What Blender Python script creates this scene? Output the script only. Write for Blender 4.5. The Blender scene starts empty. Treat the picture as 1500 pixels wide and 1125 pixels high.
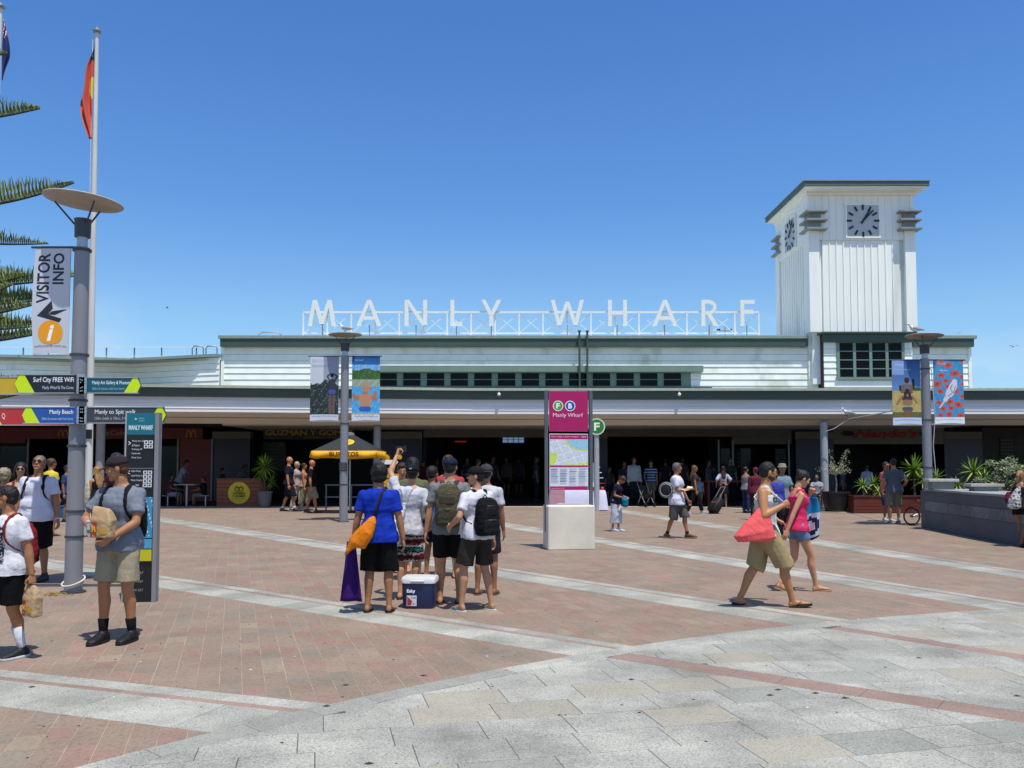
import bpy, bmesh, math, random
import numpy as np
from mathutils import Vector, Matrix, Quaternion
from mathutils.bvhtree import BVHTree
rnd = random.Random(7)
R = math.radians
scene = bpy.context.scene
COL = scene.collection
# ------------------------------------------------------------------ camera, sky, sun, exposure
F_PX, HOR, PITCH, EYE = 1250.0, 683.0, R(3.0), 1.65
PPY = HOR - F_PX * math.tan(PITCH)
cam = bpy.data.cameras.new('camera')
cam.sensor_fit = 'HORIZONTAL'; cam.sensor_width = 36.0
cam.lens = 36.0 * F_PX / 1500.0
cam.shift_y = (PPY - 562.5) / 1500.0
cam.clip_start = 0.05; cam.clip_end = 3000
camo = bpy.data.objects.new('camera', cam); COL.objects.link(camo)
camo.location = (0, 0, EYE); camo.rotation_euler = (R(90) + PITCH, 0, 0)
scene.camera = camo
SUN = Vector((0.15, -0.305, 0.94)).normalized()
world = bpy.data.worlds.new('World'); scene.world = world; world.use_nodes = True
nt = world.node_tree; nt.nodes.clear()
wo = nt.nodes.new('ShaderNodeOutputWorld'); bg = nt.nodes.new('ShaderNodeBackground')
sky = nt.nodes.new('ShaderNodeTexSky'); sky.sky_type = 'NISHITA'; sky.sun_disc = False
sky.sun_elevation = math.asin(SUN.z); sky.sun_rotation = math.atan2(SUN.x, SUN.y)
sky.altitude = 0; sky.air_density = 1.0; sky.dust_density = 0.6; sky.ozone_density = 3.0
bg.inputs[1].default_value = 0.115
tc = nt.nodes.new('ShaderNodeTexCoord'); sx_ = nt.nodes.new('ShaderNodeSeparateXYZ'); rp = nt.nodes.new('ShaderNodeValToRGB')
nt.links.new(tc.outputs['Generated'], sx_.inputs[0]); nt.links.new(sx_.outputs['Z'], rp.inputs[0])
e_ = rp.color_ramp.elements; e_[0].position = 0.0; e_[0].color = (.46, .66, 1.0, 1); e_[1].position = .75; e_[1].color = (.72, .72, .72, 1)
for p_, c_ in ((.06, (.56, .70, .84, 1)), (.16, (.57, .74, .83, 1)), (.28, (.43, .66, .88, 1)), (.48, (.34, .61, .90, 1))):
    q_ = e_.new(p_); q_.color = c_
mxs = nt.nodes.new('ShaderNodeVectorMath'); mxs.operation = 'MULTIPLY'; sc2 = nt.nodes.new('ShaderNodeVectorMath'); sc2.operation = 'SCALE'; sc2.inputs['Scale'].default_value = 1.68
nt.links.new(sky.outputs[0], mxs.inputs[0]); nt.links.new(rp.outputs[0], mxs.inputs[1]); nt.links.new(mxs.outputs[0], sc2.inputs[0])
cn = nt.nodes.new('ShaderNodeTexNoise'); cn.inputs['Scale'].default_value = 5.5; cn.inputs['Detail'].default_value = 8; cm = nt.nodes.new('ShaderNodeMapping'); cm.inputs['Scale'].default_value = (1, 1, 3.2); cm.inputs['Location'].default_value = (.3, .1, 0)
nt.links.new(tc.outputs['Generated'], cm.inputs[0]); nt.links.new(cm.outputs[0], cn.inputs['Vector'])
c1 = nt.nodes.new('ShaderNodeMapRange'); c1.inputs['From Min'].default_value = .50; c1.inputs['From Max'].default_value = .72; c1.inputs['To Max'].default_value = .42; nt.links.new(cn.outputs[0], c1.inputs[0])
c2 = nt.nodes.new('ShaderNodeMapRange'); c2.inputs['From Min'].default_value = .20; c2.inputs['From Max'].default_value = .07; nt.links.new(sx_.outputs['Z'], c2.inputs[0])
c3 = nt.nodes.new('ShaderNodeMath'); c3.operation = 'MULTIPLY'; nt.links.new(c1.outputs[0], c3.inputs[0]); nt.links.new(c2.outputs[0], c3.inputs[1])
c4 = nt.nodes.new('ShaderNodeMix'); c4.data_type = 'RGBA'; nt.links.new(c3.outputs[0], c4.inputs['Factor']); nt.links.new(sc2.outputs[0], c4.inputs['A']); c4.inputs['B'].default_value = (7.2, 7.4, 7.7, 1)
nt.links.new(c4.outputs['Result'], bg.inputs[0]); nt.links.new(bg.outputs[0], wo.inputs[0])
sl = bpy.data.lights.new('sun', 'SUN'); sl.energy = 5.0; sl.angle = R(0.53); sl.color = (1.0, 0.945, 0.86)
so = bpy.data.objects.new('sun', sl); COL.objects.link(so)
so.rotation_euler = SUN.to_track_quat('Z', 'Y').to_euler(); so.location = (6, -8, 40)
scene.view_settings.view_transform = 'Standard'; scene.view_settings.look = 'None'
scene.view_settings.exposure = 0.0; scene.view_settings.gamma = 1.0
scene.view_settings.use_curve_mapping = False
scene.render.engine = 'CYCLES'
scene.cycles.max_bounces = 5; scene.cycles.diffuse_bounces = 3; scene.cycles.transparent_max_bounces = 6

# ------------------------------------------------------------------ helpers
def ray(px, py):
    x = (px - 750) / F_PX; y = (py - PPY) / F_PX; c, s = math.cos(PITCH), math.sin(PITCH)
    return Vector((x, c + y * s, s - y * c))
def G(px, py, z=0.0):
    d = ray(px, py); t = (z - EYE) / d.z; return Vector((d.x * t, d.y * t, z))
def At(px, py, Y):
    d = ray(px, py); t = Y / d.y; return Vector((d.x * t, Y, d.z * t + EYE))
def lin(h):
    if not isinstance(h, str): return tuple(h)
    h = h.lstrip('#'); v = [int(h[i:i+2], 16) / 255 for i in (0, 2, 4)]
    return tuple(x / 12.92 if x <= .04045 else ((x + .055) / 1.055) ** 2.4 for x in v)
MATS = {}
def M(name, col, rough=.6, metal=0.0, var=.12, scale=6.0, bump=0.0, bscale=80.0, col2=None, f2=.5, detail=4, spec=.4, stretch=(1, 1, 1), trans=0.0):
    """procedural material: base colour with noise variation, optional second colour patches, fine bump"""
    if name in MATS: return MATS[name]
    m = bpy.data.materials.new(name); m.use_nodes = True; n = m.node_tree.nodes; L = m.node_tree.links
    b = n['Principled BSDF']; b.inputs['Roughness'].default_value = rough; b.inputs['Metallic'].default_value = metal
    b.inputs['Specular IOR Level'].default_value = spec
    if trans: b.inputs['Transmission Weight'].default_value = trans
    g = n.new('ShaderNodeTexCoord'); mp = n.new('ShaderNodeMapping'); mp.inputs['Scale'].default_value = stretch
    L.new(g.outputs['Object'], mp.inputs['Vector'])
    oi = n.new('ShaderNodeObjectInfo'); ad = n.new('ShaderNodeVectorMath'); ad.operation = 'ADD'
    L.new(mp.outputs[0], ad.inputs[0]); L.new(oi.outputs['Random'], ad.inputs[1])
    no = n.new('ShaderNodeTexNoise'); no.inputs['Scale'].default_value = scale; no.inputs['Detail'].default_value = detail
    L.new(ad.outputs[0], no.inputs['Vector'])
    c = Vector(lin(col))
    ra = n.new('ShaderNodeMix'); ra.data_type = 'RGBA'
    lo = c * (1 - var); hi = c * (1 + var)
    mr = n.new('ShaderNodeMapRange'); mr.inputs['From Min'].default_value = .3; mr.inputs['From Max'].default_value = .7
    L.new(no.outputs[0], mr.inputs[0]); L.new(mr.outputs[0], ra.inputs['Factor'])
    ra.inputs['A'].default_value = (*lo, 1); ra.inputs['B'].default_value = (*hi, 1)
    out = ra.outputs['Result']
    if col2 is not None:
        n2 = n.new('ShaderNodeTexNoise'); n2.inputs['Scale'].default_value = scale * .35; n2.inputs['Detail'].default_value = 5
        L.new(ad.outputs[0], n2.inputs['Vector'])
        m2 = n.new('ShaderNodeMapRange'); m2.inputs['From Min'].default_value = f2; m2.inputs['From Max'].default_value = f2 + .12
        L.new(n2.outputs[0], m2.inputs[0]); r2 = n.new('ShaderNodeMix'); r2.data_type = 'RGBA'
        L.new(m2.outputs[0], r2.inputs['Factor']); L.new(out, r2.inputs['A']); r2.inputs['B'].default_value = (*lin(col2), 1)
        out = r2.outputs['Result']
    L.new(out, b.inputs['Base Color'])
    if bump:
        nb = n.new('ShaderNodeTexNoise'); nb.inputs['Scale'].default_value = bscale; nb.inputs['Detail'].default_value = 3
        L.new(ad.outputs[0], nb.inputs['Vector'])
        bp = n.new('ShaderNodeBump'); bp.inputs['Strength'].default_value = bump; bp.inputs['Distance'].default_value = .01
        L.new(nb.outputs[0], bp.inputs['Height']); L.new(bp.outputs[0], b.inputs['Normal'])
    MATS[name] = m; return m
def paving_mat(name, c1, speck, dark, rough=.75, grain=110.0, islands=.25, stain=.22, speckamt=.35):
    """stone: world-space stains, speckle, each piece a shade of its own"""
    m = bpy.data.materials.new(name); m.use_nodes = True; n = m.node_tree.nodes; L = m.node_tree.links
    b = n['Principled BSDF']; b.inputs['Roughness'].default_value = rough; b.inputs['Specular IOR Level'].default_value = .3
    g = n.new('ShaderNodeNewGeometry'); oi = n.new('ShaderNodeObjectInfo')
    a = n.new('ShaderNodeMath'); a.operation = 'ADD'; L.new(g.outputs['Random Per Island'], a.inputs[0]); L.new(oi.outputs['Random'], a.inputs[1])
    fr = n.new('ShaderNodeMath'); fr.operation = 'FRACT'; L.new(a.outputs[0], fr.inputs[0])
    v = n.new('ShaderNodeMapRange'); v.inputs['To Min'].default_value = 1 - islands; v.inputs['To Max'].default_value = 1 + islands * .6
    L.new(fr.outputs[0], v.inputs[0])
    big = n.new('ShaderNodeTexNoise'); big.inputs['Scale'].default_value = 1.1; big.inputs['Detail'].default_value = 7; big.inputs['Roughness'].default_value = .62
    L.new(g.outputs['Position'], big.inputs['Vector'])
    bm_ = n.new('ShaderNodeMapRange'); bm_.inputs['From Min'].default_value = .32; bm_.inputs['From Max'].default_value = .68
    bm_.inputs['To Min'].default_value = 1 - stain; bm_.inputs['To Max'].default_value = 1 + stain * .7; L.new(big.outputs[0], bm_.inputs[0])
    mu = n.new('ShaderNodeMath'); mu.operation = 'MULTIPLY'; L.new(v.outputs[0], mu.inputs[0]); L.new(bm_.outputs[0], mu.inputs[1])
    gr = n.new('ShaderNodeTexNoise'); gr.inputs['Scale'].default_value = grain*.62; gr.inputs['Detail'].default_value = 5; gr.inputs['Roughness'].default_value = .7
    L.new(g.outputs['Position'], gr.inputs['Vector'])
    gm = n.new('ShaderNodeMapRange'); gm.inputs['From Min'].default_value = .40; gm.inputs['From Max'].default_value = .66; L.new(gr.outputs[0], gm.inputs[0])
    gm.inputs['To Max'].default_value = speckamt * 2
    mx = n.new('ShaderNodeMix'); mx.data_type = 'RGBA'; L.new(gm.outputs[0], mx.inputs['Factor'])
    mx.inputs['A'].default_value = (*lin(c1), 1); mx.inputs['B'].default_value = (*lin(speck), 1)
    g2 = n.new('ShaderNodeTexNoise'); g2.inputs['Scale'].default_value = grain * .55; g2.inputs['Detail'].default_value = 3
    L.new(g.outputs['Position'], g2.inputs['Vector'])
    g2m = n.new('ShaderNodeMapRange'); g2m.inputs['From Min'].default_value = .56; g2m.inputs['From Max'].default_value = .64; g2m.inputs['To Max'].default_value = .55
    L.new(g2.outputs[0], g2m.inputs[0])
    m3 = n.new('ShaderNodeMix'); m3.data_type = 'RGBA'; L.new(g2m.outputs[0], m3.inputs['Factor']); L.new(mx.outputs['Result'], m3.inputs['A']); m3.inputs['B'].default_value = (*lin(dark), 1)
    vm = n.new('ShaderNodeVectorMath'); vm.operation = 'SCALE'; L.new(m3.outputs['Result'], vm.inputs[0]); L.new(mu.outputs[0], vm.inputs['Scale'])
    L.new(vm.outputs[0], b.inputs['Base Color'])
    bp = n.new('ShaderNodeBump'); bp.inputs['Strength'].default_value = .35; bp.inputs['Distance'].default_value = .004
    L.new(gr.outputs[0], bp.inputs['Height']); L.new(bp.outputs[0], b.inputs['Normal'])
    MATS[name] = m; return m
def print_mat():
    if 'print' in MATS: return MATS['print']
    m = bpy.data.materials.new('printed_colours'); m.use_nodes = True; n = m.node_tree.nodes; L = m.node_tree.links
    b = n['Principled BSDF']; b.inputs['Roughness'].default_value = .55; b.inputs['Specular IOR Level'].default_value = .3
    at = n.new('ShaderNodeAttribute'); at.attribute_name = 'ink'; L.new(at.outputs['Color'], b.inputs['Base Color'])
    MATS['print'] = m; return m
# ------------------------------------------------------------------ object helpers
def tag(o, label=None, cat=None, group=None, kind=None):
    if label: o['label'] = label
    if cat: o['category'] = cat
    if group: o['group'] = group
    if kind: o['kind'] = kind
    return o
def empty(name, loc, rz=0.0, label=None, cat=None, group=None, kind=None, parent=None):
    o = bpy.data.objects.new(name, None); COL.objects.link(o); o.location = loc; o.rotation_euler = (0, 0, rz)
    o.empty_display_size = .2
    if parent: o.parent = parent
    return tag(o, label, cat, group, kind)
def wloc(o):
    v = Vector((0, 0, 0))
    while o is not None: v += Vector(o.location); o = o.parent
    return v
def frame_of(d, up=(0, 0, 1)):
    d = Vector(d).normalized(); u = Vector(up)
    if abs(d.dot(u)) > .98: u = Vector((0, 1, 0))
    x = d.cross(u).normalized(); y = x.cross(d).normalized(); return x, y
class MB:
    def __init__(s): s.v = []; s.f = []; s.m = []; s.T = None
    def add(s, vs, fs, m=0):
        b = len(s.v)
        if s.T is not None: vs = [s.T @ Vector(v) for v in vs]
        s.v += [tuple(v) for v in vs]; s.f += [tuple(i + b for i in f) for f in fs]; s.m += [m] * len(fs)
    def box(s, x0, x1, y0, y1, z0, z1, m=0):
        s.add([(x0,y0,z0),(x1,y0,z0),(x1,y1,z0),(x0,y1,z0),(x0,y0,z1),(x1,y0,z1),(x1,y1,z1),(x0,y1,z1)],
              [(3,2,1,0),(4,5,6,7),(0,1,5,4),(1,2,6,5),(2,3,7,6),(3,0,4,7)], m)
    def obox(s, c, sz, rot=None, m=0):
        rot = rot or Matrix.Identity(3); c = Vector(c); h = Vector(sz) / 2
        vs = [c + rot @ Vector((a*h.x, b*h.y, d*h.z)) for d in (-1,1) for a, b in ((-1,-1),(1,-1),(1,1),(-1,1))]
        s.add(vs, [(3,2,1,0),(4,5,6,7),(0,1,5,4),(1,2,6,5),(2,3,7,6),(3,0,4,7)], m)
    def beam(s, p0, p1, w, h, m=0, up=(0,0,1)):
        p0 = Vector(p0); p1 = Vector(p1); x, y = frame_of(p1 - p0, up)
        vs = [p + x*a*w/2 + y*b*h/2 for p in (p0, p1) for a, b in ((-1,-1),(1,-1),(1,1),(-1,1))]
        s.add(vs, [(0,1,2,3),(7,6,5,4),(0,4,5,1),(1,5,6,2),(2,6,7,3),(3,7,4,0)], m)
    def prism(s, poly, z0, z1, m=0):
        """poly in xy, ccw, extruded in z"""
        n = len(poly); vs = [(x, y, z0) for x, y in poly] + [(x, y, z1) for x, y in poly]
        s.add(vs, [tuple(range(n-1, -1, -1)), tuple(range(n, 2*n))] + [(i, (i+1) % n, n+(i+1) % n, n+i) for i in range(n)], m)
    def plate(s, poly, y0, y1, m=0):
        """poly in xz, extruded along y"""
        n = len(poly); vs = [(x, y0, z) for x, z in poly] + [(x, y1, z) for x, z in poly]
        s.add(vs, [tuple(range(n)), tuple(range(2*n-1, n-1, -1))] + [((i+1) % n, i, n+i, n+(i+1) % n) for i in range(n)], m)
    def tube(s, pts, rad, n=12, m=0, up=(0,0,1), sq=1.0):
        pts = [Vector(p) for p in pts]; k = len(pts)
        if not hasattr(rad, '__len__'): rad = [rad] * k
        vs = []; px = None
        for i, p in enumerate(pts):
            d = (pts[min(i+1, k-1)] - pts[max(i-1, 0)])
            x, y = frame_of(d, up)
            if px is not None and x.dot(px) < 0: x, y = -x, -y
            px = x
            vs += [p + (x*math.cos(2*math.pi*j/n) + y*math.sin(2*math.pi*j/n)*sq) * rad[i] for j in range(n)]
        fs = [(i*n+j, i*n+(j+1) % n, (i+1)*n+(j+1) % n, (i+1)*n+j) for i in range(k-1) for j in range(n)]
        fs += [tuple(range(n-1, -1, -1)), tuple((k-1)*n+j for j in range(n))]
        s.add(vs, fs, m)
    def loft(s, secs, n=18, m=0, p=2.0):
        """secs: (centre, xvec, yvec); superellipse power p"""
        vs = []
        for c, x, y in secs:
            c = Vector(c); x = Vector(x); y = Vector(y)
            for j in range(n):
                a = 2*math.pi*j/n; ca, sa = math.cos(a), math.sin(a)
                e = 2.0/p; vs.append(c + x*(abs(ca)**e*math.copysign(1, ca)) + y*(abs(sa)**e*math.copysign(1, sa)))
        k = len(secs)
        fs = [(i*n+j, i*n+(j+1) % n, (i+1)*n+(j+1) % n, (i+1)*n+j) for i in range(k-1) for j in range(n)]
        fs += [tuple(range(n-1, -1, -1)), tuple((k-1)*n+j for j in range(n))]
        s.add(vs, fs, m)
    def ball(s, c, r, n=12, rings=8, rot=None, m=0):
        c = Vector(c); r = Vector(r) if hasattr(r, '__len__') else Vector((r, r, r)); rot = rot or Matrix.Identity(3)
        vs = [c + rot @ Vector((0, 0, -r.z))]
        for i in range(1, rings):
            t = -math.pi/2 + math.pi*i/rings
            vs += [c + rot @ Vector((r.x*math.cos(t)*math.cos(2*math.pi*j/n), r.y*math.cos(t)*math.sin(2*math.pi*j/n), r.z*math.sin(t))) for j in range(n)]
        vs.append(c + rot @ Vector((0, 0, r.z))); L = len(vs) - 1
        fs = [(0, 1+(j+1) % n, 1+j) for j in range(n)]
        fs += [(1+i*n+j, 1+i*n+(j+1) % n, 1+(i+1)*n+(j+1) % n, 1+(i+1)*n+j) for i in range(rings-2) for j in range(n)]
        fs += [(1+(rings-2)*n+j, 1+(rings-2)*n+(j+1) % n, L) for j in range(n)]
        s.add(vs, fs, m)
    def caps(s, p0, p1, r0, r1, n=12, m=0):
        """tapered capsule, closed"""
        p0 = Vector(p0); p1 = Vector(p1); d = (p1-p0)
        if d.length < 1e-6: s.ball(p0, r0, m=m); return
        d.normalize(); x, y = frame_of(d)
        secs = []
        for t in (-.95, -.75, -.4): q = math.sqrt(1-t*t); secs.append((p0+d*r0*t, x*r0*q, y*r0*q))
        secs.append((p0, x*r0, y*r0)); secs.append((p1, x*r1, y*r1))
        for t in (.4, .75, .95): q = math.sqrt(1-t*t); secs.append((p1+d*r1*t, x*r1*q, y*r1*q))
        s.loft(secs, n, m)
    def mesh(s, name, mats, smooth=False, off=None):
        me = bpy.data.meshes.new(name)
        vs = s.v if off is None else [(v[0]-off[0], v[1]-off[1], v[2]-off[2]) for v in s.v]
        me.from_pydata(vs, [], s.f)
        mats = mats if isinstance(mats, (list, tuple)) else [mats]
        for m in mats: me.materials.append(m)
        if len(mats) > 1: me.polygons.foreach_set('material_index', s.m)
        if smooth: me.polygons.foreach_set('use_smooth', [True]*len(s.f))
        return me
    def build(s, name, mats, parent=None, world=False, smooth=False, label=None, cat=None, group=None, kind=None, bevel=0.0):
        off = wloc(parent) if (parent is not None and world) else None
        me = s.mesh(name, mats, smooth, off); o = bpy.data.objects.new(name, me); COL.objects.link(o)
        if parent: o.parent = parent
        if bevel:
            bv = o.modifiers.new('edge', 'BEVEL'); bv.width = bevel; bv.segments = 2; bv.limit_method = 'ANGLE'; bv.angle_limit = R(40)
        if smooth:
            try: me.set_sharp_from_angle(angle=R(50))
            except Exception: pass
        return tag(o, label, cat, group, kind)
def link_copy(o, parent, loc=None, rz=None, name=None):
    c = o.copy(); COL.objects.link(c); c.parent = parent
    if loc is not None: c.location = loc
    if rz is not None: c.rotation_euler = (0, 0, rz)
    return c
def copy_tree(o, parent=None):
    c = o.copy(); COL.objects.link(c); c.parent = parent
    for ch in list(o.children): copy_tree(ch, c)
    return c
# flat print: cells with colours, and lettering
class Art:
    """flat printed surface in local XZ, facing -Y; layers step 0.4 mm forward"""
    def __init__(s): s.v = []; s.f = []; s.c = []; s.lay = 0
    def step(s): s.lay += 1
    def poly(s, pts, col):
        s.step(); b = len(s.v); y = -.0005*s.lay; s.v += [(x, y, z) for x, z in pts]; s.f.append(tuple(range(b, b+len(pts)))); s.c.append([lin(col)]*len(pts))
    def rect(s, x0, x1, z0, z1, col): s.poly([(x0,z0),(x1,z0),(x1,z1),(x0,z1)], col)
    def disc(s, cx, cz, r, col, n=28, rz=None): s.poly([(cx+r*math.cos(2*math.pi*i/n), cz+(rz or r)*math.sin(2*math.pi*i/n)) for i in range(n)], col)
    def line(s, pts, w, col):
        for (x0,z0),(x1,z1) in zip(pts, pts[1:]):
            d = Vector((x1-x0, z1-z0)); 
            if d.length < 1e-6: continue
            q = Vector((-d.y, d.x)).normalized()*w/2
            s.poly([(x0-q.x,z0-q.y),(x1-q.x,z1-q.y),(x1+q.x,z1+q.y),(x0+q.x,z0+q.y)], col)
    def grid(s, x0, x1, z0, z1, nx, nz, fn):
        s.step(); y = -.0005*s.lay; b = len(s.v)
        cs = []
        for j in range(nz+1):
            for i in range(nx+1):
                u, v = i/nx, j/nz; s.v.append((x0+(x1-x0)*u, y, z0+(z1-z0)*v)); cs.append(lin(fn(u, v)))
        for j in range(nz):
            for i in range(nx):
                k = [j*(nx+1)+i, j*(nx+1)+i+1, (j+1)*(nx+1)+i+1, (j+1)*(nx+1)+i]
                s.f.append(tuple(b+q for q in k)); s.c.append([cs[q] for q in k])
    def text(s, txt, x0, x1, z0, z1, col, rot=0, keep=False, bold=0.0, shear=0.0, align='L'):
        """lettering scaled into the box; rot in degrees, about the box centre"""
        vs, fs = text_mesh(txt, bold, shear); s.step(); y = -.0005*s.lay
        w, h = (x1-x0, z1-z0) if abs(rot) % 180 == 0 else (z1-z0, x1-x0)
        mx = max(v[0] for v in vs); mn = min(v[0] for v in vs); my = max(v[1] for v in vs); ny = min(v[1] for v in vs)
        sx = w/(mx-mn); sz = h/(my-ny)
        if keep: sx = sz = min(sx, sz)
        b = len(s.v); ca, sa = math.cos(R(rot)), math.sin(R(rot)); cx, cz = (x0+x1)/2, (z0+z1)/2
        for v in vs:
            px = (v[0]-(mx+mn)/2)*sx; pz = (v[1]-(my+ny)/2)*sz
            if keep and align == 'L': px += -w/2 + (mx-mn)*sx/2
            s.v.append((cx+px*ca-pz*sa, y, cz+px*sa+pz*ca))
        for f in fs: s.f.append(tuple(b+i for i in f)); s.c.append([lin(col)]*len(f))
    def build(s, name, parent, loc=(0,0,0), rot=(0,0,0), bend=None):
        vs = s.v if bend is None else [bend(Vector(v)) for v in s.v]
        me = bpy.data.meshes.new(name); me.from_pydata(vs, [], s.f); me.materials.append(print_mat())
        ca = me.color_attributes.new('ink', 'FLOAT_COLOR', 'CORNER'); buf = []
        for f, c in zip(s.f, s.c):
            for q in c: buf += [q[0], q[1], q[2], 1.0]
        ca.data.foreach_set('color', buf)
        o = bpy.data.objects.new(name, me); COL.objects.link(o); o.parent = parent; o.location = loc; o.rotation_euler = rot
        return o
_TX = {}
TS = bpy.data.scenes.new('workbench')            # small scene used only while shaping meshes
def evaluated(o):
    TS.collection.objects.link(o); vl = TS.view_layers[0]; vl.update(); me = bpy.data.meshes.new_from_object(o.evaluated_get(vl.depsgraph)); return me
def text_mesh(txt, bold=0.0, shear=0.0):
    k = (txt, bold, shear)
    if k in _TX: return _TX[k]
    cu = bpy.data.curves.new('t', 'FONT'); cu.body = txt; cu.offset = bold; cu.shear = shear; cu.resolution_u = 3
    o = bpy.data.objects.new('t', cu); me = evaluated(o)
    vs = [tuple(v.co)[:2] for v in me.vertices]; fs = [tuple(p.vertices) for p in me.polygons]
    bpy.data.objects.remove(o); bpy.data.meshes.remove(me); bpy.data.curves.remove(cu)
    _TX[k] = (vs, fs); return _TX[k]
def capd(px, pz, a, b):
    """distance of a point to a segment, in 2-D"""
    ax, az = a; bx, bz = b; dx, dz = bx-ax, bz-az; L = dx*dx+dz*dz
    t = 0 if L == 0 else max(0, min(1, ((px-ax)*dx+(pz-az)*dz)/L)); return math.hypot(px-ax-dx*t, pz-az-dz*t)
def nz2(x, y, s=0):
    return .5+.5*math.sin(x*12.9+s*3.1+2.3*math.sin(y*7.7+s))*math.cos(y*11.3-s*1.7+2.1*math.sin(x*5.1+s*2))
def mixc(a, b, t): a = lin(a); b = lin(b); return tuple(a[i]*(1-t)+b[i]*t for i in range(3))
# ------------------------------------------------------------------ materials of the place
granite = paving_mat('granite', '#8c8c83', '#b7b7ad', '#5e5f59', grain=130, islands=.10, stain=.38, speckamt=.5)
granite_b = paving_mat('granite_buff', '#938e81', '#b2ad9f', '#6b675c', grain=130, islands=.08, stain=.15)
granite_d = paving_mat('granite_dark', '#86877f', '#ababa2', '#5c5d57', grain=130, islands=.1, stain=.2)
pinkstone = paving_mat('pink_stone', '#8d766b', '#a08a7f', '#70605a', grain=120, islands=.14)
brick_mats = [paving_mat('paver_brown', '#857465', '#968575', '#68594d', grain=90, islands=.06, stain=.15),
              paving_mat('paver_red', '#886f63', '#998173', '#6a574c', grain=90, islands=.06, stain=.15),
              paving_mat('paver_grey', '#7f7466', '#908576', '#63594e', grain=90, islands=.06, stain=.15),
              paving_mat('paver_buff', '#8a7c6a', '#9b8d7b', '#6d6152', grain=90, islands=.07, stain=.12)]
sandbed = M('joint_sand', '#a59381', .9, var=.3, scale=3, bump=.3)
darkbed = M('joint_dark', '#55524f', .9, var=.3, scale=3)
concrete = paving_mat('kerb_concrete', '#a49c8f', '#b8b0a2', '#8c857a', grain=40, islands=.1)
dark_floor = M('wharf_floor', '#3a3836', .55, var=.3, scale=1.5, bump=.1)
CC = Vector((9.529, -4.952)); RO, RI = 15.364, 15.155
def clip(poly, n, d):
    """keep the side n.p >= d"""
    out = []; k = len(poly)
    for i in range(k):
        a, b = poly[i], poly[(i+1) % k]; da = n[0]*a[0]+n[1]*a[1]-d; db = n[0]*b[0]+n[1]*b[1]-d
        if da >= 0: out.append(a)
        if (da >= 0) != (db >= 0):
            t = da/(da-db); out.append((a[0]+(b[0]-a[0])*t, a[1]+(b[1]-a[1])*t))
    return out
def area(p): return abs(sum(p[i][0]*p[(i+1) % len(p)][1]-p[(i+1) % len(p)][0]*p[i][1] for i in range(len(p))))/2
def inset(poly, g):
    k = len(poly); a = sum(poly[i][0]*poly[(i+1) % k][1]-poly[(i+1) % k][0]*poly[i][1] for i in range(k))
    if a < 0: poly = poly[::-1]
    q = poly
    for i in range(k):
        p0, p1 = poly[i], poly[(i+1) % k]; dx, dy = p1[0]-p0[0], p1[1]-p0[1]; L = math.hypot(dx, dy)
        if L < 1e-4: continue
        n = (-dy/L, dx/L); q = clip(q, n, n[0]*p0[0]+n[1]*p0[1]+g)
        if len(q) < 3: return []
    return q
def circle_clip(poly, keep_out, r):
    c = Vector((sum(p[0] for p in poly)/len(poly), sum(p[1] for p in poly)/len(poly))); n = (c-CC).normalized()
    e = CC + n*r
    return clip(poly, (n.x, n.y), n.dot(e)) if keep_out else clip(poly, (-n.x, -n.y), -n.dot(e))
# bands: upper edge through (point), direction angle, width
BANDS = [((-4.14, 7.0), -19.2, .80, 9.5), ((0.07, 8.72), -38.2, .68, 40), ((-0.11, 13.82), -51.0, .72, 40), ((1.95, 19.97), -66.5, .74, 30), ((5.92, 23.91), -78.6, .72, 15)]
def band_n(b):
    a = R(b[1]); d = (math.cos(a), math.sin(a)); n = (-d[1], d[0])    # n points to the upper side
    if n[1] < 0: n = (-n[0], -n[1])
    return d, n, n[0]*b[0][0]+n[1]*b[0][1]
ZP = .010
def piece(mb, poly, gap, z=ZP, m=0):
    q = inset(poly, gap/2)
    if len(q) < 3 or area(q) < 2e-4: return False
    q2 = inset(q, .0022) if area(q) > .002 else []
    k = len(q)
    if len(q2) == k:
        vs = [(x, y, .004) for x, y in q] + [(x, y, z-.0018) for x, y in q] + [(x, y, z) for x, y in q2]
        fs = [(i, (i+1) % k, k+(i+1) % k, k+i) for i in range(k)] + [(k+i, k+(i+1) % k, 2*k+(i+1) % k, 2*k+i) for i in range(k)] + [tuple(range(2*k, 3*k))]
    else:
        vs = [(x, y, .004) for x, y in q] + [(x, y, z) for x, y in q]
        fs = [(i, (i+1) % k, k+(i+1) % k, k+i) for i in range(k)] + [tuple(range(k, 2*k))]
    mb.add(vs, fs, m); return True
# the ground sheet
g = MB(); g.add([(-220, -40, .0078), (220, -40, .0078), (220, 33.9, .0078), (-220, 33.9, .0078)], [(0, 1, 2, 3)])
g.build('ground', sandbed, kind='structure')
g = MB(); g.add([(-220, 33.9, -.02), (220, 33.9, -.02), (220, 62, -.02), (-220, 62, -.02)], [(0, 1, 2, 3)])
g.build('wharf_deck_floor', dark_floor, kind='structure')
g = MB(); g.add([(-1500, 62, -1.2), (1500, 62, -1.2), (1500, 2600, -1.2), (-1500, 2600, -1.2)], [(0, 1, 2, 3)])
g.build('harbour_water', M('water', '#1b3c50', .12, var=.2, scale=.05, bump=.4, bscale=.7), kind='structure')
def kerb_y(X): return 34.0 if X < 7 else max(30.2, 34.0-(X-7)*.85)
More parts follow.
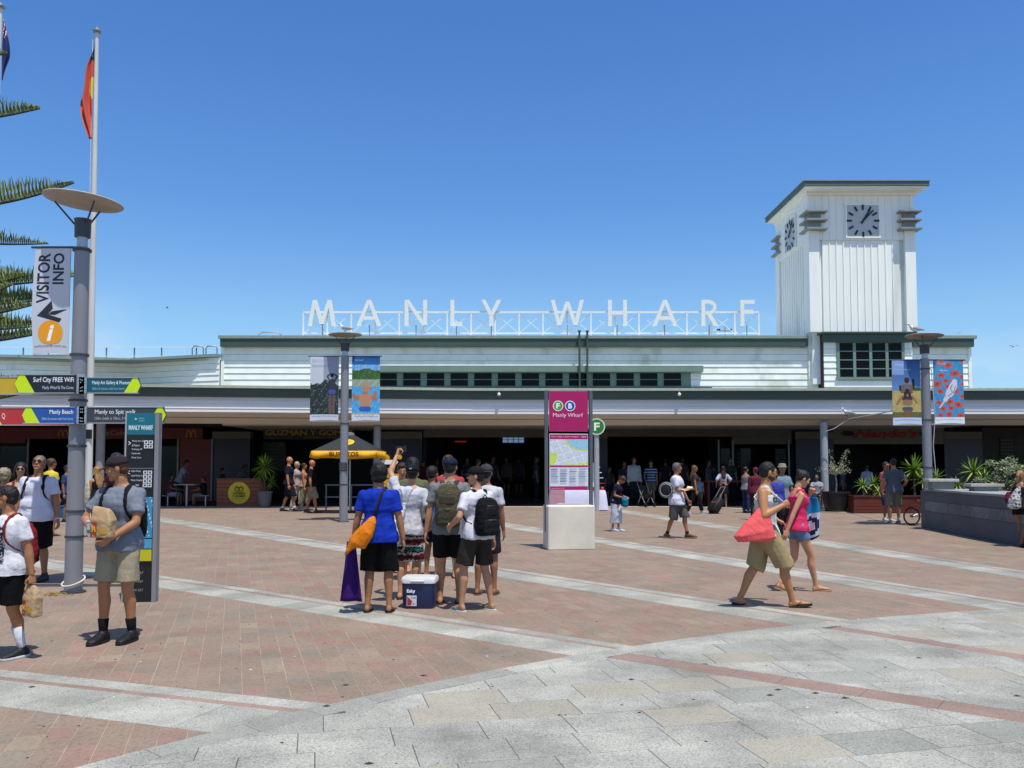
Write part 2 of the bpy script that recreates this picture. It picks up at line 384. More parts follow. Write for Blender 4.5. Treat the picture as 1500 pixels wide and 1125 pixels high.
# brick paving
bp = empty('brick_paving', (0, 0, 0), kind='structure')
ang = R(-72.0); du = Vector((math.cos(ang), math.sin(ang))); dv = Vector((-du.y, du.x))
LW, LL = .165, .27
regions = [band_n(b) for b in BANDS]
cells = []
tn = math.tan(R(31.5))
for iv in range(-200, 225):
    for iu in range(-165, 50):
        o_ = (iv % 2)*.5*LL + ((iv*7) % 3)*.0
        c = du*(iu*LL+o_) + dv*(iv*LW)
        if c.y < 3.9 or c.y > 34.4: continue
        if abs(c.x) > c.y*tn*1.06+4.0: continue
        if (c-CC).length < RO-.3: continue
        if c.y > kerb_y(c.x)+.2: continue
        cells.append((c.length, c, iu, iv))
cells.sort(key=lambda t: t[0])
far_bricks = MB(); near = 0; shared = {}
def brick_kind(c):
    q = nz2(c.x*.33, c.y*.29, 3)+rnd.uniform(-.35, .35)
    r_ = rnd.random()
    if r_ < .03: return 3
    if q > .86: return 1
    if q < .08: return 2
    return 0 if rnd.random() < .84 else (1 if rnd.random() < .65 else 2)
for dist, c, iu, iv in cells:
    h = [c + du*a*LL/2 + dv*b*LW/2 for a, b in ((-1,-1),(1,-1),(1,1),(-1,1))]
    polys = [[(p.x, p.y) for p in h]]; full = True
    rr = max((Vector(p)-CC).length for p in polys[0]); rmin = min((Vector(p)-CC).length for p in polys[0])
    if rr < RO: continue
    if rmin < RO: polys = [circle_clip(polys[0], True, RO)]; full = False
    for (d_, n_, o_), b in zip(regions, BANDS):
        new = []
        for p in polys:
            if len(p) < 3: continue
            sd = [n_[0]*q[0]+n_[1]*q[1]-o_ for q in p]
            if max(sd) > -b[2] and min(sd) < 0:
                full = False
                new += [clip(p, n_, o_), clip(p, (-n_[0], -n_[1]), -(o_-b[2]))]
            else: new.append(p)
        polys = new
    k = brick_kind(c); dz = rnd.uniform(-.0012, .0012)
    for p in polys:
        if len(p) < 3 or area(p) < .0006: continue
        if near < 300 and abs(c.x) < c.y*tn+.3:
            mb = MB(); pc = [(x-c.x, y-c.y) for x, y in p]
            if full and k in shared:
                o = bpy.data.objects.new('brick', shared[k]); COL.objects.link(o); o.parent = bp
            else:
                if not piece(mb, pc, .0035): continue
                o = mb.build('brick', brick_mats[k], bp)
                if full: shared[k] = o.data
            o.location = (c.x, c.y, dz); near += 1
        else: piece(far_bricks, p, .0035 if dist < 14 else .003, ZP+dz, k)
far_bricks.build('brick_field', brick_mats, bp, kind='stuff')
# granite bands
for bi, (b, (d_, n_, o_)) in enumerate(zip(BANDS, regions)):
    root = empty('granite_band', (0, 0, 0), kind='structure')
    d = Vector(d_); n = Vector(n_); p0 = Vector(b[0]); W = b[2]
    # distance along d until the circle
    t1 = 0
    for k in range(4000):
        q = p0 + d*(k*.01) - n*W/2
        if (q-CC).length < RO: t1 = k*.01; break
    strips = ((0, W*.22, .62, granite), (W*.22, W*.32, .55, pinkstone), (W*.32, W, .42, granite))
    for w0, w1, ln, mt in strips:
        t = t1 + 1.3; first = True
        while t > -b[3]:
            l_ = ln*rnd.uniform(.85, 1.15)
            pl = [p0+d*t-n*w0, p0+d*(t-l_)-n*w0, p0+d*(t-l_)-n*w1, p0+d*t-n*w1]; cen = (pl[0]+pl[2])/2; t -= l_
            if cen.y > kerb_y(cen.x): break
            if abs(cen.x) > cen.y*tn*1.1+2.5: continue
            pl = [(q.x, q.y) for q in pl]
            if max((Vector(q)-CC).length for q in pl) < RO: continue
            if min((Vector(q)-CC).length for q in pl) < RO: pl = circle_clip(pl, True, RO)
            if len(pl) < 3 or area(pl) < .004: continue
            mt_ = mt
            if mt is granite and rnd.random() < .13: mt_ = granite_d
            mb = MB(); c = Vector((sum(q[0] for q in pl)/len(pl), sum(q[1] for q in pl)/len(pl)))
            if piece(mb, [(q[0]-c.x, q[1]-c.y) for q in pl], .006, ZP+.0005):
                o = mb.build('slab' if mt is not pinkstone else 'pink_strip', mt_, root); o.location = (c.x, c.y, rnd.uniform(-.0008, .0008))
# granite circle
gc = empty('granite_circle', (0, 0, 0), kind='structure')
mb = MB(); n_ = 96
mb.add([(CC.x+RO*math.cos(2*math.pi*i/n_), CC.y+RO*math.sin(2*math.pi*i/n_), .0082) for i in range(n_)], [tuple(range(n_))])
mb.build('slab_bed', darkbed, gc)
a = R(60)
while a < R(155):
    da = rnd.uniform(.45, .75)/RO; pts = [(CC.x+r_*math.cos(t_), CC.y+r_*math.sin(t_)) for r_, t_ in ((RI, a), (RO, a), (RO, a+da/2), (RO, a+da), (RI, a+da), (RI, a+da/2))]
    c = Vector((sum(q[0] for q in pts)/6, sum(q[1] for q in pts)/6)); a += da
    if abs(c.x) > c.y*tn*1.1+2.5: continue
    mb = MB()
    if piece(mb, [(q[0]-c.x, q[1]-c.y) for q in pts], .005): o = mb.build('border_slab', granite_d if rnd.random() < .5 else granite, gc); o.location = (c.x, c.y, 0)
# pink lines inside and the three fields of slabs
PL = [((0.99, 7.63), -37.0, .27), ((3.36, 8.85), -50.0, .20)]
pls = []
for p0, an, w in PL:
    d = Vector((math.cos(R(an)), math.sin(R(an)))); n = Vector((-d.y, d.x)); pls.append((d, n, n.dot(Vector(p0)), w, Vector(p0)))
    t = 0.0
    while t < 9.5:
        l_ = rnd.uniform(.38, .62); pl = [Vector(p0)+d*t, Vector(p0)+d*(t+l_), Vector(p0)+d*(t+l_)-n*w, Vector(p0)+d*t-n*w]; t += l_
        if max((q-CC).length for q in pl) > RI: pl2 = circle_clip([(q.x, q.y) for q in pl], False, RI)
        else: pl2 = [(q.x, q.y) for q in pl]
        if len(pl2) < 3 or pl[0].x > pl[0].y*tn*1.1+4: continue
        c = (pl[0]+pl[2])/2; mb = MB()
        if piece(mb, [(q[0]-c.x, q[1]-c.y) for q in pl2], .005): o = mb.build('pink_slab', pinkstone, gc); o.location = (c.x, c.y, 0)
edge_slabs = MB()
def slab_field(angle, test, seed):
    r2 = random.Random(seed); a = R(angle); ex = Vector((math.cos(a), math.sin(a))); ey = Vector((-ex.y, ex.x)); y = -14.0; k = 0
    while y < 14:
        x = -14.0 + r2.uniform(0, .5)
        cw = .375
        while x < 16:
            w = .56 if r2.random() < .8 else .42
            pl = [ex*(x+i*w)+ey*(y+j*cw) for i, j in ((0,0),(1,0),(1,1),(0,1))]; x += w
            c = (pl[0]+pl[2])/2
            if c.y < 1.2 or abs(c.x) > c.y*tn*1.08+5.0: continue
            if min((q-CC).length for q in pl) > RI: continue
            p = [(q.x, q.y) for q in pl]
            if max((q-CC).length for q in pl) > RI: p = circle_clip(p, False, RI)
            p = test(p)
            if len(p) < 3 or area(p) < .004: continue
            rr = r2.random(); mt = granite_b if rr < .13 else (granite_d if rr < .24 else granite)
            if c.y < 2.9 or abs(c.x) > c.y*tn*1.06+.45: piece(edge_slabs, p, .005, ZP, (granite, granite_b, granite_d).index(mt)); continue
            mb = MB()
            if piece(mb, [(q[0]-c.x, q[1]-c.y) for q in p], .005): o = mb.build('slab', mt, gc); o.location = (c.x, c.y, r2.uniform(-.001, .001)); k += 1
        y += cw
    return k
def side(i, upper):
    d, n, o, w, p = pls[i]
    return (lambda pl: clip(pl, n, o)) if upper else (lambda pl: clip(pl, (-n.x, -n.y), -(o-w)))
slab_field(13, side(0, False), 11)
slab_field(6, lambda p: side(1, False)(side(0, True)(p)) if len(side(0, True)(p)) > 2 else [], 12)
slab_field(2, side(1, True), 13)
edge_slabs.build('slab_field', [granite, granite_b, granite_d], gc, kind='stuff')
# kerb of the covered way: a low pale strip
kb = empty('kerb', (0, 0, 0), kind='structure'); X = -30.0
while X < 30:
    l_ = rnd.uniform(.9, 1.1); y0, y1 = kerb_y(X), kerb_y(X+l_); mb = MB()
    mb.prism([(X+.004, y0), (X+l_-.004, y1), (X+l_-.004, y1+.75), (X+.004, y0+.75)], -.02, .035)
    mb.build('kerb_stone', concrete, kb); X += l_
g = MB(); g.add([(5, 36, .02), (5, 34.6, .02), (7.2, 34.6, .02), (11.6, 30.9, .02), (32, 30.9, .02), (32, 36, .02)], [(0, 1, 2, 3, 4, 5)])
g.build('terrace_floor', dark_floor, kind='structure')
# litter: gum spots, scraps, dry leaves
lit = MB(); r3 = random.Random(5)
for i in range(190):
    Y = 3.6+r3.random()**1.6*18; X_ = r3.uniform(-1, 1)*Y*.6; s_ = r3.uniform(.004, .011); a0 = r3.uniform(0, 6)
    pts = [(X_+s_*(1+.3*math.sin(3*t+a0))*math.cos(t), Y+s_*.9*math.sin(t)) for t in [2*math.pi*k/9 for k in range(9)]]
    lit.prism(pts, ZP+.001, ZP+.0028, 0 if r3.random() < .72 else (1 if r3.random() < .5 else 2))
for (px_, py_) in ((1490, 1022), (925, 998), (1128, 1021), (1238, 1025), (620, 992), (478, 1037), (540, 1122), (1195, 1018), (46, 1009), (1140, 1013), (1346, 966), (506, 1006)):
    p = G(px_, py_); a0 = r3.uniform(0, 6)
    lit.add([(p.x-.03, p.y, ZP+.003), (p.x, p.y-.014, ZP+.007), (p.x+.034, p.y+.004, ZP+.004), (p.x, p.y+.013, ZP+.009)], [(0, 1, 2, 3)], 1)
lit.build('litter', [M('gum', '#2e2b29', .8), M('dry_leaf', '#4a3a28', .8), M('paper_scrap', '#d9d4c8', .8)], kind='stuff', label='gum spots and dry leaf scraps on the paving')
# ------------------------------------------------------------------ the wharf building
w_white = M('white_board_paint', '#ebefe4', .5, var=.05, scale=2.2, stretch=(1.2, 1, .5), bump=.06, bscale=30, col2='#cdd0bf', f2=.57)
w_white2 = M('tower_paint', '#eef1e9', .5, var=.04, scale=1.5, stretch=(2, 2, .3), bump=.05, bscale=30, col2='#d6dad1', f2=.6)
w_rust = M('rusty_board_paint', '#dbd8c8', .6, var=.06, scale=1.2, col2='#bd946c', f2=.5, stretch=(.5, 1, 1.2))
g_dark = M('dark_green_paint', '#3f4f46', .45, var=.12, scale=2, stretch=(.3, 1, 1))
g_sage = M('sage_green_paint', '#71887a', .5, var=.08, scale=3)
g_fin = M('fin_paint', '#868b8a', .5, var=.15, scale=4)
g_fasc = M('canopy_fascia_paint', '#dcdbd8', .5, var=.06, scale=.8, stretch=(.3, 1, 2), col2='#c9c8c6', f2=.58)
tan = M('canopy_beam_paint', '#c6baa9', .6, var=.07, scale=1.0, stretch=(.3, 1, 1))
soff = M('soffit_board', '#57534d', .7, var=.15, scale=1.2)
glass = M('dark_glass', '#0a0c0d', .15, var=.2, spec=.12)
glassi = M('shop_glass', '#0b0e12', .06, var=.4, scale=.7, spec=.15)
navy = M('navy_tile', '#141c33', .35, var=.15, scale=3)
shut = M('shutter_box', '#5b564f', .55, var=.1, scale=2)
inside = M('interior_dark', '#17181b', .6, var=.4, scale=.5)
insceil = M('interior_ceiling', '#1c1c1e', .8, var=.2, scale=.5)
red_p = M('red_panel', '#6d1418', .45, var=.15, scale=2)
metal_g = M('galvanised', '#8a8d90', .4, .6, var=.1, scale=6)
white_m = M('white_metal', '#dfe3e2', .45, var=.05, scale=4)
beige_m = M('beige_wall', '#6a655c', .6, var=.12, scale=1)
wb = empty('wharf_building', (0, 33.5, 0), label='long low white weatherboard wharf hall with dark green trim and deep shaded canopy', cat='building')
YW = 36.5
def zat(py, Y): return EYE + At(750, py, Y).z - EYE
def xat(px, py, Y): return At(px, py, Y).x
# upper wall: weather boards, course by course
zt = zat(492, YW); zb = 4.55
xl, xr = xat(325, 530, YW), xat(1421, 530, YW)
XT0, XT1 = xat(1189, 520, YW-.5), xat(1340, 520, YW-.5)          # bay under the tower
wins_x0, wins_x1 = xat(546, 555, YW), xat(1011, 555, YW)
zh1, zh0 = zat(535.5, YW-.3), zat(545, YW-.3)                    # hood over the strip of windows
zwt, zwb = zat(546, YW), zat(566.5, YW)
mb = MB(); mb.box(xl+.05, xr-.05, YW+.06, YW+6, 3.4, zt-.1); mb.build('wall_core', w_white, wb, True)
course = .272
z = zb; k = 0
while z < zt-.35:
    z1 = min(z+course, zt-.3)
    segs = [(xl, wins_x0-.02), (wins_x1+.02, XT0), (XT1, xr)] if z < zwt-.02 else [(xl, XT0), (XT1, xr)]
    for a_, b_ in segs:
        x = a_
        while x < b_-.01:
            e = min(x+rnd.uniform(4.2, 6.0), b_)
            if b_-e < 1.0: e = b_
            m_ = MB(); z1 -= .012; m_.add([(x, YW-.042, z), (e, YW-.042, z), (e, YW-.012, z1), (x, YW-.012, z1), (x, YW+.06, z), (e, YW+.06, z), (e, YW+.06, z1), (x, YW+.06, z1)],
                              [(0,1,2,3),(4,7,6,5),(0,4,5,1),(3,2,6,7),(0,3,7,4),(1,5,6,2)])
            m_.build('weatherboard', w_white, wb, True); x = e+.003; z1 += .012
    z += course; k += 1
# parapet cap and eaves band
m_ = MB(); m_.box(xl-.08, XT0-.05, YW-.32, YW+.3, zt-.16, zt-.02); m_.box(XT1+.02, xr+.16, YW-.32, YW+.3, zt-.16, zt-.02); m_.build('parapet_cap', M('cap_green', '#82938a', .5, var=.1), wb, True, bevel=.01)
m_ = MB(); m_.box(xl, XT0-.08, YW-.27, YW-.065, zt-.50, zt-.163); m_.box(XT1+.05, xr+.05, YW-.27, YW-.065, zt-.50, zt-.163); m_.build('eaves_band', g_dark, wb, True)
for xa_, xb_ in ((xl-.02, xl+.12), (xr-.10, xr+.03)): m_ = MB(); m_.box(xa_, xb_, YW-.075, YW+.0, 4.3, zt-.5); m_.build('corner_board', w_white, wb, True)
# strip of windows under a hood
m_ = MB(); m_.box(wins_x0-.15, xat(1030, 540, YW-.3), YW-.36, YW-.05, zh0, zh1); m_.build('window_hood', g_sage, wb, True, bevel=.01)
m_ = MB(); m_.box(wins_x0, wins_x1, YW-.03, YW+.05, zwb-.03, zh0); m_.build('window_band', g_sage, wb, True)
m_ = MB(); m_.box(wins_x0-.1, wins_x1+.9, YW-.14, YW-.03, zwb-.10, zwb-.03); m_.build('window_ledge', g_dark, wb, True)
pitch = (xat(1002, 555, YW)-xat(556, 555, YW))/12.87
w0 = None
for i in range(13):
    xa = xat(556, 555, YW)+i*pitch; ww = pitch*.74
    f = MB()
    z0_, z1_ = zwb, zwt+.01
    f.box(xa-.03, xa, YW-.055, YW-.03, z0_, z1_); f.box(xa+ww, xa+ww+.03, YW-.055, YW-.03, z0_, z1_); f.box(xa, xa+ww, YW-.055, YW-.03, z0_, z0_+.03); f.box(xa, xa+ww, YW-.055, YW-.03, z1_-.03, z1_)
    f.box(xa, xa+ww, YW-.05, YW-.032, (z0_+z1_)/2-.012, (z0_+z1_)/2+.012)
    wn = f.build('window', g_sage, wb, True)
    p_ = MB(); p_.box(xa+.001, xa+ww-.001, YW-.042, YW-.034, z0_+.031, (z0_+z1_)/2-.013); p_.build('pane', glass, wn, True)
    p_ = MB(); p_.box(xa+.001, xa+ww-.001, YW-.042, YW-.034, (z0_+z1_)/2+.013, z1_-.031); p_.build('pane', glass, wn, True)
# two conduits up the wall
for px_ in (849, 860.5):
    x = xat(px_, 530, YW-.5); t_ = MB(); t_.tube([(x, YW-.46, 4.5), (x, YW-.46, zt+.1)], .045, 8); t_.tube([(x, YW-.46, zt+.1), (x, YW-.46, zt+.16)], .07, 8); t_.build('downpipe', g_dark, wb, True, smooth=True)
# bay under the tower
YB = YW-.55; zbt = zat(488, YB)
bx0, bx1 = xat(1205, 520, YB), xat(1336, 520, YB)
m_ = MB(); m_.box(bx0+.05, bx1-.05, YB+.05, YW+.06, 4.3, zbt); m_.build('bay_core', w_white, wb, True)
wx0, wx1 = xat(1227, 520, YB), xat(1322, 520, YB); wz1, wz0 = zat(502, YB), zat(553, YB)
z = zb-.1
while z < zbt-.2:
    z1 = z+course-.012
    segs = [(bx0, wx0-.03), (wx1+.03, bx1)] if (z1 > wz0-.02 and z < wz1) else [(bx0, bx1)]
    for a_, b_ in segs:
        m_ = MB(); m_.add([(a_, YB-.04, z), (b_, YB-.04, z), (b_, YB-.008, z1), (a_, YB-.008, z1), (a_, YB+.06, z), (b_, YB+.06, z), (b_, YB+.06, z1), (a_, YB+.06, z1)],
                          [(0,1,2,3),(4,7,6,5),(0,4,5,1),(3,2,6,7),(0,3,7,4),(1,5,6,2)]); m_.build('weatherboard', w_white, wb, True)
    z += course
m_ = MB(); m_.box(bx0-.002, bx0+.03, YB-.04, YW+.05, 4.4, zbt); m_.build('corner_board', M('bay_edge_shade', '#3a2724', .6), wb, True)  # left edge of the bay: its shadow is put into the dark colour
for a_, b_ in ((XT0, bx0-.05), (bx1+.02, XT1)):
    z = zb
    while z < zbt-.05:
        m_ = MB(); m_.box(a_, b_, YW-.12, YW+.04, z, min(z+course-.008, zbt-.01)); m_.build('weatherboard', w_white, wb, True); z += course
m_ = MB(); m_.box(bx0-.12, bx1+.10, YB-.32, YW-.1, zbt-.06, zbt+.02); m_.box(bx0-.02, bx1+.02, YB-.20, YB-.04, zbt-.40, zbt-.063); m_.build('bay_cap', g_dark, wb, True, bevel=.01)
m_ = MB(); m_.box(wx0-.12, wx1+.12, YB-.12, YB-.04, wz0-.09, wz0-.01); m_.build('window_sill', g_sage, wb, True)
f = MB()
for i in range(5): x = wx0+(wx1-wx0)*i/4; f.box(x-.06, x+.06, YB-.075, YB+.0, wz0, wz1)
for j in range(5):
    z_ = wz0+(wz1-wz0)*j/4
    for i in range(4): f.box(wx0+(wx1-wx0)*i/4+.06, wx0+(wx1-wx0)*(i+1)/4-.06, YB-.06, YB-.01, z_-(.018 if 0 < j < 4 else .0), z_+.018)
wn = f.build('window', g_sage, wb, True)
for i in range(4):
    for j in range(4):
        p_ = MB(); p_.box(wx0+(wx1-wx0)*i/4+.062, wx0+(wx1-wx0)*(i+1)/4-.062, YB-.03, YB-.02, wz0+(wz1-wz0)*j/4+.02, wz0+(wz1-wz0)*(j+1)/4-.02); p_.build('pane', glass, wn, True)
# canopy: a band in three runs, gutter, fascia, beam, soffit
cfr = [(-34.0, 29.0), (-13.0, 32.0), (-1.5, 33.5), (34.0, 33.5)]
def run(mbx, prof, m=0):
    """prof: closed polygon of (outward offset, z); extruded along the canopy front"""
    vs = []; n = len(prof)
    for x, y in cfr: vs += [(x, y-o_, z_) for o_, z_ in prof]
    fs = [(i*n+j, (i+1)*n+j, (i+1)*n+(j+1) % n, i*n+(j+1) % n) for i in range(len(cfr)-1) for j in range(n)]
    fs += [tuple(range(n)), tuple(range((len(cfr)-1)*n+n-1, (len(cfr)-1)*n-1, -1))]
    mbx.add(vs, fs, m)
m_ = MB(); run(m_, [(.27, 4.60), (.27, 4.70), (-.35, 4.72), (-.35, 4.60)]); m_.build('gutter_lip', M('gutter_pale', '#a4ab9c', .5, var=.1), wb, True)
m_ = MB(); run(m_, [(.13, 4.27), (.15, 4.597), (-.3, 4.597), (-.3, 4.27)]); m_.build('gutter_band', g_dark, wb, True)
m_ = MB(); run(m_, [(.03, 3.70), (0, 4.267), (-.28, 4.267), (-.28, 3.70)]); m_.build('canopy_fascia', g_fasc, wb, True)
m_ = MB()
for z_ in (3.84, 4.0, 4.13): run(m_, [(.045 if z_ < 3.9 else .035, z_), (.04 if z_ < 3.9 else .03, z_+.025), (.0, z_+.025), (.0, z_)])
m_.build('fascia_ribs', g_fasc, wb, True)
m_ = MB(); run(m_, [(-.02, 3.672), (.02, 3.697), (-.9, 3.697), (-.9, 3.30), (-.75, 3.30)]); m_.build('canopy_beam', tan, wb, True)
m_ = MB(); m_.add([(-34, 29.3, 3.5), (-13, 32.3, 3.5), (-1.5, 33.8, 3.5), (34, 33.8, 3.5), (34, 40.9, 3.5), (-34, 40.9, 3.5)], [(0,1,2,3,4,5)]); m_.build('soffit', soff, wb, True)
m_ = MB(); m_.add([(-34, 28.9, 4.60), (-13, 31.9, 4.60), (-1.5, 33.4, 4.60), (34, 33.4, 4.60), (34, 36.6, 4.76), (-34, 36.6, 4.76)], [(0,1,2,3,4,5)]); m_.build('canopy_roof', M('roof_sheet', '#8b918c', .6, var=.1), wb, True)
m_ = MB(); m_.box(xl+.3, xr-.3, 42, 61, 6.3, 6.4); m_.build('main_roof', M('roof_sheet2', '#8b918c', .6, var=.1), wb, True)
# far right run of the canopy roof, a step higher
m_ = MB(); m_.box(xr+.2, 34, YW+.2, YW+1.6, 4.7, 4.98); m_.build('roof_step', g_dark, wb, True)
# canopy columns
for px_, Y_ in ((146, 32.4), (552, 34.2), (1208, 33.9)):
    x = xat(px_, 700, Y_); m_ = MB(); m_.tube([(x, Y_, .0), (x, Y_, 3.4)], .145 if px_ > 200 else .16, 18); m_.tube([(x, Y_, 0), (x, Y_, .08)], .2, 18)
    m_.build('column', M('column_paint', '#9fa1a3' if px_ > 600 else '#8f9091', .5, var=.08) if px_ > 600 else M('column_paint_b', '#8c8c8c', .5, var=.08), wb, True, smooth=True)
# lights under the lip
for px_ in (731, 995):
    p = At(px_, 576, 33.3); m_ = MB(); m_.ball((p.x, 33.28, p.z-.05), .07); m_.box(p.x-.03, p.x+.03, 33.28, 33.4, p.z-.03, p.z+.06); m_.build('floodlight', white_m, wb, True, smooth=True)
# left wing parapet
LWp = [(-26.5, 36.2, 6.42), (xat(30, 530, 36.6), 36.6, 6.42), (xat(193, 530, 37.8), 37.8, 6.42), (xl-.02, 36.25, 6.42)]
for (xa, ya, za), (xb, yb, zb_) in zip(LWp, LWp[1:]):
    n = 8; L_ = math.hypot(xb-xa, yb-ya); cuts = max(1, round(L_/4.5))
    for c_ in range(cuts):
        for i in range(n):
            z0_, z1_ = 4.3+(za-.12-4.3)*i/n, 4.3+(za-.12-4.3)*(i+1)/n; t0, t1 = c_/cuts, (c_+1)/cuts
            q0 = (xa+(xb-xa)*t0, ya+(yb-ya)*t0); q1 = (xa+(xb-xa)*t1-.004, ya+(yb-ya)*t1)
            m_ = MB(); m_.add([(q0[0], q0[1]-.035, z0_), (q1[0], q1[1]-.035, z0_), (q1[0], q1[1], z1_-.012), (q0[0], q0[1], z1_-.012), (q0[0], q0[1]+.08, z0_), (q1[0], q1[1]+.08, z0_), (q1[0], q1[1]+.08, z1_), (q0[0], q0[1]+.08, z1_)],
                              [(0,1,2,3),(4,7,6,5),(0,4,5,1),(3,2,6,7),(0,3,7,4),(1,5,6,2)])
            m_.build('weatherboard', w_rust if (xa < -20 and xb > -18 and c_ == 0 and i in (2, 3, 4)) else w_white, wb, True)
    m_ = MB(); m_.beam((xa, ya-.02, za-.05), (xb, yb-.02, zb_-.05), .34, .12); m_.build('parapet_cap', M('cap_green', '#82938a', .5, var=.1), wb, True)
m_ = MB(); m_.add([(-34, 36, 6.2), (xl, 36.4, 6.2), (xl, 60, 6.2), (-34, 60, 6.2)], [(0,1,2,3)]); m_.build('wing_roof', M('roof_sheet', '#8b918c', .6, var=.1), wb, True)
# roof rail on the left wing
rl = empty('roof_railing', (-18, 38.8, 6.2), label='thin white pipe railing along the left wing roof', cat='railing')
m_ = MB(); zr = zat(508.5, 38.8); m_.beam((-34, 38.8, zr), (xl-.5, 38.8, zr), .04, .04); m_.beam((-34, 38.8, zr-.42), (xl-.5, 38.8, zr-.42), .03, .03); m_.build('rail', white_m, rl, True)
for px_ in (-8, 33, 70, 108, 155, 196, 236, 287):
    x = xat(px_, 515, 38.8); m_ = MB(); m_.beam((x, 38.86, 6.1), (x, 38.86, zr), .05, .05, up=(0,1,0)); m_.build('post', metal_g, rl, True)
for px_ in (291, 311, 396):
    x = xat(px_, 515, 38.4); Yh = 38.3; zt_ = zat(507, 38.3) if px_ < 390 else zat(487, 38.3)
    hp = empty('ladder_hoop', (x, Yh, 6.2), label={291: 'left bent pipe handrail of the roof ladder by the main hall', 311: 'right bent pipe handrail of the roof ladder by the main hall', 396: 'grey ladder hoop rising over the hall parapet'}[px_], cat='ladder')
    m_ = MB(); w_ = .25 if px_ < 390 else .5
    m_.tube([(x-w_, Yh, 6.1), (x-w_, Yh, zt_-.1), (x-w_*.7, Yh, zt_), (x+w_*.7, Yh, zt_), (x+w_, Yh, zt_-.1), (x+w_, Yh, 6.1)], .028, 8, up=(0,1,0)); m_.build('pipe', metal_g, hp, True, smooth=True)
# shop fronts under the canopy
YS = 40.5
def wallbox(name, px0, px1, z0_, z1_, m, Y=YS, d=.25, label=None):
    x0_, x1_ = xat(px0, 683, Y), xat(px1, 683, Y); q = MB(); q.box(x0_, x1_, Y, Y+d, z0_, z1_); return q.build(name, m, wb, True, label=label)
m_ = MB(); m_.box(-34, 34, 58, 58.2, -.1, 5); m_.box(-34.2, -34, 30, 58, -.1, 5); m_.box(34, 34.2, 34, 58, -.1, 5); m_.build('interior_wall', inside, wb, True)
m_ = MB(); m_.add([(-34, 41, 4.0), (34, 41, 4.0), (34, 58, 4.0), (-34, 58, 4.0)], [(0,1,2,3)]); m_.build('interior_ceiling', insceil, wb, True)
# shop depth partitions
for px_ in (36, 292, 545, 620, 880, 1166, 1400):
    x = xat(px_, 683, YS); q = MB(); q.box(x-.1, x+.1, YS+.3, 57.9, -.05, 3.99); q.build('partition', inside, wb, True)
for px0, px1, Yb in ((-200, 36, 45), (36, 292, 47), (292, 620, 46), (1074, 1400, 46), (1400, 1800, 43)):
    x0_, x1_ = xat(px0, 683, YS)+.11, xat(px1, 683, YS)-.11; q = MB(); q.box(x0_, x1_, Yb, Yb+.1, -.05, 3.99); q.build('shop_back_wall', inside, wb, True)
# navy tiled piers
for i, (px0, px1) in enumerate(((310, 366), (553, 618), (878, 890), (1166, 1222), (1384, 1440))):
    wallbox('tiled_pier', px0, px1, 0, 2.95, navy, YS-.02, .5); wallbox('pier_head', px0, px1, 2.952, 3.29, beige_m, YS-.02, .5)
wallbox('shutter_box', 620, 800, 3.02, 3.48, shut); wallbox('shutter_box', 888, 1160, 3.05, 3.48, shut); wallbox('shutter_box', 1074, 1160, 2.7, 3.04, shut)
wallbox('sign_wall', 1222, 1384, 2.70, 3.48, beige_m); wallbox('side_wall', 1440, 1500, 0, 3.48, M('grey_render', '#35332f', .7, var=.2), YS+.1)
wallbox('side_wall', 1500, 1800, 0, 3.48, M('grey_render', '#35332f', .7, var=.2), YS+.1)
m_ = MB(); a_ = MB()
for (px0, px1) in ((36, 292), ):
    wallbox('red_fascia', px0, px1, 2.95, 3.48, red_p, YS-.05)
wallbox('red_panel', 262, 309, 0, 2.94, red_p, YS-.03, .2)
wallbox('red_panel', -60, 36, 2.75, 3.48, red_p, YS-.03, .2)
for px_ in (40, 118, 182, 260, 310, 1053, 1074, 1156):
    wallbox('door_post', px_-1.3, px_+1.3, 0, 2.94 if px_ < 400 else 2.9, M('dull_steel', '#6a6c6e', .4, .5), YS-.1, .08)
for px0, px1 in ((0, 38), (184, 259)): wallbox('shop_window', px0, px1, .3, 2.6, glassi, YS+.02, .02)
for px0, px1 in ((1056, 1072), (1085, 1100)): wallbox('door_glass', px0, px1, .3, 2.5, glassi, YS+.12, .02)
# things on the shop walls: flat prints
def sign(name, px0, px1, z0_, z1_, fn, Y, label, cat='sign', thick=.04, m=None):
    x0_, x1_ = xat(px0, 683, Y), xat(px1, 683, Y); t = empty(name, ((x0_+x1_)/2, Y, z0_), label=label, cat=cat)
    w, h = x1_-x0_, z1_-z0_; q = MB(); q.box(-w/2, w/2, 0, thick, 0, h); q.build('board', m or M('sign_dark', '#16171a', .5), t)
    a = Art(); fn(a, w, h); a.build('lettering', t, (0, -.002, 0)); return t
def arches(a, w, h, s=1.0, cx=0):
    for k in (-1, 1):
        pts = [(cx+k*h*.22*s + h*.20*s*math.cos(t), h*.12+h*.72*max(0, math.sin(t))) for t in [math.pi*i/14 for i in range(15)]]
        a.line(pts, h*.10, '#b88a1c')
sign('shop_sign', 44, 120, 3.0, 3.44, lambda a, w, h: (arches(a, w, h, 1.2, w*.12)), YS-.12, 'red fascia sign with yellow arches over the left shop windows', m=red_p)
sign('shop_sign', 142, 186, 3.05, 3.4, lambda a, w, h: a.text('McCafe', -w*.46, w*.46, h*.2, h*.85, '#8d8078', bold=.02), YS-.12, 'dark red McCafe sign behind the canopy column', m=red_p)
sign('shop_sign', 262, 296, 2.95, 3.44, lambda a, w, h: arches(a, w, h, 1.1), YS-.14, 'small red sign with yellow arches above the tall red panel', m=red_p)
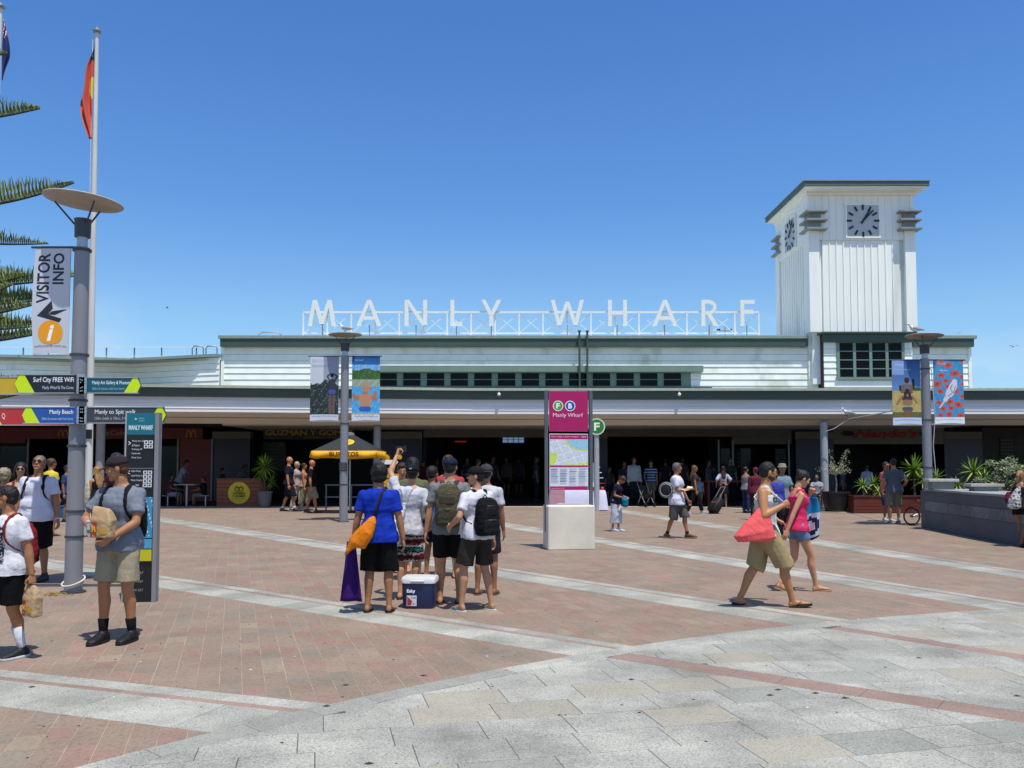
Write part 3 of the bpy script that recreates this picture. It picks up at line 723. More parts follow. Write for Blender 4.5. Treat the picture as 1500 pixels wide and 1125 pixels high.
def gyg(a, w, h):
    a.text('GUZMAN Y GOMEZ', -w*.48, w*.48, h*.38, h*.92, '#a07c1e', bold=.03); a.text('Mexican Taqueria', -w*.05, w*.45, h*.06, h*.30, '#7d6320')
sign('shop_sign', 385, 520, 2.92, 3.42, gyg, YS-.1, 'dark GUZMAN Y GOMEZ sign with dull yellow capitals', m=M('sign_dark', '#16171a', .5))
def taco(a, w, h): 
    a.text('TACOS', -w*.4, w*.4, h*.84, h*.95, '#6d5a22', bold=.03)
    for i in range(6): a.rect(-w*.38, w*(.1+.25*nz2(i, 1)), h*(.72-.11*i), h*(.745-.11*i), '#4f4a3c')
sign('menu_board', 383, 418, 1.4, 2.85, taco, YS+1.5, 'tall dark menu board headed TACOS inside the taqueria', 'menu board')
def nando(a, w, h):
    a.text("Nando's", -w*.5, w*.5, .02, h*.98, '#8e2026', bold=.05, shear=.25)
nd = sign('shop_sign', 1252, 1346, 2.98, 3.42, nando, YS-.06, "dark red slanted Nando's lettering on the beige wall under the canopy", m=beige_m)
for px_ in (1243, 1358):
    p = xat(px_, 683, YS-.06); q = MB(); q.plate([(-.32, .22), (-.12, .34), (.12, .34), (.32, .22), (.12, .1), (-.12, .1)], -.03, .0)
    o = q.build('sign_ornament', M('ornament_black', '#101010', .6), None, label='black pointed ornament %s of the red slanted lettering' % ('left' if px_ < 1300 else 'right'), cat='ornament'); o.location = (p, YS-.06, 2.98)
def wmenu(a, w, h):
    for i in range(5):
        for j in range(4): a.rect(-w*.45+w*.23*j, -w*.45+w*.23*j+w*.17, h*(.85-.18*i), h*(.90-.18*i), '#5d5b52')
sign('menu_board', 1466, 1486, 2.1, 3.0, wmenu, YS+.05, 'faint chalked menu on the dark wall at the far right', 'menu board', m=M('grey_render', '#35332f', .7, var=.2))
sign('menu_board', 1079, 1092, 1.5, 2.5, lambda a, w, h: [a.rect(-w*.4, w*.4, h*(.1+.2*i), h*(.2+.2*i), '#55605e') for i in range(4)], YS+.6, 'greenish lit poster in the glass shop front right of the doors', 'poster')
sign('menu_board', 1136, 1152, 1.7, 2.5, lambda a, w, h: [a.rect(-w*.42, w*.42, h*(.06+.16*i), h*(.13+.16*i), '#4d4c4a') for i in range(6)], YS+.6, 'small framed poster deep in the glass shop front', 'poster')
# daylight at the far end of the hall
t = empty('hall_window', (xat(752, 643, 57.8), 57.8, 2.4), label='far pale blue window row seen through the dark hall', cat='window')
bw = bpy.data.materials.new('daylit_glass'); bw.use_nodes = True; pb = bw.node_tree.nodes['Principled BSDF']; pb.inputs['Base Color'].default_value = (.3, .5, .7, 1)
pb.inputs['Emission Color'].default_value = (.32, .55, .85, 1); pb.inputs['Emission Strength'].default_value = .35
for i in range(4):
    for j in range(2):
        q = MB(); q.box(-.72+i*.37, -.40+i*.37, 0, .03, .85+j*.22, 1.04+j*.22); q.build('pane', bw, t)
em = bpy.data.materials.new('red_led'); em.use_nodes = True; pb = em.node_tree.nodes['Principled BSDF']; pb.inputs['Base Color'].default_value = (.3, .02, .02, 1); pb.inputs['Emission Color'].default_value = (1, .06, .03, 1); pb.inputs['Emission Strength'].default_value = .25
t = empty('display_sign', (xat(675, 635, 46), 46, 2.9), label='small red lit display hanging in the dark hall', cat='display')
q = MB(); q.box(-.35, .35, 0, .1, 0, .16); q.build('case', inside, t); q = MB()
for i in range(7): q.box(-.3+i*.087, -.24+i*.087, -.008, -.001, .05, .11)
q.build('led_text', em, t)
# ------------------------------------------------------------------ clock tower
YT = 36.15
tx0, tx1 = xat(1187, 440, YT), xat(1338, 440, YT); tw = tx1-tx0; tcx = (tx0+tx1)/2; TD = tw*.98
ct = empty('clock_tower', (tcx, YT, zat(487, YT)), label='square white timber clock tower with flat overhanging roof and grey corner fins', cat='tower')
tz = lambda py: zat(py, YT)-zat(487, YT)
tzr = lambda py: zat(py, YT-.76)-zat(487, YT)
Hw = tz(276); zc0 = tz(352)
m_ = MB(); m_.box(-tw/2+.08, tw/2-.08, .08, TD-.08, -2.2, Hw); m_.build('wall_core', w_white2, ct)
# boards of the four sides, lower and upper zone
def tower_side(rot, npl, lo, hi, out, nm):
    for i in range(npl):
        a_ = lo[0]+(hi[0]-lo[0])*i/npl; b_ = lo[0]+(hi[0]-lo[0])*(i+1)/npl
        q = MB(); q.T = rot
        q.box(a_+.004, b_-.004, -out, .085, lo[1], hi[1]); 
        q.box(b_-.022, b_+.022, -out-.03, -out-.001, lo[1]+.01, hi[1]-.0) if nm == 'low' and i < npl-1 else None
        q.build('vertical_board', w_white2, ct)
rots = [Matrix.Identity(4), Matrix.Translation((-tw/2, TD/2, 0)) @ Matrix.Rotation(R(-90), 4, 'Z') @ Matrix.Translation((0, 0, 0)),
        Matrix.Translation((tw/2, TD/2, 0)) @ Matrix.Rotation(R(90), 4, 'Z'), Matrix.Translation((0, TD, 0)) @ Matrix.Rotation(R(180), 4, 'Z')]
pil = tw*.125
for r_ in rots:
    tower_side(r_, 11, (-tw/2+pil, 0), (tw/2-pil, zc0), .0, 'low')
    tower_side(r_, 15, (-tw/2-.05, zc0+.004), (tw/2+.05, tz(287)), .06, 'up')
m_ = MB()
for sx, y0_, y1_ in ((-1, -.16, pil-.16), (1, -.16, pil-.16), (-1, TD-pil+.16, TD+.16), (1, TD-pil+.16, TD+.16)):
    q = MB(); xa = sx*(tw/2+.08); xb = sx*(tw/2+.08-pil*.82); q.box(min(xa, xb), max(xa, xb), y0_, y1_-.1 if y0_ < 0 else y1_, -.0, tz(339)); q.build('corner_pilaster', w_white2, ct, bevel=.008)
    q = MB(); xb = sx*(tw/2+.08-pil*.95); q.box(min(xa, xb)-.0, max(xa, xb)+.0, y0_-.035, y1_-.06, tz(339)+.002, tz(311)); q.build('corner_block', g_fin, ct)
    for py in (325-1.2-12.4, 325-1.2, 325-1.2+12.9):
        zf = tz(py+1.5); q = MB(); e = .17; xo = sx*(tw/2+.08+e); xi = sx*(tw/2+.08-pil*1.35)
        q.box(min(xo, xi), max(xo, xi), y0_-e-.13, y1_+.12, zf-.042, zf+.042); q.build('fin', g_fin, ct, bevel=.01)
m_ = MB(); m_.box(-tw/2-.14, tw/2+.14, -.14, TD+.14, tz(287)+.003, tzr(274)); m_.build('frieze', w_white2, ct)
ov = .36; of_ = .76
m_ = MB(); m_.box(-tw/2-ov-.02, tw/2+ov+.02, -of_+.05, TD+ov, tzr(274)+.002, tzr(272)); m_.build('soffit', w_white2, ct)
m_ = MB(); m_.box(-tw/2-ov-.08, tw/2+ov+.08, -of_, TD+ov+.06, tzr(272)+.002, tzr(265.2)); m_.build('roof_fascia', M('tower_fascia', '#56655f', .5, var=.1), ct, bevel=.01)
m_ = MB(); m_.box(-tw/2-ov-.12, tw/2+ov+.12, -of_-.04, TD+ov+.1, tzr(265.2)+.002, tzr(264)); m_.build('roof_cap', M('cap_green', '#82938a', .5, var=.1), ct)
def clock(rot, px_off=0.0):
    h = (tz(300.5)-tz(348.5)); c_z = tz(324.5)
    f = MB(); f.T = rot @ Matrix.Translation((px_off, -.075, c_z)); f.box(-h/2, h/2, -.03, .0, -h/2, h/2)
    face = f.build('clock_face', M('clock_face_grey', '#b6bcbd', .5, var=.05), ct)
    fr = MB(); fr.T = f.T
    for a_ in (-1, 1): fr.box(a_*h/2-.03, a_*h/2+.03, -.05, .01, -h/2-.03, h/2+.03); fr.box(-h/2+.031, h/2-.031, -.05, .01, a_*h/2-.03, a_*h/2+.03)
    fr.build('clock_frame', w_white2, ct)
    for k in range(12):
        tk = MB(); a_ = R(30*k); tk.T = f.T @ Matrix.Rotation(a_, 4, 'Y'); tk.box(-.04, .04, -.06, -.031, h*.335, h*.49); tk.build('hour_mark', M('clock_black', '#22282d', .4), face)
    for ang_, L_, w_ in ((32, .38, .042), (44, .44, .036)):
        tk = MB(); tk.T = f.T @ Matrix.Rotation(R(ang_), 4, 'Y'); yy = -.07 if L_ < .4 else -.09
        tk.plate([(-w_, -h*.10), (w_, -h*.10), (w_*.8, h*L_), (-w_*.8, h*L_)], yy, yy-.015); tk.build('hour_hand' if L_ < .4 else 'minute_hand', M('clock_black', '#22282d', .4), face)
clock(rots[0], xat(1262.5, 324, YT)-tcx); clock(rots[1])
# ------------------------------------------------------------------ roof sign
YL = 37.2
zs0 = zat(488.5, YL); fx0, fx1 = xat(443.5, 470, YL), xat(1112.5, 470, YL)
rs = empty('rooftop_sign', ((fx0+fx1)/2, YL, zs0), label='white rooftop letters MANLY WHARF on a braced white frame', cat='sign')
ox = (fx0+fx1)/2; zr1 = zat(456.5, YL)-zs0
m_ = MB()
for z_, t_ in ((.03, .05), (zr1, .07)): m_.beam((fx0-ox, .12, z_), (fx1-ox, .12, z_), t_, t_)
m_.build('rail', white_m, rs)
n = 19
for i in range(n+1):
    x = (fx0-ox)+(fx1-fx0)*i/n; q = MB(); q.box(x-.03, x+.03, .09, .15, -.2, zr1-.04); q.build('post', white_m, rs)
    if i < n:
        x2 = (fx0-ox)+(fx1-fx0)*(i+1)/n; q = MB(); q.beam((x+.03, .17, .06), (x2-.03, .17, zr1-.06), .022, .022); q.beam((x+.03, .195, zr1-.06), (x2-.03, .195, .06), .022, .022); q.build('brace', white_m, rs)
H_ = zat(439.7, YL)-zat(477.3, YL); zl = zat(477.3, YL)-zs0
def ar(cx, cz, r0, r1, a0, a1, n=10):
    A_ = [math.radians(a0+(a1-a0)*i/n) for i in range(n+1)]
    return [(cx+r1*math.cos(t), cz+r1*math.sin(t)) for t in A_]+[(cx+r0*math.cos(t), cz+r0*math.sin(t)) for t in A_[::-1]]
def letter(ch, w):
    s_ = .145; P = []
    def st(x0, z0_, x1, z1_, ww=s_): P.append([(x0-ww/2, z0_), (x0+ww/2, z0_), (x1+ww/2, z1_), (x1-ww/2, z1_)])
    def bar(x0, x1, z0_, t=s_): P.append([(x0, z0_), (x1, z0_), (x1, z0_+t), (x0, z0_+t)])
    if ch == 'M': st(s_/2, 0, w*.23, 1); st(w*.23, 1, w*.5, 0.05); st(w*.5, .05, w*.77, 1); st(w-s_/2, 0, w*.77, 1)
    if ch == 'W': st(w*.25, 0, s_/2, 1); st(w*.25, 0, w*.5, .93); st(w*.75, 0, w*.5, .93); st(w*.75, 0, w-s_/2, 1)
    if ch == 'A': st(s_/2, 0, w/2, 1); st(w-s_/2, 0, w/2, 1); bar(w*.24, w*.76, .24, s_*.85)
    if ch == 'N': bar(0, s_, 0, 1); bar(w-s_, w, 0, 1); st(w-s_*.6, 0, s_*.6, 1, s_*1.15)
    if ch == 'L': bar(0, s_, 0, 1); bar(s_, w, 0)
    if ch == 'Y': bar(w/2-s_/2, w/2+s_/2, 0, .45); st(w/2, .40, s_*.6, 1, s_*1.1); st(w/2, .40, w-s_*.6, 1, s_*1.1)
    if ch == 'H': bar(0, s_, 0, 1); bar(w-s_, w, 0, 1); bar(s_, w-s_, .44, s_*.9)
    if ch == 'F': bar(0, s_, 0, 1); bar(s_, w, 1-s_); bar(s_, w*.88, .47, s_)
    if ch == 'R':
        bar(0, s_, 0, 1); r1 = .285; cz = 1-r1; bar(s_, w*.45, 1-s_*.9, s_*.9); bar(s_, w*.45, cz-r1, s_*.9)
        P.append(ar(w*.45, cz, r1-s_*.9, r1, -90, 90)); st(w-s_*.6, 0, w*.42, cz-r1+.05, s_*1.15)
    return P
for ch, a_, b_ in (('M', 452, 492), ('A', 523, 558.5), ('N', 593, 625.5), ('L', 660, 677), ('Y', 705, 734.5), ('W', 807, 855), ('H', 890.5, 918), ('A', 956, 991.5), ('R', 1027, 1051.5), ('F', 1084, 1105)):
    xa, xb = xat(a_, 458, YL), xat(b_, 458, YL); w = (xb-xa)/H_
    q = MB()
    for i, pl in enumerate(letter(ch, w)): q.plate([(x*H_, z_*H_) for x, z_ in pl], -.05-.0022*i, .07-.0021*i)
    o = q.build('letter_'+ch.lower(), M('letter_white', '#e4e6e0', .5, var=.03), rs); o.location = (xa-ox, -.03, zl)
    for xx in ((w*H_*.5,) if ch in 'ALYM' else (w*H_*.5,)):
        st_ = MB(); st_.beam((xa-ox+xx, .1, -.15), (xa-ox+xx, .1, zl+.05), .035, .035, up=(0, 1, 0)); st_.build('stay', metal_g, rs)
# weather mast behind the F
p = At(1062, 489, 37.6); an = empty('weather_mast', (p.x, 37.6, 6.9), label='tiny weather mast with cups beside the letter F', cat='mast')
m_ = MB(); m_.tube([(0, 0, -.3), (0, 0, .95)], .02, 6); m_.tube([(-.25, 0, .75), (.27, 0, .75)], .015, 6, up=(0,1,0)); m_.build('pole', metal_g, an)
m_ = MB(); m_.ball((-.25, 0, .8), .05, 8, 5); m_.ball((.27, 0, .8), .05, 8, 5); m_.ball((-.33, 0, .8), .04, 8, 5); m_.build('cups', M('cup_dark', '#26282a', .5), an)
# ------------------------------------------------------------------ pale house beyond, far left
fh = empty('far_building', (-30, 48, 0), label='pale cream house gable beyond the left wing roof', cat='building')
m_ = MB(); m_.box(-5.5, 3.3, 0, 6, 0, 6.3); m_.build('wall', M('cream_wall', '#c9c0a2', .7), fh)
m_ = MB(); m_.box(-5.8, 3.6, -.3, 6.3, 6.3, 6.5); m_.box(0.4, 2.6, .3, 2.5, 6.5, 7.0); m_.build('roof', M('far_roof', '#b9b5a8', .7), fh)
# ------------------------------------------------------------------ lamps, flags, signs
pole_g = M('pole_grey', '#86868a', .42, .25, var=.07, scale=5, stretch=(1, 1, .2))
pole_d = M('pole_dark', '#3f434a', .45, .2, var=.1, scale=5)
disc_m = M('disc_underside', '#96928c', .55, var=.15, scale=3, col2='#77726b', f2=.56)
alum = M('aluminium', '#a9acae', .35, .6, var=.08, scale=8)
black_m = M('black_paint', '#15161a', .45, var=.2, scale=5)
def lamp(px, py, rz, Htot, tilt, label, r0=.115, r1=.1, bands=()):
    p = G(px, py); t = empty('street_lamp', p, rz, label, 'street lamp', 'grey street lamps with disc reflectors')
    hp = Htot-.62
    m_ = MB(); m_.tube([(0, 0, 0), (0, 0, hp*.44), (0, 0, hp)], [r0, (r0+r1)/2, r1], 24); m_.build('pole', pole_g, t, smooth=True)
    m_ = MB(); m_.tube([(0, 0, 0), (0, 0, .03)], r0+.045, 24); m_.build('base_ring', pole_d, t, smooth=True)
    for z_ in bands:
        m_ = MB(); m_.tube([(0, 0, z_), (0, 0, z_+.03)], r0+.008, 24); m_.build('clamp_band', pole_d, t, smooth=True)
    m_ = MB(); m_.tube([(0, 0, hp), (0, 0, hp+.14)], r1*.72, 20); m_.build('neck', alum, t, smooth=True)
    m_ = MB(); m_.tube([(0, 0, hp+.14), (0, 0, hp+.36), (0, 0, hp+.38)], [r1*1.08, r1*1.12, r1*1.2], 20); m_.build('lantern', pole_d, t, smooth=True)
    m_ = MB()
    for a_ in (0, 120, 240):
        c_, s_ = math.cos(R(a_+200)), math.sin(R(a_+200)); m_ = MB(); m_.tube([(c_*r1, s_*r1, hp+.3), (c_*.34, s_*.34, Htot-.03)], .012, 8); m_.build('strut', pole_d, t, smooth=True)
    d = MB(); D = Matrix.Translation((0, 0, Htot)) @ Matrix.Rotation(R(tilt), 4, 'Y'); d.T = D
    secs = [((0, 0, -.035), .12), ((0, 0, -.03), .35), ((0, 0, -.005), .48), ((0, 0, .008), .495), ((0, 0, .02), .487), ((0, 0, .045), .3), ((0, 0, .06), .1)]
    d.loft([(c_, (r_, 0, 0), (0, r_, 0)) for c_, r_ in secs], 40); d.build('disc_reflector', disc_m, t, smooth=True)
    return t, p
L1, p1 = lamp(107, 869, 0, 5.17, 5, 'large grey lamp post nearest the camera carrying the finger signs', .110, .092, (.72, 1.05, 1.9, 2.5, 3.1, 4.5))
L2, p2 = lamp(503, 765, .3, 5.56, -1, 'grey lamp post with the swimmer and baby banners', .125, .115, (1.1, 2.9))
L3, p3 = lamp(1361, 772, .6, 5.22, 2, 'grey lamp post rising behind the dark stone wall', .125, .115, (1.6, 2.9, 4.3))
def wl(p, px, py): q = At(px, py, p.y); return Vector((q.x-p.x, 0, q.z))
# rope and straw at the foot of the near lamp
m_ = MB(); m_.tube([(.135*math.cos(a_), .135*math.sin(a_), .16-.05*math.sin(a_)*-1+.02*math.cos(a_)) for a_ in [2*math.pi*i/24 for i in range(25)]], .011, 6)
o = m_.build('rope_loop', M('rope', '#cfcabd', .8), None, smooth=True, label='white rope tied round the foot of the near lamp post', cat='rope'); o.location = p1
m_ = MB(); r4 = random.Random(3)
for i in range(260):
    a_ = r4.uniform(0, 6.28); r_ = abs(r4.gauss(0, .12)); x, y = p1.x-.16+r_*1.6*math.cos(a_), p1.y-.22+r_*.8*math.sin(a_); l_ = r4.uniform(.03, .09); b_ = r4.uniform(0, 6.28); z_ = .012+r4.random()*.03*max(0, 1-r_*5)
    m_.add([(x, y, z_), (x+l_*math.cos(b_), y+l_*math.sin(b_), z_+r4.uniform(0, .012)), (x+l_*math.cos(b_)+.004, y+l_*math.sin(b_)+.004, z_), (x+.004, y+.004, z_)], [(0, 1, 2, 3)])
m_.build('straw', M('straw', '#b59c62', .9, var=.3), kind='stuff', label='small heap of straw at the foot of the near lamp')
# finger signs
lime = '#c6e21a'
def finger(px0, px1, py0, py1, side, bg_, lines, label, Y=None, skew=0):
    """px0 the pole end, px1 the tip"""
    Y = Y or p1.y-.16; a = At(px0, py0, Y); b = At(px1, py1, Y); t = empty('finger_sign', (a.x, Y, b.z), R(skew), label, 'direction sign', 'finger signs clamped to the near lamp post')
    w = abs(b.x-a.x); h = a.z-b.z; sg = 1 if side == 'R' else -1; q = MB(); tip = h*.38
    q.plate([(min(0, sg*w)*1.0 if sg > 0 else -w+tip*0, 0), (0 if sg < 0 else w-tip*.0, 0)][:0] or ([(0, 0), (w-tip*.5, 0), (w, h*.5), (w-tip*.5, h), (0, h)] if sg > 0 else [(0, 0), (0, h), (-w+tip*.5, h), (-w, h*.5), (-w+tip*.5, 0)]), 0, .03)
    q.build('blade', M('sign_'+bg_.strip('#'), bg_, .4, var=.04), t)
    ar_ = Art(); e = w-tip*.55
    ar_.poly([(sg*e*.99, 0), (sg*w*.999, h*.5), (sg*e*.99, h), (sg*(e-h*.35), h), (sg*(e-h*.95), h*0+.0)] if sg > 0 else [(-e*.99, 0), (-(e-h*.95), 0), (-(e-h*.35), h), (-e*.99, h), (-w*.999, h*.5)], lime)
    for txt, u0, u1, v0, v1, col in lines:
        x0_, x1_ = (u0*w, u1*w) if sg > 0 else (-w+u0*w, -w+u1*w); ar_.text(txt, x0_, x1_, v0*h, v1*h, col, bold=.01)
    ar_.build('lettering', t, (0, -.001, 0))
    q = MB(); q.box(min(0, sg*w)+.01, max(0, sg*w)-.03, -.006, .034, h, h+.012); q.box(min(0, sg*w)+.01, max(0, sg*w)-.03, -.006, .034, -.012, 0); q.build('rim', alum, t)
    q = MB(); q.box(-sg*.10 if sg > 0 else 0, 0 if sg > 0 else .10, -.008, .04, -.015, h+.015); q.build('clamp_plate', alum, t)
    for z_ in (.1, .3, .7, .9):
        for x_ in (.02, .075):
            q = MB(); q.tube([(-sg*x_, -.009, z_*h), (-sg*x_, -.015, z_*h)], .008, 8, up=(0, 0, 1)); q.build('bolt', M('bolt_steel', '#c5c7c9', .3, .7), t)
    return t
finger(113, 21, 549.5, 575, 'L', '#1b222c', [('Surf City FREE WiFi', .30, .95, .52, .88, '#e8ebee'), ('Manly Wharf & The Corso', .45, .95, .14, .38, '#b9c0c8')], 'dark finger sign reading Surf City FREE WiFi')
finger(113, 32, 597, 619.5, 'L', '#22529c', [('Manly Beach', .50, .93, .5, .86, '#e8ebee'), ('550m (6 minute walk from here)', .36, .93, .14, .36, '#a9bddd')], 'blue finger sign reading Manly Beach')
finger(127.5, 206, 554, 575, 'R', '#0d5565', [('Manly Art Gallery & Museum', .10, .80, .5, .82, '#dfe9ea'), ('300m (4 minute walk from here)', .10, .70, .14, .36, '#8fb5bb')], 'teal finger sign reading Manly Art Gallery & Museum')
finger(127.5, 243, 597, 619, 'R', '#3a3f45', [('Manly to Spit walk', .10, .62, .5, .86, '#dcdfe2'), ('150m (walk is 10km, 3-4hours)', .10, .60, .14, .38, '#a9adb1')], 'charcoal finger sign reading Manly to Spit walk')
finger(100, -60, 553, 577, 'L', '#c2a32b', [('Ferry Wharf', .5, .9, .3, .7, '#c2a32b')], 'yellow finger sign pointing away behind the dark one', Y=p1.y+.16)
finger(100, -25, 598, 622, 'L', '#b53430', [('Q', .22, .26, .3, .7, '#e8d8d4')], 'red finger sign pointing away behind the blue one', Y=p1.y+.16)
# banners
def banner(p, px0, px1, py0, py1, bx, fn, label, w_art=None, curl=0.0, under=True, Y=None):
    Y = Y or p.y; a = At(px0, py0, Y); b = At(px1, py1, Y); w = b.x-a.x; h = a.z-b.z
    t = empty('hanging_banner', (a.x, Y, b.z), 0, label, 'banner', 'banners hanging on the lamp posts')
    def bend(v):
        u = v.x/w; z_ = v.z/h; return Vector((v.x + curl*(-.10*w)*math.sin(z_*math.pi)*(1-u)*.6, v.y+(0 if curl else .006)*w*math.sin(u*5+z_*4), v.z + (.012*h*math.sin(u*3) if z_ < .1 else 0)))
    q = MB(); n, m2 = 10, 20
    vs = [bend(Vector((w*i/n, .0, h*j/m2))) for j in range(m2+1) for i in range(n+1)]; vs2 = [v+Vector((0, .006, 0)) for v in vs]
    k = (n+1)*(m2+1); fs = [(j*(n+1)+i, j*(n+1)+i+1, (j+1)*(n+1)+i+1, (j+1)*(n+1)+i) for j in range(m2) for i in range(n)]
    fs += [tuple(k+i for i in f[::-1]) for f in fs]
    q.add(vs+vs2, fs); q.build('cloth', M('banner_cloth', '#c9ccd2', .6, var=.03), t, smooth=True)
    A_ = Art(); fn(A_, w, h); A_.build('print', t, (0, -.006, 0), bend=bend)
    bxl = At(bx, py0, Y).x-a.x; q = MB(); q.tube([(min(-.06 if bxl > 0 else bxl, 0), 0, h+.015), (max(w+.06 if bxl < 0 else bxl, w), 0, h+.015)], .016, 8, up=(0, 1, 0)); q.build('top_rod', pole_d, t, smooth=True)
    q = MB(); q.tube([(min(0, bxl), 0, -.012), (max(w, bxl), 0, -.012)], .012, 8, up=(0, 1, 0)); q.build('bottom_rod', alum, t, smooth=True)
    return t
def visitor(a, w, h):
    a.grid(.0, w, 0, h, 12, 24, lambda u, v: '#bfc3cb')
    a.text('VISITOR', w*.10, w*.44, h*.48, h*.955, '#262d38', rot=90, bold=.025); a.text('INFO', w*.52, w*.83, h*.66, h*.955, '#262d38', rot=90, bold=.025)
    a.poly([(w*.12, h*.36), (w*.58, h*.50), (w*.50, h*.41), (w*.98, h*.425), (w*.72, h*.375), (w*.96, h*.32), (w*.55, h*.335)][::-1], '#262d38') if False else None
    a.poly([(w*.13, h*.362), (w*.52, h*.505), (w*.56, h*.43), (w*.42, h*.375)], '#262d38'); a.poly([(w*.13, h*.362), (w*.42, h*.375), (w*.80, h*.335), (w*.74, h*.30)], '#262d38')
    a.poly([(w*.42, h*.375), (w*.54, h*.405), (w*.96, h*.425), (w*.62, h*.37)], '#262d38')
    a.disc(w*.5, h*.20, w*.34, '#e39a1d', rz=w*.36); a.text('i', w*.40, w*.60, h*.125, h*.275, '#eef0f2', bold=.03, shear=.25)
    a.text('hellomanly.com.au', w*.06, w*.94, h*.055, h*.08, '#3a414d')
banner(p1, 53, 100, 364, 519, 120, visitor, 'narrow white VISITOR INFO banner with orange i disc', curl=1, Y=p1.y-.02)
def swim(a, w, h):
    K_ = h/w
    def cd(x, y, p, q, r_): return capd(x, y*K_, (p[0], p[1]*K_), (q[0], q[1]*K_))-r_
    def fn(u, v):
        y = 1-v; x = u
        if v < .10: return '#c4c8d4'
        sea = .40+.03*math.sin(x*8)+.015*math.sin(x*21)
        c = mixc('#8c93a6', '#a4a8b0', y*1.4)
        if x < .46 and y < .46: c = mixc('#c5ccd6', '#b7bcc6', y)
        if y > sea:
            c = mixc('#1c2b2c', '#2c3938', nz2(x*2.2, y*3.1))
            if nz2(x*9, y*8, 2) > .93: c = lin('#8b9698')
        sk = lin('#4a3c36')
        for p, q, r_ in (((.70, .62), (.70, .86), .052), ((.84, .62), (.82, .86), .052), ((.60, .305), (.68, .375), .032), ((.60, .305), (.70, .275), .028), ((.95, .305), (.86, .375), .032), ((.95, .305), (.84, .275), .028)):
            if cd(x, y, p, q, r_) < 0: c = sk if y < .5 else lin('#5d5148')
        if cd(x, y, (.77, .285), (.77, .295), .062) < 0: c = lin('#1c1a1e')
        if min(cd(x, y, (.69, .385), (.85, .385), .045), cd(x, y, (.77, .39), (.77, .50), .095)) < 0: c = lin('#33333c')
        if cd(x, y, (.71, .55), (.83, .55), .075) < 0: c = lin('#46509a')
        return c
    a.grid(0, w, 0, h, 44, 100, fn)
    for i, (u1, z_) in enumerate(((.55, .955), (.45, .925), (.72, .875), (.6, .85))): a.text('Manly Council' if i < 2 else 'Manly Swimming Club', w*.06, w*u1, h*(z_-.02), h*z_, '#5a6698')
    a.text('swimming at the harbour pool', w*.06, w*.95, h*.05, h*.075, '#4b5a90')
banner(p2, 455, 495.5, 522.5, 616.5, 503, swim, 'banner showing a swimmer with raised arms seen from behind', Y=p2.y-.03)
def baby(a, w, h):
    K_ = h/w
    def cd(x, y, p, q, r_): return capd(x, y*K_, (p[0], p[1]*K_), (q[0], q[1]*K_))-r_
    def fn(u, v):
        y = 1-v; x = u
        if v < .10: return '#cdd6de' if nz2(x*5, y*30) > .3 else '#9fb3c4'
        if y < .13: c = mixc('#1c4a86', '#2c6fae', y*5)
        elif y < .20+.02*math.sin(x*9): c = mixc('#4f94c8', '#8fbfe0', nz2(x*3, y*5))
        elif y < .36: c = mixc('#1f3d22', '#4c7a3c', nz2(x*4, y*7))
        elif y < .47: c = mixc('#5f7a5c', '#b4c2b2', nz2(x*9, y*12, 4))
        else: c = mixc('#2583c4', '#63b9e4', nz2(x*6, y*14, 1))
        if y > .87: c = mixc('#8f8f7c', '#b9b8a0', nz2(x*8, y*9))
        sk = lin('#b98763'); sd = lin('#a37352')
        for p, q, r_, k_ in (((.28, .615), (.12, .665), .070, sd), ((.12, .665), (.07, .60), .055, sd), ((.68, .615), (.86, .665), .070, sd), ((.86, .665), (.84, .56), .055, sd), ((.49, .54), (.49, .57), .10, sd),
                             ((.32, .615), (.64, .615), .080, sk), ((.38, .66), (.58, .66), .13, sk), ((.42, .76), (.54, .76), .16, sk)):
            if cd(x, y, p, q, r_) < 0: c = k_
        if cd(x, y, (.50, .455), (.51, .485), .165) < 0: c = lin('#a5907c') if y < .475 else lin('#b0856a')
        if cd(x, y, (.68, .495), (.68, .505), .035) < 0: c = lin('#a87858')
        if cd(x, y, (.36, .815), (.60, .815), .10) < 0: c = lin('#1f62b4')
        return c
    a.grid(0, w, 0, h, 44, 100, fn)
    a.text('Manly Council', w*.10, w*.40, h*.93, h*.96, '#9fc0e6'); a.text('www.manly.nsw.gov.au', w*.12, w*.93, h*.045, h*.075, '#3f5f86')
banner(p2, 516, 556, 522.5, 616.5, 503, baby, 'banner showing a bald baby from behind in a blue pool', Y=p2.y-.03)
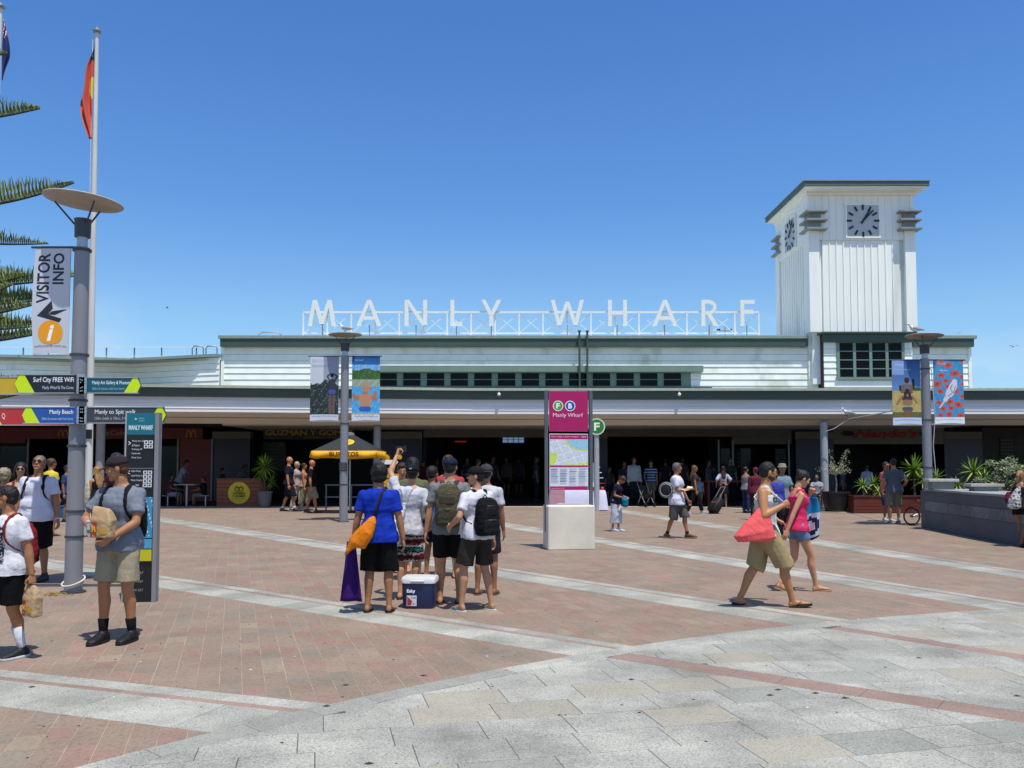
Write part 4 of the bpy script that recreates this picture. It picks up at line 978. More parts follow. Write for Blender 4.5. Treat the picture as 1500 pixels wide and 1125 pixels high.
def family(a, w, h):
    K_ = h/w
    def cd(x, y, p, q, r_): return capd(x, y*K_, (p[0], p[1]*K_), (q[0], q[1]*K_))-r_
    def fn(u, v):
        y = 1-v; x = u
        if v < .11: return '#bdcbe0'
        c = mixc('#31538f', '#6a95c4', y*1.6) if x > .42 or y > .22 else mixc('#7f9cc7', '#88a9d2', y)
        if y > .47: c = mixc('#a08f55', '#c2ad6c', nz2(x*4, y*5))
        if .43 < y < .48 and x > .55: c = lin('#38502f')
        if y > .80: c = mixc('#3f4a2b', '#7b7442', nz2(x*7, y*8, 1))
        if cd(x, y, (.74, .31), (.74, .42), .05) < 0 or cd(x, y, (.28, .41), (.28, .46), .05) < 0: c = lin('#1d2a23')
        s1 = lin('#93704f'); s2 = lin('#7a573d'); hr = lin('#33261f')
        for p, q, r_, k_ in (((.40, .40), (.62, .40), .060, s2), ((.51, .41), (.51, .50), .13, lin('#5d6a74')), ((.36, .40), (.34, .50), .045, s2), ((.66, .40), (.68, .50), .045, s2), ((.51, .33), (.51, .345), .085, s1), ((.51, .305), (.51, .315), .088, hr),
                             ((.30, .585), (.16, .68), .042, s1), ((.74, .585), (.84, .66), .042, s1), ((.34, .575), (.70, .575), .060, s1), ((.42, .60), (.62, .60), .085, lin('#3e3a45')), ((.44, .66), (.60, .66), .10, s1), ((.42, .76), (.62, .76), .085, lin('#46505e')),
                             ((.44, .80), (.42, .95), .070, s2), ((.60, .80), (.62, .95), .070, s2), ((.52, .505), (.52, .52), .085, s1), ((.45, .50), (.44, .58), .045, hr), ((.59, .50), (.60, .58), .045, hr), ((.52, .478), (.52, .488), .088, hr)):
            if cd(x, y, p, q, r_) < 0: c = k_
        return c
    a.grid(0, w, 0, h, 44, 100, fn)
    a.text('Manly', w*.12, w*.42, h*.90, h*.955, '#b9c9e4'); a.text('Happy Australia Day', w*.06, w*.66, h*.845, h*.865, '#d0daea')
    a.text('www.manlyaustralia.com.au', w*.06, w*.94, h*.05, h*.075, '#3f5f96')
banner(p3, 1306, 1350, 528, 622, 1357, family, 'banner showing two embracing beachgoers under a blue sky', Y=p3.y-.03)
def parrot(a, w, h):
    K_ = h/w
    rr = random.Random(9); keep = []
    for _ in range(400):
        x, y, r_ = rr.uniform(.0, 1.0), rr.uniform(.13, .99), rr.uniform(.10, .17)
        if all(math.hypot(x-k[0], (y-k[1])*K_*1.2) > (r_+k[2])*1.02 for k in keep) and len(keep) < 26: keep.append((x, y, r_))
    def cd(x, y, p, q, r_): return capd(x, y*K_, (p[0], p[1]*K_), (q[0], q[1]*K_))-r_
    def fn(u, v):
        if v < .105: return '#dfe6e8'
        c = mixc('#2d7fb4', '#4aa0cc', nz2(u*4, v*9)); y = 1-v
        for x, yy, r_ in keep:
            d = math.hypot(u-x, (v-yy)*K_*1.35)
            if d < r_: c = mixc('#b5443a', '#cf6a5c', nz2(u*9, v*9, 2))
            if d < r_*.38: c = lin('#7c4a44')
        if min(cd(u, y, (.70, .335), (.70, .345), .085), cd(u, y, (.66, .40), (.52, .52), .13), cd(u, y, (.52, .52), (.38, .62), .07), cd(u, y, (.38, .62), (.20, .74), .022)) < 0: c = lin('#ccd0d8')
        for p, q in (((.74, .40), (.66, .50)), ((.66, .50), (.48, .56)), ((.62, .38), (.56, .44)), ((.56, .44), (.60, .50))):
            if cd(u, y, p, q, .010) < 0: c = lin('#2b3c55')
        return c
    a.grid(0, w, 0, h, 48, 110, fn)
    a.text('Manly', w*.16, w*.42, h*.925, h*.97, '#e6c9c4'); a.text('Market', w*.22, w*.48, h*.83, h*.855, '#f0f2f2'); a.text('stalls by the sea this summer', w*.06, w*.94, h*.045, h*.07, '#6e8494')
banner(p3, 1366.5, 1413, 528, 621, 1357, parrot, 'banner showing a pale parrot among red rings on blue', Y=p3.y-.03)
def notice(p, py0, py1, hw, label):
    a = At(750, py0, p.y-.13); b = At(750, py1, p.y-.13); t = empty('pole_notice', (p.x, p.y-.13, b.z), 0, label, 'notice'); h = a.z-b.z
    q = MB(); q.box(-hw, hw, 0, .02, 0, h); q.build('plate', black_m, t); A_ = Art()
    for i in range(5): A_.text('NO SKATEBOARDS' if i % 2 else 'ALCOHOL FREE ZONE', -hw*.85, hw*.85, h*(.1+.18*i), h*(.2+.18*i), '#8a8d90')
    A_.build('lettering', t, (0, -.001, 0))
notice(p2, 677.5, 690, .12, 'small black notice on the pole of the middle lamp post')
# flagpoles
def flagpole(px, py, pytop, label, dx=0):
    p = G(px, py); top = At(px, pytop, p.y); t = empty('flagpole', p, 0, label, 'flagpole', 'tall white flagpoles')
    H = top.z; m_ = MB(); m_.tube([(0, 0, 0), (dx*.5, 0, H*.5), (dx, 0, H)], [.115, .095, .06], 18); m_.build('pole', M('flagpole_white', '#c9cac6', .5, var=.08, scale=3, stretch=(1, 1, .2)), t, smooth=True)
    m_ = MB(); m_.loft([((dx, 0, H), (.12, 0, 0), (0, .12, 0)), ((dx, 0, H+.05), (.15, 0, 0), (0, .15, 0)), ((dx, 0, H+.12), (.08, 0, 0), (0, .08, 0)), ((dx, 0, H+.2), (.02, 0, 0), (0, .02, 0))], 14); m_.build('finial', metal_g, t, smooth=True)
    m_ = MB(); m_.tube([(-.13, -.02, 1.2), (dx-.13, -.02, H-.05)], .012, 6); m_.build('halyard', M('rope', '#cfcabd', .8), t)
    return t, p, H
fp, pf, Hf = flagpole(129, 757, 48, 'white flagpole flying the red, black and yellow flag', -.12)
fp2, pf2, Hf2 = flagpole(-24, 757, 12, 'white flagpole flying the blue flag, cut by the left edge', .02)
q = MB(); q.box(-.12, .12, -.14, -.12, 2.55, 2.85); q.build('notice', black_m, fp)
def drooping(name, top, H, wmax, cols, label, seed, side=-1):
    t = empty(name, top, 0, label, 'flag'); n, k = 12, 44; vs = []
    for j in range(k+1):
        v = j/k
        for i in range(n+1):
            u = i/n; w = wmax*(math.sin(min(1, v*1.9)*math.pi/2)**1.2)*(1-.75*max(0, v-.62)/.38)*(1+.18*math.sin(v*9+seed)); 
            vs.append((side*w*u+.02, .16*math.sin(u*11+v*5+seed)*w*2*(.3+u*.7), -H*v-.10*u*H*(.2+math.sin(v*7+seed)*.5)*(1-v)))
    fs = [(j*(n+1)+i, j*(n+1)+i+1, (j+1)*(n+1)+i+1, (j+1)*(n+1)+i) for j in range(k) for i in range(n)]
    me = bpy.data.meshes.new('flag_cloth'); me.from_pydata(vs, [], fs); me.materials.append(print_mat()); ca = me.color_attributes.new('ink', 'FLOAT_COLOR', 'CORNER'); buf = []
    for j in range(k):
        for i in range(n): c = lin(cols((i+.5)/n, (j+.5)/k)); buf += [c[0], c[1], c[2], 1]*4
    ca.data.foreach_set('color', buf); me.polygons.foreach_set('use_smooth', [True]*len(fs)); o = bpy.data.objects.new('cloth', me); COL.objects.link(o); o.parent = t
    sm = o.modifiers.new('thick', 'SOLIDIFY'); sm.thickness = .006
    return t
def abo(u, v):
    if v < .10+.10*(1-u): return '#1c2230'
    if .36 < v < .58 and u < .45 and abs(v-.47) < .12-u*.15: return '#d8c531'
    if .60 < v < .66 and u > .7: return '#4a1f24'
    return '#c5523f'
drooping('flag', (pf.x-.12-.08, pf.y-.03, Hf-.35), 3.3, .44, abo, 'drooping flag of black, red and a yellow disc', 1.0)
def aus(u, v):
    if v < .34: return '#e6e6ea' if abs(math.sin(u*9+v*20)) < .3 else ('#9c2332' if abs(math.sin(u*7+v*17)) > .8 else '#232a5c')
    return '#232a5c'
drooping('flag', (pf2.x+.13, pf2.y-.03, Hf2-.3), 2.2, .22, aus, 'dark blue flag drooping at the left edge of the view', 2.2, side=1)
# ------------------------------------------------------------------ totem
pt = G(202, 883); tt = empty('wayfinding_totem', pt, R(4), 'teal and black MANLY WHARF totem behind the boy in the cap', 'sign'); HT = 2.30; WT = .335
q = MB(); q.box(-WT/2, WT/2, -.02, .05, .0, HT); q.build('panel', M('totem_black', '#17191c', .4, var=.1), tt)
q = MB(); q.box(WT/2+.002, WT/2+.05, -.04, .07, 0, HT+.005); q.build('post', pole_g, tt); q = MB(); q.box(-WT/2-.02, -WT/2-.002, -.03, .06, 0, HT+.005); q.build('side_trim', alum, tt)
def totem(a, w, h):
    x0, x1 = -w/2, w/2
    a.rect(x0, x1, h*.885, h, '#17697a'); a.text('MANLY WHARF', x0+.02, x1-.03, h*.91, h*.935, '#d8e6e8', bold=.02); a.disc(x0+w*.30, h*.968, .012, '#c9c2bf'); a.text('Manly', x0+w*.42, x0+w*.6, h*.965, h*.975, '#a9c9cf'); a.text('Council', x0+w*.42, x0+w*.6, h*.955, h*.963, '#a9c9cf')
    def icons(z_, rows):
        for r_ in range(rows):
            for c_ in range(2):
                xx = x0+w*(.62+.17*c_); zz = z_-.052*r_; a.rect(xx, xx+.048, zz, zz+.044, '#cfd2d4'); a.rect(xx+.012, xx+.036, zz+.01, zz+.034, '#3b3f44')
    a.text('→' if False else '>', x0+.02, x0+.05, h*.83, h*.85, '#e4e6e8')
    for i, s_ in enumerate(('Manly Art Gallery', '& Museum', 'Fishing off', 'Esplanade', 'Manly Cove')): a.text(s_, x0+.065, x0+.065+.011*len(s_), h*(.845-.022*i), h*(.856-.022*i), '#d8dadc')
    icons(h*.835, 2); a.rect(x0+.01, x1-.01, h*.705, h*.708, '#7b7f83')
    a.text('<', x0+.02, x0+.05, h*.675, h*.695, '#e4e6e8')
    for i, s_ in enumerate(('Little Manly', 'Little Manly Cove', 'Manly Hospital', 'North Head')): a.text(s_, x0+.065, x0+.065+.0095*len(s_), h*(.685-.024*i), h*(.697-.024*i), '#d8dadc')
    icons(h*.675, 4)
    def mp(u, v):
        c = mixc('#7d8c86', '#a7b0a2', nz2(u*4, v*6))
        if u > .35+.25*v+.08*math.sin(v*9): c = lin('#3c86ac')
        if abs(u-(.35+.25*v+.08*math.sin(v*9))) < .05: c = lin('#9fb24a')
        if abs(math.sin(u*14+v*6)) < .14: c = lin('#d0d6d2')
        return c
    a.grid(x0+.01, x1-.005, h*.34, h*.555, 24, 36, mp)
    a.rect(x0+.01, x1-.005, h*.285, h*.335, '#4b96b4'); a.rect(x0+.01, x1-.005, h*.22, h*.28, '#b9b21e'); a.text('Manly', x0+.05, x0+.16, h*.24, h*.26, '#4a4a1c')
    for i in range(3): a.disc(x0+.05, h*(.16-.045*i), .015, '#d6d8da'); a.text('1234 5678'[:8], x0+.09, x0+.24, h*(.153-.045*i), h*(.166-.045*i), '#8d9093')
A_ = Art(); totem(A_, WT, HT); A_.build('print', tt, (0, -.021, 0))
# ------------------------------------------------------------------ transport sign on its concrete block
pb_ = G(832, 806); ts = empty('transport_sign', (pb_.x+.03, pb_.y+.25, 0), R(7), 'magenta Manly Wharf transport sign with ferry and bus symbols and map', 'sign')
def mk_post(x): q = MB(); q.box(x-.03, x+.03, -.05, .05, .35, 3.17); return q.build('post', M('post_grey', '#5c6166', .45, .3), ts)
mk_post(-.45); mk_post(.46)
def panelm(z0_, z1_, nm, art):
    q = MB(); q.box(-.395, .395, -.05, -.01, z0_, z1_); b_ = q.build(nm, M('panel_white', '#c9ccd0', .4, var=.03), ts, bevel=.008); A_ = Art(); art(A_, z0_, z1_); A_.build('print', b_, (0, -.0515, 0)); return b_
mg = '#a5185c'
def up(a, z0_, z1_):
    a.rect(-.393, .393, z0_+.002, z1_-.002, mg); h = z1_-z0_; r_ = .105
    for cx, col, ch in ((-.215, '#4a9a35', 'F'), (.03, '#14559e', 'B')):
        a.disc(cx, z0_+h*.63, r_, '#e6e8ea'); a.disc(cx, z0_+h*.63, r_*.86, col); a.text(ch, cx-r_*.36, cx+r_*.36, z0_+h*.63-r_*.5, z0_+h*.63+r_*.5, '#eef0f2', bold=.03)
    a.text('Manly Wharf', -.32, .29, z0_+h*.33, z0_+h*.45, '#ecd8e2')
panelm(2.35, 3.16, 'name_panel', up)
def lowp(a, z0_, z1_):
    a.rect(-.39, .39, z0_+.006, z1_-.006, '#cdd3dc'); a.rect(-.385, .385, z1_-.11, z1_-.012, mg); a.rect(-.385, .385, z0_+.01, z0_+.08, mg); a.text('Visitor Guide to Public Transport', -.36, .20, z1_-.075, z1_-.045, '#e9d3de'); a.text('NSW', .26, .36, z1_-.075, z1_-.045, '#e9d3de')
    def mp(u, v):
        c = lin('#c6ccd6')
        if abs(math.sin(u*13+v*4)) < .10 or abs(math.sin(v*11-u*5)) < .09: c = lin('#e8ebee')
        if v > .5 and u > .45 and (u-.9)**2+(v-1.05)**2 < .22: c = lin('#8fc4d8')
        if .20 < (u-.9)**2+(v-1.05)**2 < .25 and v > .45: c = lin('#bcd24a')
        if u < .10+.1*math.sin(v*4) and v < .5: c = lin('#c3d65a')
        if v < .12+.06*math.sin(u*7) and u > .4: c = lin('#c9dc7c')
        if nz2(u*5, v*9, 6) > .975: c = lin('#3a4048')
        return c
    zt_, zm = z1_-.115, z0_+.50; a.grid(-.385, .385, zm, zt_, 60, 50, mp)
    a.rect(-.385, .385, zm-.035, zm-.005, mg)
    for i in range(4):
        for j in range(6):
            w_ = .13+.03*nz2(i, j); x_ = -.37+.19*i; z_ = zm-.07-.048*j
            a.rect(x_, x_+w_, z_-.012, z_, '#2f6aa8' if (i+j) % 3 == 0 else '#8b97a6')
            a.rect(x_, x_+w_*.8, z_-.03, z_-.022, '#a3adb8')
    a.text('Transport Infoline 131 500', -.37, -.1, z0_+.03, z0_+.05, '#e9d3de')
panelm(1.17, 2.30, 'map_panel', lowp)
blk = M('precast_block', '#d6d0be', .75, var=.12, scale=1.6, bump=.3, bscale=40, col2='#a39c8a', f2=.58)
q = MB(); q.box(-.47, .47, -.32, .32, 0, .88); o = q.build('concrete_block', blk, ts, bevel=.03)
# round ferry sign behind
Yf = 31.5; pz = At(874, 625, Yf); ff = empty('ferry_sign', (pz.x, Yf, 0), 0, 'round green F ferry sign on a grey post', 'sign')
q = MB(); q.tube([(0, .1, 0), (0, .1, pz.z+.2)], .1, 14); q.build('post', M('column_paint', '#9fa1a3', .5), ff, smooth=True)
q = MB(); q.loft([((0, -.03, pz.z), (.31, 0, 0), (0, 0, .31)), ((0, .05, pz.z), (.31, 0, 0), (0, 0, .31))], 36); q.build('disc', white_m, ff, smooth=False)
A_ = Art(); A_.disc(0, pz.z, .305, '#c9cdc6'); A_.disc(0, pz.z, .265, '#2f7a2a'); A_.text('F', -.10, .11, pz.z-.15, pz.z+.15, '#e8ece6', bold=.03); A_.build('print', ff, (0, -.032, 0))
# ------------------------------------------------------------------ stall table with cloth, stand and goods
Yt = 32.0; pa = At(846, 740, Yt); st_ = empty('stall_table', (pa.x, Yt, 0), 0, 'long table draped in white cloth behind the transport sign', 'table')
w_ = 1.0; q = MB()
n = 40; vs = []
for j, (z_, o_) in enumerate(((.76, 0), (.70, .02), (.4, .05), (.04, .08))):
    for i in range(n):
        a_ = 2*math.pi*i/n; cx = max(-1, min(1, 1.35*math.cos(a_))); cy = max(-1, min(1, 1.35*math.sin(a_))); f = 1+ (.05*math.sin(i*1.9) if j > 1 else 0)
        vs.append((cx*(w_+o_*f*1.5), cy*(.35+o_*f*1.5), z_))
q.add(vs, [(j*n+i, j*n+(i+1) % n, (j+1)*n+(i+1) % n, (j+1)*n+i) for j in range(3) for i in range(n)][:] + [tuple(range(n))]); q.build('cloth', M('table_cloth', '#c3c4d8', .7, var=.06), st_, smooth=True)
q = MB(); q.box(-w_+.02, w_-.02, -.33, .33, .70, .745); q.build('table_top', M('ply', '#8a7455', .6), st_)
cl = MB(); cl.box(-w_-.06, -w_+.5, -.44, -.41, .2, .78); o = cl.build('pink_cloth', M('pink_cloth', '#b78a94', .7), st_)
for i, (dx, col, lb) in enumerate(((.78, '#8c2f2a', 'small red tin at the right end of the stall table'), (.60, '#a06a50', 'brown card box on the stall table'), (.92, '#b44a3c', 'red wrapped packet at the table corner'))):
    g_ = MB(); g_.loft([((0, 0, 0), (.06, 0, 0), (0, .06, 0)), ((0, 0, .10), (.065, 0, 0), (0, .065, 0)), ((0, 0, .12), (.04, 0, 0), (0, .04, 0))], 10, p=2+2*(i == 1)); o = g_.build('goods', M('goods%d' % i, col, .5), None, smooth=True, label=lb, cat='goods'); o.location = (pa.x+dx, Yt-.1, .761)
sd = empty('display_stand', (pa.x+.62, Yt+.1, .761), 0, 'white upright display stand with short red pegs on the stall table', 'stand')
q = MB(); q.box(-.04, .04, -.04, .04, 0, 1.02); q.build('post', white_m, sd); q = MB(); q.box(-.1, .1, -.1, .1, 0, .03); q.build('foot', white_m, sd)
for i in range(4): q = MB(); q.tube([(-.2, 0, .25+.2*i), (.42-.06*i, 0, .25+.2*i)], .012, 6, up=(0, 1, 0)); q.build('peg', M('goods0', '#8c2f2a', .5) if i == 0 else white_m, sd)
# ------------------------------------------------------------------ kiosk umbrella
Yk = 30.4; pk = At(512, 744, Yk); kk = empty('kiosk_umbrella', (pk.x, Yk, 0), 0, 'black pyramid umbrella with yellow BURRITOS valance', 'umbrella')
x0, x1 = At(468, 662, Yk).x-pk.x, At(560, 662, Yk).x-pk.x; ze = At(512, 661.5, Yk).z; zap = At(512, 634, Yk).z; zv = At(512, 671.5, Yk).z; hx = (x1-x0)/2
tz_ = zap
canv = M('canvas_black', '#24262a', .75, var=.12, scale=2); yel = M('canvas_yellow', '#d99e12', .7, var=.08, scale=3)
q = MB(); cs = [(-hx, -hx), (hx, -hx), (hx, hx), (-hx, hx)]
q.add([(x, y, ze) for x, y in cs]+[(.12*math.copysign(1, x), .12*math.copysign(1, y), zap-.08) for x, y in cs]+[(x*.97, y*.97, ze-.03) for x, y in cs], [(0,1,5,4),(1,2,6,5),(2,3,7,6),(3,0,4,7),(4,5,6,7),(11,10,9,8)])
q.build('canopy', canv, kk)
q = MB(); q.loft([((0, 0, zap-.10), (.16, 0, 0), (0, .16, 0)), ((0, 0, zap-.02), (.14, 0, 0), (0, .14, 0)), ((0, 0, zap+.02), (.05, 0, 0), (0, .05, 0))], 14); q.build('top_cap', M('cap_greyish', '#6b6d70', .5), kk, smooth=True)
for k in range(4):
    a_, b_ = cs[k], cs[(k+1) % 4]; q = MB(); n = 24; vs = []
    for i in range(n+1):
        t_ = i/n; x = a_[0]+(b_[0]-a_[0])*t_; y = a_[1]+(b_[1]-a_[1])*t_; nx, ny = (b_[1]-a_[1]), -(b_[0]-a_[0]); L_ = math.hypot(nx, ny); o_ = .05*math.sin(t_*17+k)
        vs += [(x, y, ze+.01), (x+nx/L_*(o_+.03), y+ny/L_*(o_+.03), zv+.02*math.sin(t_*8))]
    q.add(vs, [(2*i+1, 2*i+3, 2*i+2, 2*i) for i in range(n)]); o = q.build('valance', yel, kk, smooth=True); sm = o.modifiers.new('thick', 'SOLIDIFY'); sm.thickness = .01
A_ = Art(); A_.text('BURRITOS', -.50, .50, zv+.05, ze-.03, '#3a2c10', bold=.03); A_.build('lettering', kk, (.02, -hx-.095, 0))
A_ = Art(); A_.disc(0, 0, .24, '#d8b21c', rz=.2); A_.text('GYG', -.14, .14, -.03, .08, '#8a6c14', bold=.02); A_.line([(-.1, -.07), (.1, -.07)], .02, '#8a6c14')
sl_ = math.atan2(zap-ze, hx); o = A_.build('emblem', kk, (.02, -hx*.52-.02, ze+(zap-ze)*.45+.02), (-(math.pi/2-sl_), 0, 0))
q = MB(); q.tube([(0, 0, 0), (0, 0, zap-.1)], .028, 10); q.build('pole', alum, kk, smooth=True)
for x, y in cs: q = MB(); q.tube([(0, 0, ze-.25), (x*.98, y*.98, ze-.03)], .014, 6); q.build('rib', black_m, kk)
q = MB(); q.box(-.3, .3, -.3, .3, 0, .07); q.build('base', black_m, kk)
kc = empty('counter_rail', (pk.x, Yk+.3, 0), 0, 'steel railed counter under the black umbrella', 'counter')
for z_ in (.55, .98): q = MB(); q.beam((-.95, 0, z_), (.95, 0, z_), .05, .045); q.build('rail', M('dull_rail', '#6f7173', .5, .3), kc)
for x in (-.9, 0, .9): q = MB(); q.beam((x, 0, 0), (x, 0, .96), .045, .045, up=(0, 1, 0)); q.build('leg', M('dull_rail', '#6f7173', .5, .3), kc)
# cluster of yellow arrow signs by the kiosk
sg = empty('arrow_signs', (At(571, 740, 31).x, 31.0, 0), 0, 'post crowded with small yellow arrow signs beside the umbrella', 'sign')
q = MB(); q.tube([(0, 0, 0), (0, 0, 2.1)], .03, 8); q.build('post', black_m, sg)
for i, (dx, z_, w2, sgn) in enumerate(((-.15, 1.95, .26, 0), (.35, 1.98, .16, 0), (0, 1.8, .3, 2), (-.12, 1.5, .3, 1), (.08, 1.3, .3, -1), (-.1, .95, .3, 1), (.1, 1.1, .28, -1), (-.05, .72, .3, 1))):
    q = MB(); h_ = .08
    if sgn == 0: q.loft([((dx, -.05, z_), (w2*.55, 0, 0), (0, 0, w2*.5)), ((dx, -.03, z_), (w2*.55, 0, 0), (0, 0, w2*.5))], 16)
    else: q.plate([(dx-w2, z_-h_), (dx+w2*.8, z_-h_), (dx+w2, z_), (dx+w2*.8, z_+h_), (dx-w2, z_+h_), (dx-w2*1.15, z_)], -.05-.01*i, -.035-.01*i)
    q.build('arrow_board', M('arrow_yellow', '#c79a1a', .5, var=.3, scale=6) if sgn != 2 else white_m, sg)
# ------------------------------------------------------------------ planter screen, left, with round emblem
wood_o = M('orange_timber', '#80452c', .55, var=.22, scale=3, stretch=(.4, 1, 6), bump=.1, bscale=30)
wood_r = M('red_timber', '#5e2a1c', .55, var=.22, scale=3, stretch=(.4, 1, 6), bump=.1, bscale=30)
soil = M('soil', '#2a211a', .95, var=.3, scale=20, bump=.5)
def slat_planter(px0, px1, py, ptop, dep, wood, label, rows=7, rz=0.0):
    a = G(px0, py); b = G(px1, py); w = b.x-a.x; Y = a.y; h = At(px0, ptop, Y).z; t = empty('timber_planter', ((a.x+b.x)/2, Y+dep/2, 0), rz, label, 'planter')
    q = MB(); q.box(-w/2+.03, w/2-.03, -dep/2+.03, dep/2-.03, 0, h-.05); q.build('core', black_m, t)
    for i in range(rows):
        z0_, z1_ = .03+(h-.03)*i/rows, .03+(h-.03)*(i+1)/rows-.012
        for (xa, xb, ya, yb) in ((-w/2, w/2, -dep/2, -dep/2+.025), (-w/2, w/2, dep/2-.025, dep/2), (-w/2, -w/2+.025, -dep/2+.026, dep/2-.026), (w/2-.025, w/2, -dep/2+.026, dep/2-.026)):
            q = MB(); q.box(xa, xb, ya, yb, z0_, z1_); q.build('slat', wood, t, bevel=.003)
    q = MB(); q.box(-w/2-.02, w/2+.02, -dep/2-.03, -dep/2+.06, h+.001, h+.04); q.box(-w/2-.02, w/2+.02, dep/2-.06, dep/2+.03, h+.001, h+.04); q.box(-w/2-.02, -w/2+.06, -dep/2+.061, dep/2-.061, h+.001, h+.04); q.box(w/2-.06, w/2+.02, -dep/2+.061, dep/2-.061, h+.001, h+.04); q.build('rim_board', wood, t)
    q = MB(); q.box(-w/2+.061, w/2-.061, -dep/2+.061, dep/2-.061, h-.045, h-.02); q.build('soil', soil, t)
    return t, h, w
t, h, w = slat_planter(317, 383, 743.5, 702.5, .55, wood_o, 'orange timber planter box with a round yellow emblem')
cx = At(350, 722, t.location.y-.3).x-t.location.x
q = MB(); q.loft([((cx, -.30, h*.52), (.44, 0, 0), (0, 0, .44)), ((cx, -.278, h*.52), (.44, 0, 0), (0, 0, .44))], 40); q.build('emblem_disc', M('emblem_yellow', '#c9b421', .5, var=.04), t)
A_ = Art(); 
for k in (-1, 1): A_.disc(k*.085, .15, .10, '#1d1c14', rz=.12); A_.disc(k*.085, .14, .065, '#b5a31e', rz=.085); A_.line([(k*.085-.03, .12), (k*.085+.03, .12)], .015, '#1d1c14')
A_.text('GUZMAN', -.25, .25, -.06, .03, '#1d1c14', bold=.04); A_.text('Y GOMEZ', -.27, .27, -.17, -.08, '#1d1c14', bold=.04); A_.text('Mexican Taqueria', -.24, .24, -.25, -.20, '#1d1c14'); A_.build('emblem_print', t, (cx, -.302, h*.52))
# red planters on the right
slat_planter(1251, 1362, 752.5, 727.5, .6, wood_r, 'long red timber planter behind the standing men', 5)
slat_planter(1178, 1197, 752, 726, .6, wood_r, 'short red timber planter beside the couple', 5)
# ------------------------------------------------------------------ plants
leaf_y = M('yucca_leaf', '#5c7a22', .45, var=.3, scale=3, spec=.3); leaf_y2 = M('yucca_leaf_pale', '#87a040', .45, var=.25, scale=3, spec=.3); leaf_dead = M('dead_leaf', '#6d5a38', .8, var=.3)
bark = M('bark', '#5b4c3b', .9, var=.25, scale=8, bump=.6, bscale=30)
def yucca(x, y, z, heads, label, seed, stem_r=.035, trunk=True):
    r_ = random.Random(seed); t = empty('yucca_plant', (x, y, z), r_.uniform(0, 6), label, 'plant', 'spiky yucca plants')
    for hi, (dx, dy, hz, rad, n) in enumerate(heads):
        c = Vector((dx, dy, hz))
        if trunk: q = MB(); q.tube([(dx*.15, dy*.15, 0), (dx*.7, dy*.7, hz*.5), c], [stem_r*1.3, stem_r, stem_r*.9], 8); q.build('stem', bark, t, smooth=True)
        for k in range(n):
            a_ = 2.399*k+r_.uniform(-.2, .2); el = R(80-118*((k+.5)/n)**.9+r_.uniform(-6, 6)); L_ = rad*r_.uniform(.85, 1.1); d = Vector((math.cos(a_)*math.cos(el), math.sin(a_)*math.cos(el), math.sin(el))); s_ = Vector((-math.sin(a_), math.cos(a_), 0)); u_ = s_.cross(d)
            w_ = rad*.055; q = MB(); p_ = [c+d*L_*f_ - Vector((0, 0, 1))*L_*.16*f_*f_*(1.2-math.sin(el)) for f_ in (0, .3, .7, 1)]
            ws = (w_*.7, w_, w_*.7, .001)
            vs = []
            for pp, ww in zip(p_, ws): vs += [pp-s_*ww, pp-u_*ww*.3, pp+s_*ww]
            q.add(vs, [(3*i+j, 3*i+j+1, 3*i+j+4, 3*i+j+3) for i in range(3) for j in range(2)])
            q.build('leaf', leaf_dead if (el < R(-30) and r_.random() < .3) else (leaf_y if r_.random() < .5 else leaf_y2), t)
    return t
pot_g = M('grey_pot', '#5e6264', .6, var=.1, scale=3); pot_d = M('dark_pot', '#1d1b1b', .5, var=.15, scale=3)
def pot(px, py, r0, r1, h, mt, label):
    p = G(px, py); t = empty('plant_pot', p, 0, label, 'pot'); q = MB()
    q.loft([((0, 0, 0), (r0, 0, 0), (0, r0, 0)), ((0, 0, h*.5), ((r0+r1)*.53, 0, 0), (0, (r0+r1)*.53, 0)), ((0, 0, h-.06), (r1, 0, 0), (0, r1, 0)), ((0, 0, h-.055), (r1+.03, 0, 0), (0, r1+.03, 0)), ((0, 0, h), (r1+.03, 0, 0), (0, r1+.03, 0)), ((0, 0, h), (r1-.03, 0, 0), (0, r1-.03, 0)), ((0, 0, h-.07), (r1-.04, 0, 0), (0, r1-.04, 0))], 28); q.build('bowl', mt, t, smooth=True)
    q = MB(); q.loft([((0, 0, h-.066), (r1-.045, 0, 0), (0, r1-.045, 0)), ((0, 0, h-.05), (r1-.06, 0, 0), (0, r1-.06, 0))], 20); q.build('soil', soil, t); return p
pp = pot(387.5, 744, .20, .29, .66, pot_g, 'grey tapered pot beside the emblem planter')
yucca(pp.x, pp.y, .60, [(-.05, 0, 1.02, .62, 64), (.2, -.1, .38, .42, 30), (-.15, .1, .7, .4, 26)], 'tall yucca with a big spiky head in the grey pot', 1)
pp = pot(1225, 750.5, .36, .47, .74, pot_d, 'wide dark pot below the thin olive tree')
leaf_o = M('olive_leaf', '#6f7350', .6, var=.3, scale=5); leaf_b = M('bush_leaf', '#4c5f36', .55, var=.35, scale=5); leaf_b2 = M('bush_leaf_pale', '#8f9a72', .5, var=.25, scale=5)
def leafcloud(q, r_, centers, n, size, m=0, flat=False):
    for i in range(n):
        c, rad = r_.choice(centers); d = Vector((r_.gauss(0, 1), r_.gauss(0, 1), r_.gauss(0, 1))).normalized()*(r_.random()**.45)
        p = Vector(c)+Vector((d.x*rad[0], d.y*rad[1], d.z*rad[2])); a_ = Vector((r_.gauss(0, 1), r_.gauss(0, 1), r_.gauss(0, 1))).normalized(); b_ = a_.orthogonal().normalized(); s_ = size*r_.uniform(.6, 1.3)
        q.add([p, p+a_*s_*.5+b_*s_*.22, p+a_*s_, p+a_*s_*.5-b_*s_*.22], [(0, 1, 2, 3)], m if r_.random() < .7 else 1)
